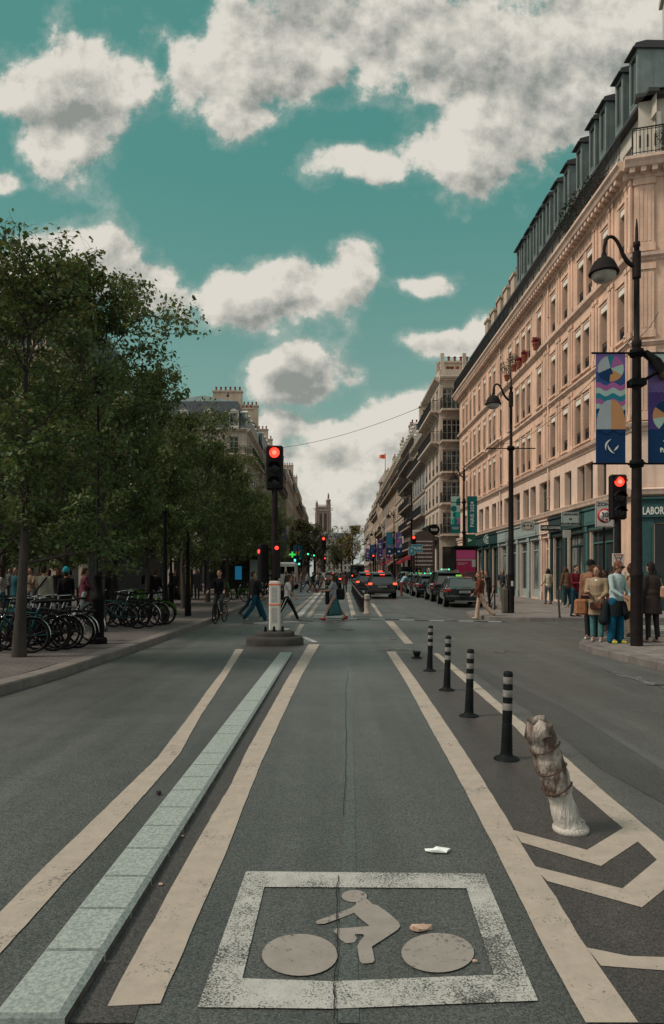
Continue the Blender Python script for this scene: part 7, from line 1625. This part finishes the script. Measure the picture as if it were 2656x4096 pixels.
    for (h, kn, an, b), s in zip(LJ, (-1, 1)):
        Sh = MB(); th = R(p.get('footL', 0) if s < 0 else p.get('footR', 0)); Mf = Matrix.Translation(an) @ Matrix.Rotation(th, 4, 'X')
        Sh.cap((0, -.035, -.045), (0, .10, -.05), .042, .038, n=10, M=Mf); Sh.cap((0, -.03, -.0), (0, .02, -.035), .042, .045, n=10, M=Mf); Sh.cap((0, .10, -.052), (0, .15, -.056), .036, .026, n=10, M=Mf); Sh.v = [Mk @ q for q in Sh.v]; remeshed(Sh, 'shoe', cm(shoes, .6, .1, 12), o, .014, 1)
    o_info = dict(obj=o, k=k, AJ=AJ, LJ=LJ, pel=pel, ch=ch, nk=nk, hd=hd, Mk=Mk)
    return o_info
def wpt(inf, v): 
    ob = inf['obj']; return Matrix.Translation(ob.location) @ Matrix.Rotation(ob.rotation_euler.z, 4, 'Z') @ (inf['Mk'] @ Vector(v))
def bag(label, inf, v, size, col, rz=0, strap=None, name='bag', cat='bag'):
    p = wpt(inf, v); a, d, h = size; o = thing(name, label, cat, p, inf['obj'].rotation_euler.z+R(rz)); b = MB(); vs = []
    b.box(-a/2, a/2, -d/2, d/2, -h/2, h/2, bev=min(a, d, h)*.32); b.build('bag_body', cm(col, .7, .25, 9), o)
    if strap:
        s_ = MB(); q = [(Matrix.Rotation(-R(rz), 4, 'Z') @ (inf['Mk'] @ (Vector(x)-Vector(v)))) for x in strap]; s_.path(q, .010, 5); s_.build('strap', cm([c*.6 for c in col]), o)
    else: s_ = MB(); s_.path([(-a*.25, 0, h/2-.02), (-a*.2, 0, h/2+.14), (a*.2, 0, h/2+.14), (a*.25, 0, h/2-.02)], .008, 5); s_.build('handle', cm([c*.7 for c in col]), o)
    return o
WALK = dict(hipL=27, kneeL=5, hipR=-20, kneeR=22, footR=-25, footL=12, shL=-22, elL=12, shR=20, elR=22, lean=4)
WALK2 = dict(hipL=-22, kneeL=20, hipR=24, kneeR=4, footL=-28, footR=10, shL=18, elL=25, shR=-18, elR=15, lean=4)
RX, LX = -90, 90          # walking to the right / to the left in the picture
JG = (.008, .06, .10)
P1 = person('blond person in black jacket and blue jeans walking right past the traffic light', 256, 25.2, face=RX, H=1.74, pose=dict(WALK, lean=10, hipL=24, hipR=-17, headtilt=10), top=(.010, .011, .012), top_kind='jacket', legs=JG, leg_kind='wide', shoes=(.4, .38, .36), hair=(.55, .30, .13), kerb=0)
person('person in grey jacket walking behind the blond person', 252, 27.2, face=RX+15, H=1.78, pose=WALK2, top=(.05, .046, .042), top_kind='jacket', legs=(.01, .04, .06), shoes=(.08, .08, .08), hair=(.04, .03, .02), kerb=0)
P3 = person('woman in white tee and black trousers with a side stripe stepping right', 287, 25.0, face=RX, H=1.70, pose=dict(WALK, hipL=30, hipR=-26, kneeR=8, headtilt=12), top=(.48, .47, .44), legs=(.010, .010, .011), leg_kind='trousers', shoes=(.25, .25, .24), hair=(.05, .028, .02), hair_kind='bob', sleeves='short', kerb=0)
Q = MB(); h, kn, an, b_ = P3['LJ'][0]; Q.path([P3['Mk'] @ (h+Vector((-.097, 0, .0))), P3['Mk'] @ (kn+Vector((-.068, 0, 0))), P3['Mk'] @ (an+Vector((-.058, 0, 0)))], .008, 5); Q.build('side_stripe', M_white, P3['obj']); h, kn, an, b_ = P3['LJ'][1]; Q = MB(); Q.path([P3['Mk'] @ (h+Vector((.097, 0, .0))), P3['Mk'] @ (kn+Vector((.068, 0, 0))), P3['Mk'] @ (an+Vector((.058, 0, 0)))], .010, 5); Q.build('side_stripe', M_white, P3['obj'])
bag('black shoulder bag carried by the woman in white tee', P3, (.02, -.16, .93), (.12, .28, .34), (.01, .01, .01), 0, [(.02, -.16, 1.08), (.05, -.04, 1.42), (-.1, .05, 1.3), (.0, .1, 1.0)])
P4 = person('woman in grey tee and long teal skirt striding left across the street', 334, 25.1, face=LX, H=1.70, pose=dict(WALK, hipL=27, kneeL=2, hipR=-27, kneeR=8, shL=30, elL=55, shR=25, elR=60, footL=12, footR=-22, pz=.85), top=(.22, .225, .23), legs=(.028, .085, .09), leg_kind='skirt', shoes=(.26, .035, .04), hair=(.035, .018, .014), hair_kind='long', sleeves='short', kerb=0)
bag('large black shoulder bag hanging behind the woman in the teal skirt', P4, (-.05, -.24, .96), (.16, .30, .40), (.009, .009, .010), 0, [(-.05, -.24, 1.15), (-.14, -.05, 1.40), (-.12, .08, 1.25), (-.1, -.05, .95)])
bag('black folded coat over the forearm of the woman in the teal skirt', P4, (.06, .24, .84), (.10, .16, .52), (.012, .012, .014), 0, None, 'folded_coat', 'coat')
P5 = person('long haired woman in rust jacket and beige trousers crossing by the black saloon', 480.5, 25.6, face=LX, H=1.72, pose=dict(WALK2, hipR=10, hipL=-20, kneeL=26, lean=5), top=(.10, .032, .018), top_kind='jacket', legs=(.40, .28, .21), leg_kind='wide', shoes=(.42, .38, .30), hair=(.13, .06, .03), hair_kind='long', kerb=0)
# cyclist
cyb = bicycle('bicycle ridden towards the camera by the man in dark sweater', Vector(((220-UC)/FPX*24.0, 24.0, 0)), R(172), blk, 0, 0, 'moving bicycle')
person('cyclist in dark sweater and grey jeans riding towards the camera', X=(220-UC)/FPX*24.0, Y=24.05, face=172, H=1.74, pose=dict(hipL=62, kneeL=75, hipR=30, kneeR=40, shL=38, elL=18, shR=38, elR=18, ab=16, lean=8, pz=.98, outL=.3, outR=.3), top=(.012, .010, .012), legs=(.035, .04, .045), shoes=(.02, .02, .02), hair=(.03, .018, .014), kerb=0, z=.0)
# right corner group
K1 = Vector((0, 0, .14))
Pa = person('man in pale blue shirt, sunglasses, blue jeans and yellow shoes waiting at the corner', 616.5, 15.35, face=212, H=1.76, fat=1.12, pose=dict(shL=14, elL=38, shR=14, elR=38, inL=28, inR=28, ab=10, headtilt=14, shades=1, head=10), top=(.33, .42, .42), legs=(.006, .075, .13), leg_kind='wide', shoes=(.42, .44, .04), hair=(.14, .05, .03), skin='m')
o = thing('tied_jacket', 'black jacket tied round the waist of the man in the pale blue shirt', 'jacket', Pa['obj'].location.copy(), Pa['obj'].rotation_euler.z); b = MB(); b.lathe([(.18, .93), (.195, .86), (.20, .70), (.195, .60)], n=18, sy=.85)
b.cap((.22, -.1, .86), (.27, -.12, .50), .06, .11); b.cap((-.20, .05, .86), (-.24, .06, .58), .05, .08); b.cap((-.02, .17, .88), (-.05, .19, .66), .05, .06); b.build('jacket_cloth', cm((.010, .014, .016)), o)
Pb = person('woman in beige blazer and green-blue trousers holding a phone at the corner', 597, 15.75, face=150, H=1.66, fat=1.12, pose=dict(shL=10, elL=60, shR=20, elR=75, inR=20, inL=20, headtilt=4, head=-15), top=(.27, .20, .13), top_kind='coat', legs=(.06, .17, .17), leg_kind='cropped', shoes=(.45, .36, .33), hair=(.07, .03, .022), hair_kind='bob', inner=(.55, .58, .6))
bag('orange-brown tote bag on the arm of the woman in beige blazer', Pb, (.36, .04, .80), (.27, .14, .36), (.30, .135, .07), 20, [(.36, .04, 1.0), (.28, .02, 1.22), (.34, .06, 1.0)]); bag('small dark red handbag at the hip of the woman in beige blazer', Pb, (-.02, .24, .84), (.26, .09, .16), (.13, .05, .035), 0)
o = thing('phone', 'flat dark phone held out by the woman in beige blazer', 'phone', wpt(Pb, (.20, .36, 1.04)), R(60)); b = MB(); b.box(-.14, .14, -.09, .09, -.008, .008, bev=.004); ob = b.build('phone_case', cm((.10, .04, .06)), o); ob.rotation_euler = (0, R(16), 0)
person('person in black cap and dark trousers with bright white sneakers behind the blazer woman', 591, 16.25, face=140, H=1.80, pose=dict(cap=(.008, .009, .010)), top=(.20, .10, .06), top_kind='jacket', legs=(.02, .025, .027), shoes=(.6, .62, .62), hair=(.02, .015, .012), skin='m')
Pm = person('man in dark red sweater and navy jeans using a phone on the far pavement', 575.5, 25.2, face=-155, H=1.80, pose=dict(shL=14, elL=75, shR=14, elR=80, inL=25, inR=25, headtilt=6), top=(.10, .010, .018), legs=(.012, .04, .055), shoes=(.01, .01, .01), hair=(.03, .018, .014))
person('stooping person in brown jacket with back turned by the dark shop door', 567, 31.5, face=20, H=1.80, pose=dict(headtilt=14, lean=5), top=(.10, .055, .035), top_kind='jacket', legs=(.008, .03, .035), shoes=(.3, .28, .25), hair=(.05, .03, .02), hair_kind='bob', kerb=.14)
person('person in cream cardigan and grey-blue jeans looking at the shop fronts', 548, 34.5, face=10, H=1.72, top=(.42, .37, .27), top_kind='jacket', pose=dict(shL=-6, elL=60, shR=-6, elR=70, outL=.12, outR=.12), legs=(.05, .085, .09), shoes=(.11, .03, .02), hair=(.03, .02, .015), hair_kind='bob', kerb=.14)
Pt = person('man in tan jacket sipping from a white cup behind the lamp post', 632, 16.9, face=120, H=1.74, pose=dict(shR=55, elR=85, inR=10, shL=10, elL=60, inL=20, headtilt=8, head=-20), top=(.27, .17, .10), top_kind='coat', legs=(.20, .14, .10), leg_kind='trousers', shoes=(.1, .08, .06), hair=(.02, .012, .01), skin='d')
o = thing('paper_cup', 'white paper cup held to the mouth of the man in tan jacket', 'cup', wpt(Pt, (.06, .20, 1.50)), 0); b = MB(); b.lathe([(.032, -.055), (.042, .05), (.044, .055)], n=12); b.build('cup', M_white, o); b = MB(); b.lathe([(.044, .055), (.040, .065)], n=12); b.build('lid', M_offw, o)
bag('bright blue plastic bag held low beside the lamp post', Pt, (-.26, .14, .60), (.20, .12, .30), (.01, .22, .38), 0)
Pw = person('woman in black clothes with back turned, right of the near lamp post', 652, 15.6, face=25, H=1.74, fat=1.15, pose=dict(shR=20, elR=40, headtilt=10), top=(.030, .022, .020), top_kind='coat', legs=(.022, .020, .020), leg_kind='trousers', shoes=(.38, .28, .24), hair=(.012, .010, .010), hair_kind='long')
bag('small pink-beige backpack on the woman in black', Pw, (.16, -.20, 1.10), (.24, .14, .28), (.36, .22, .16), 0, [(.1, -.2, 1.22), (.14, -.1, 1.4), (.16, .06, 1.38)], 'backpack', 'backpack')
person('person in white shirt half hidden by the man in the pale blue shirt', 605, 20.6, face=100, H=1.76, top=(.45, .45, .42), legs=(.03, .03, .03), hair=(.02, .015, .012), skin='d', shoes=(.05, .05, .05), z=.0)
person('person in maroon top behind the man in the pale blue shirt', 611.5, 19.5, face=170, H=1.70, top=(.08, .015, .02), legs=(.02, .02, .022), hair=(.02, .015, .012), skin='d', shoes=(.05, .05, .05), z=.0)
# strollers by the shops beyond the lamp
person('long haired woman in dark tee and wide grey trousers walking behind the lamp', 502.5, 35.5, face=165, H=1.70, pose=dict(shL=30, elL=110, inL=15), top=(.03, .035, .04), legs=(.20, .19, .16), leg_kind='wide', shoes=(.4, .38, .36), hair=(.12, .05, .03), hair_kind='long', sleeves='short')
person('woman in dark top walking beside the long haired one, half hidden by the lamp', 509.5, 36.5, face=170, H=1.68, pose=WALK, top=(.10, .08, .07), legs=(.06, .055, .05), leg_kind='wide', shoes=(.35, .33, .3), hair=(.10, .05, .03), hair_kind='long')
person('seated looking person in black reaching out between the stand and the lamp', 489, 33, face=100, H=1.62, pose=dict(shL=70, elL=10, shR=55, elR=20, lean=10), top=(.015, .015, .016), legs=(.015, .015, .016), hair=(.02, .015, .012), hair_kind='bob', sleeves='short')
person('person in pale blue shirt bending over beside the braking car', 401.5, 50, face=-60, H=1.72, pose=dict(lean=38, headtilt=20, shL=40, shR=40, elL=20, elR=20), top=(.22, .34, .42), legs=(.13, .04, .035), shoes=(.1, .1, .1), hair=(.16, .08, .04), kerb=0)
# groups, cheaper prototypes copied with their own clothes
def proto_set():
    ps = []
    specs = [(dict(WALK), 'jacket', 'trousers', 'short'), (dict(WALK2), 'shirt', 'trousers', 'bob'), (dict(), 'coat', 'trousers', 'long'), (dict(shL=30, elL=70, inL=20), 'shirt', 'wide', 'short'), (dict(WALK, hipL=15, hipR=-12), 'coat', 'wide', 'tail')]
    for i, (po, tk, lk, hk) in enumerate(specs):
        inf = person('prototype', X=0, Y=-300-i, face=0, H=1.72, pose=po, top=(.11+i*.001, .1, .1), top_kind=tk, legs=(.021, .03+i*.001, .06), leg_kind=lk, shoes=(.1, .1, .1+i*.001), hair=(.03, .02, .015), hair_kind=hk, vox=.026)
        ps.append(inf['obj'])
    return ps
PS = proto_set()
def crowd(i, label, u, Y, face, top, legs, hair=(.03, .02, .015), skin=None, H=1.0, kerb=.14, grp=None, shoes=None):
    src = PS[i]; X = (u-UC)/FPX*Y; r = src.copy(); COL.objects.link(r); r.location = (X, Y, zg(Y)+kerb); r.rotation_euler.z = R(face); r.scale = (H,)*3; r['label'] = label
    if grp: r['group'] = grp
    for c in KIDS[src.name]:
        d = c.copy(); COL.objects.link(d); d.parent = r; st = d.name.split('.')[0]
        cc_ = {'top': top, 'coat': top, 'jacket': top, 'trousers': legs, 'hair': hair, 'shoe': shoes}.get(st)
        m_ = cm(cc_, .85, .2, 6) if cc_ else (SKIN[skin] if st == 'body' and skin else None)
        if m_: d.material_slots[0].link = 'OBJECT'; d.material_slots[0].material = m_
    return r
KIDS = {p.name: kids(p) for p in PS}
FG = 'pedestrians crossing farther down the street'
for a in [(0, 'person in grey coat and maroon trousers in the far crossing group', 322, 60, RX, (.07, .075, .075), (.06, .015, .015)), (1, 'person with white bag strap in the far crossing group', 317, 62, RX, (.30, .31, .30), (.02, .03, .05)), (0, 'person in navy jacket in the far crossing group', 336, 58, RX, (.015, .03, .045), (.02, .02, .03)),
          (0, 'person in rust trousers striding in the far crossing group', 312.5, 57, RX, (.012, .03, .035), (.16, .045, .025)), (3, 'person standing at the left of the far crossing group', 301, 60, RX+20, (.10, .06, .05), (.05, .05, .06)), (2, 'long haired person in pinkish top behind the white tee woman', 292, 52, RX, (.16, .09, .08), (.06, .09, .11)),
          (4, 'dark clothed person near the white van', 286, 55, RX+10, (.03, .025, .03), (.02, .02, .02)), (1, 'person in black at the right end of the far crossing group', 330.5, 66, RX, (.01, .01, .012), (.01, .01, .01)), (2, 'woman with bicycle-side walk seen just right of the teal skirt woman', 345, 58, 15, (.12, .045, .04), (.03, .025, .03)), (0, 'pale shirted person deep in the far crossing group', 307, 67, RX, (.28, .27, .25), (.03, .04, .06))]:
    crowd(*a, kerb=0, grp=FG)
SG = 'people on the shaded square at the left'
sq = [(2, 'woman with curly hair in blue-green coat at the left picture edge', 17, 21, 150, (.02, .10, .12), (.3, .3, .3)), (3, 'person in white top with bag strap seen from behind beside the near trunk', 44, 18.6, 0, (.36, .33, .27), (.02, .02, .02)), (0, 'person in black with turquoise beanie', 66, 22, 20, (.008, .008, .009), (.01, .01, .01)),
      (2, 'woman with rust coloured hair among the square crowd', 58, 26, 170, (.02, .02, .02), (.08, .12, .12)), (3, 'person in beige jacket holding a white paper', 31, 25, 160, (.28, .20, .14), (.2, .2, .2)), (1, 'person in pale dress standing in the square', 50, 27, 100, (.32, .28, .22), (.30, .25, .2)), (4, 'person in dark pink jacket and pale trousers', 84, 24, -60, (.16, .05, .07), (.42, .50, .50)),
      (0, 'dark figure between the third and fourth trunks', 104, 23, 40, (.01, .01, .01), (.01, .01, .01)), (2, 'person with beige shoulder bag left of the ornate lamp', 110, 27, 30, (.05, .04, .04), (.10, .08, .06)), (3, 'dark figure standing close to the kiosk', 148, 26.5, 10, (.008, .008, .008), (.008, .008, .008)), (0, 'tall dark figure behind the plain black post', 155, 28, 0, (.010, .010, .010), (.25, .25, .25)),
      (1, 'grey clothed person near the yellow poster board', 176, 33, 160, (.03, .03, .035), (.08, .08, .08)), (2, 'person in grey by the trunks left of the cyclist', 197, 40, 180, (.08, .08, .09), (.05, .05, .05)), (4, 'orange coated person in the middle of the square', 64, 29, 190, (.30, .10, .04), (.05, .05, .05)), (1, 'white shirted person at the far left edge', 2, 24, 120, (.35, .33, .3), (.02, .09, .11)),
      (3, 'person in brown far back in the square', 38, 31, 150, (.15, .09, .06), (.1, .1, .12)), (0, 'person walking across the back of the square', 90, 36, 90, (.04, .05, .06), (.03, .03, .03)), (1, 'bright topped person far back between trunks', 71, 33, 90, (.35, .3, .25), (.04, .04, .05)), (4, 'dark haired woman in tan far back in the square', 27, 34, 200, (.2, .13, .08), (.1, .07, .05)), (3, 'person in grey sweater near the back arcade', 10, 36, 170, (.12, .12, .12), (.03, .03, .04)), (2, 'person in white coat near the back of the square', 100, 40, 160, (.4, .38, .35), (.05, .05, .05)), (0, 'dark figure waiting by the bus shelter', 232, 49, 100, (.015, .015, .02), (.02, .02, .02)), (3, 'second dark figure waiting by the bus shelter', 243, 51, 250, (.04, .03, .03), (.02, .02, .02))]
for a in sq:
    a = a[:5]+(tuple(c*.6 for c in a[5]), tuple(c*.6 for c in a[6]))  # clothes darkened to paint in the shade under the trees
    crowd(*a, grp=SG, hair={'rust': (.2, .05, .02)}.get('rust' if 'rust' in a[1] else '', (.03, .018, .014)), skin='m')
ob = [c for c in COL.objects if c.get('label', '').startswith('person in black with turquoise')][0]; b = MB(); b.lathe([(.095, 1.60), (.105, 1.66), (.08, 1.74), (.02, 1.79), (.001, 1.79)], (0, .02, 0), 12); b.build('beanie', cm((.02, .25, .30)), ob)
ob = [c for c in COL.objects if c.get('label', '').startswith('person in white top with bag')][0]; b = MB(); b.path([(-.2, -.16, .98), (-.05, -.155, 1.2), (.13, -.12, 1.45)], .02, 6); b.build('bag_strap', M_black, ob)
AG = 'people on the right pavement beyond the taxis'
for a in [(0, 'dark figure behind the tall estate car', 446, 52, 10, (.03, .03, .03), (.02, .02, .02)), (1, 'person with fair hair behind the taxi rank', 434, 58, 60, (.10, .07, .06), (.03, .03, .03)), (2, 'person in dark coat under the dark cafe front', 428, 64, 180, (.02, .02, .02), (.02, .02, .02)), (3, 'person near the blue taxi signs', 419, 60, 200, (.05, .04, .05), (.03, .03, .03)), (4, 'person beside the red awning', 408, 72, 180, (.12, .1, .08), (.05, .05, .05)), (1, 'person passing the magenta poster', 482, 45, 170, (.15, .12, .10), (.04, .04, .05)), (2, 'distant pedestrian by the light blue banners', 400, 84, 0, (.1, .05, .05), (.03, .03, .03)), (0, 'distant pedestrian under the purple banners', 391, 98, 0, (.05, .06, .08), (.03, .03, .03))]:
    crowd(*a, grp=AG)
for p in PS:
    for c in kids(p): bpy.data.objects.remove(c)
    bpy.data.objects.remove(p)
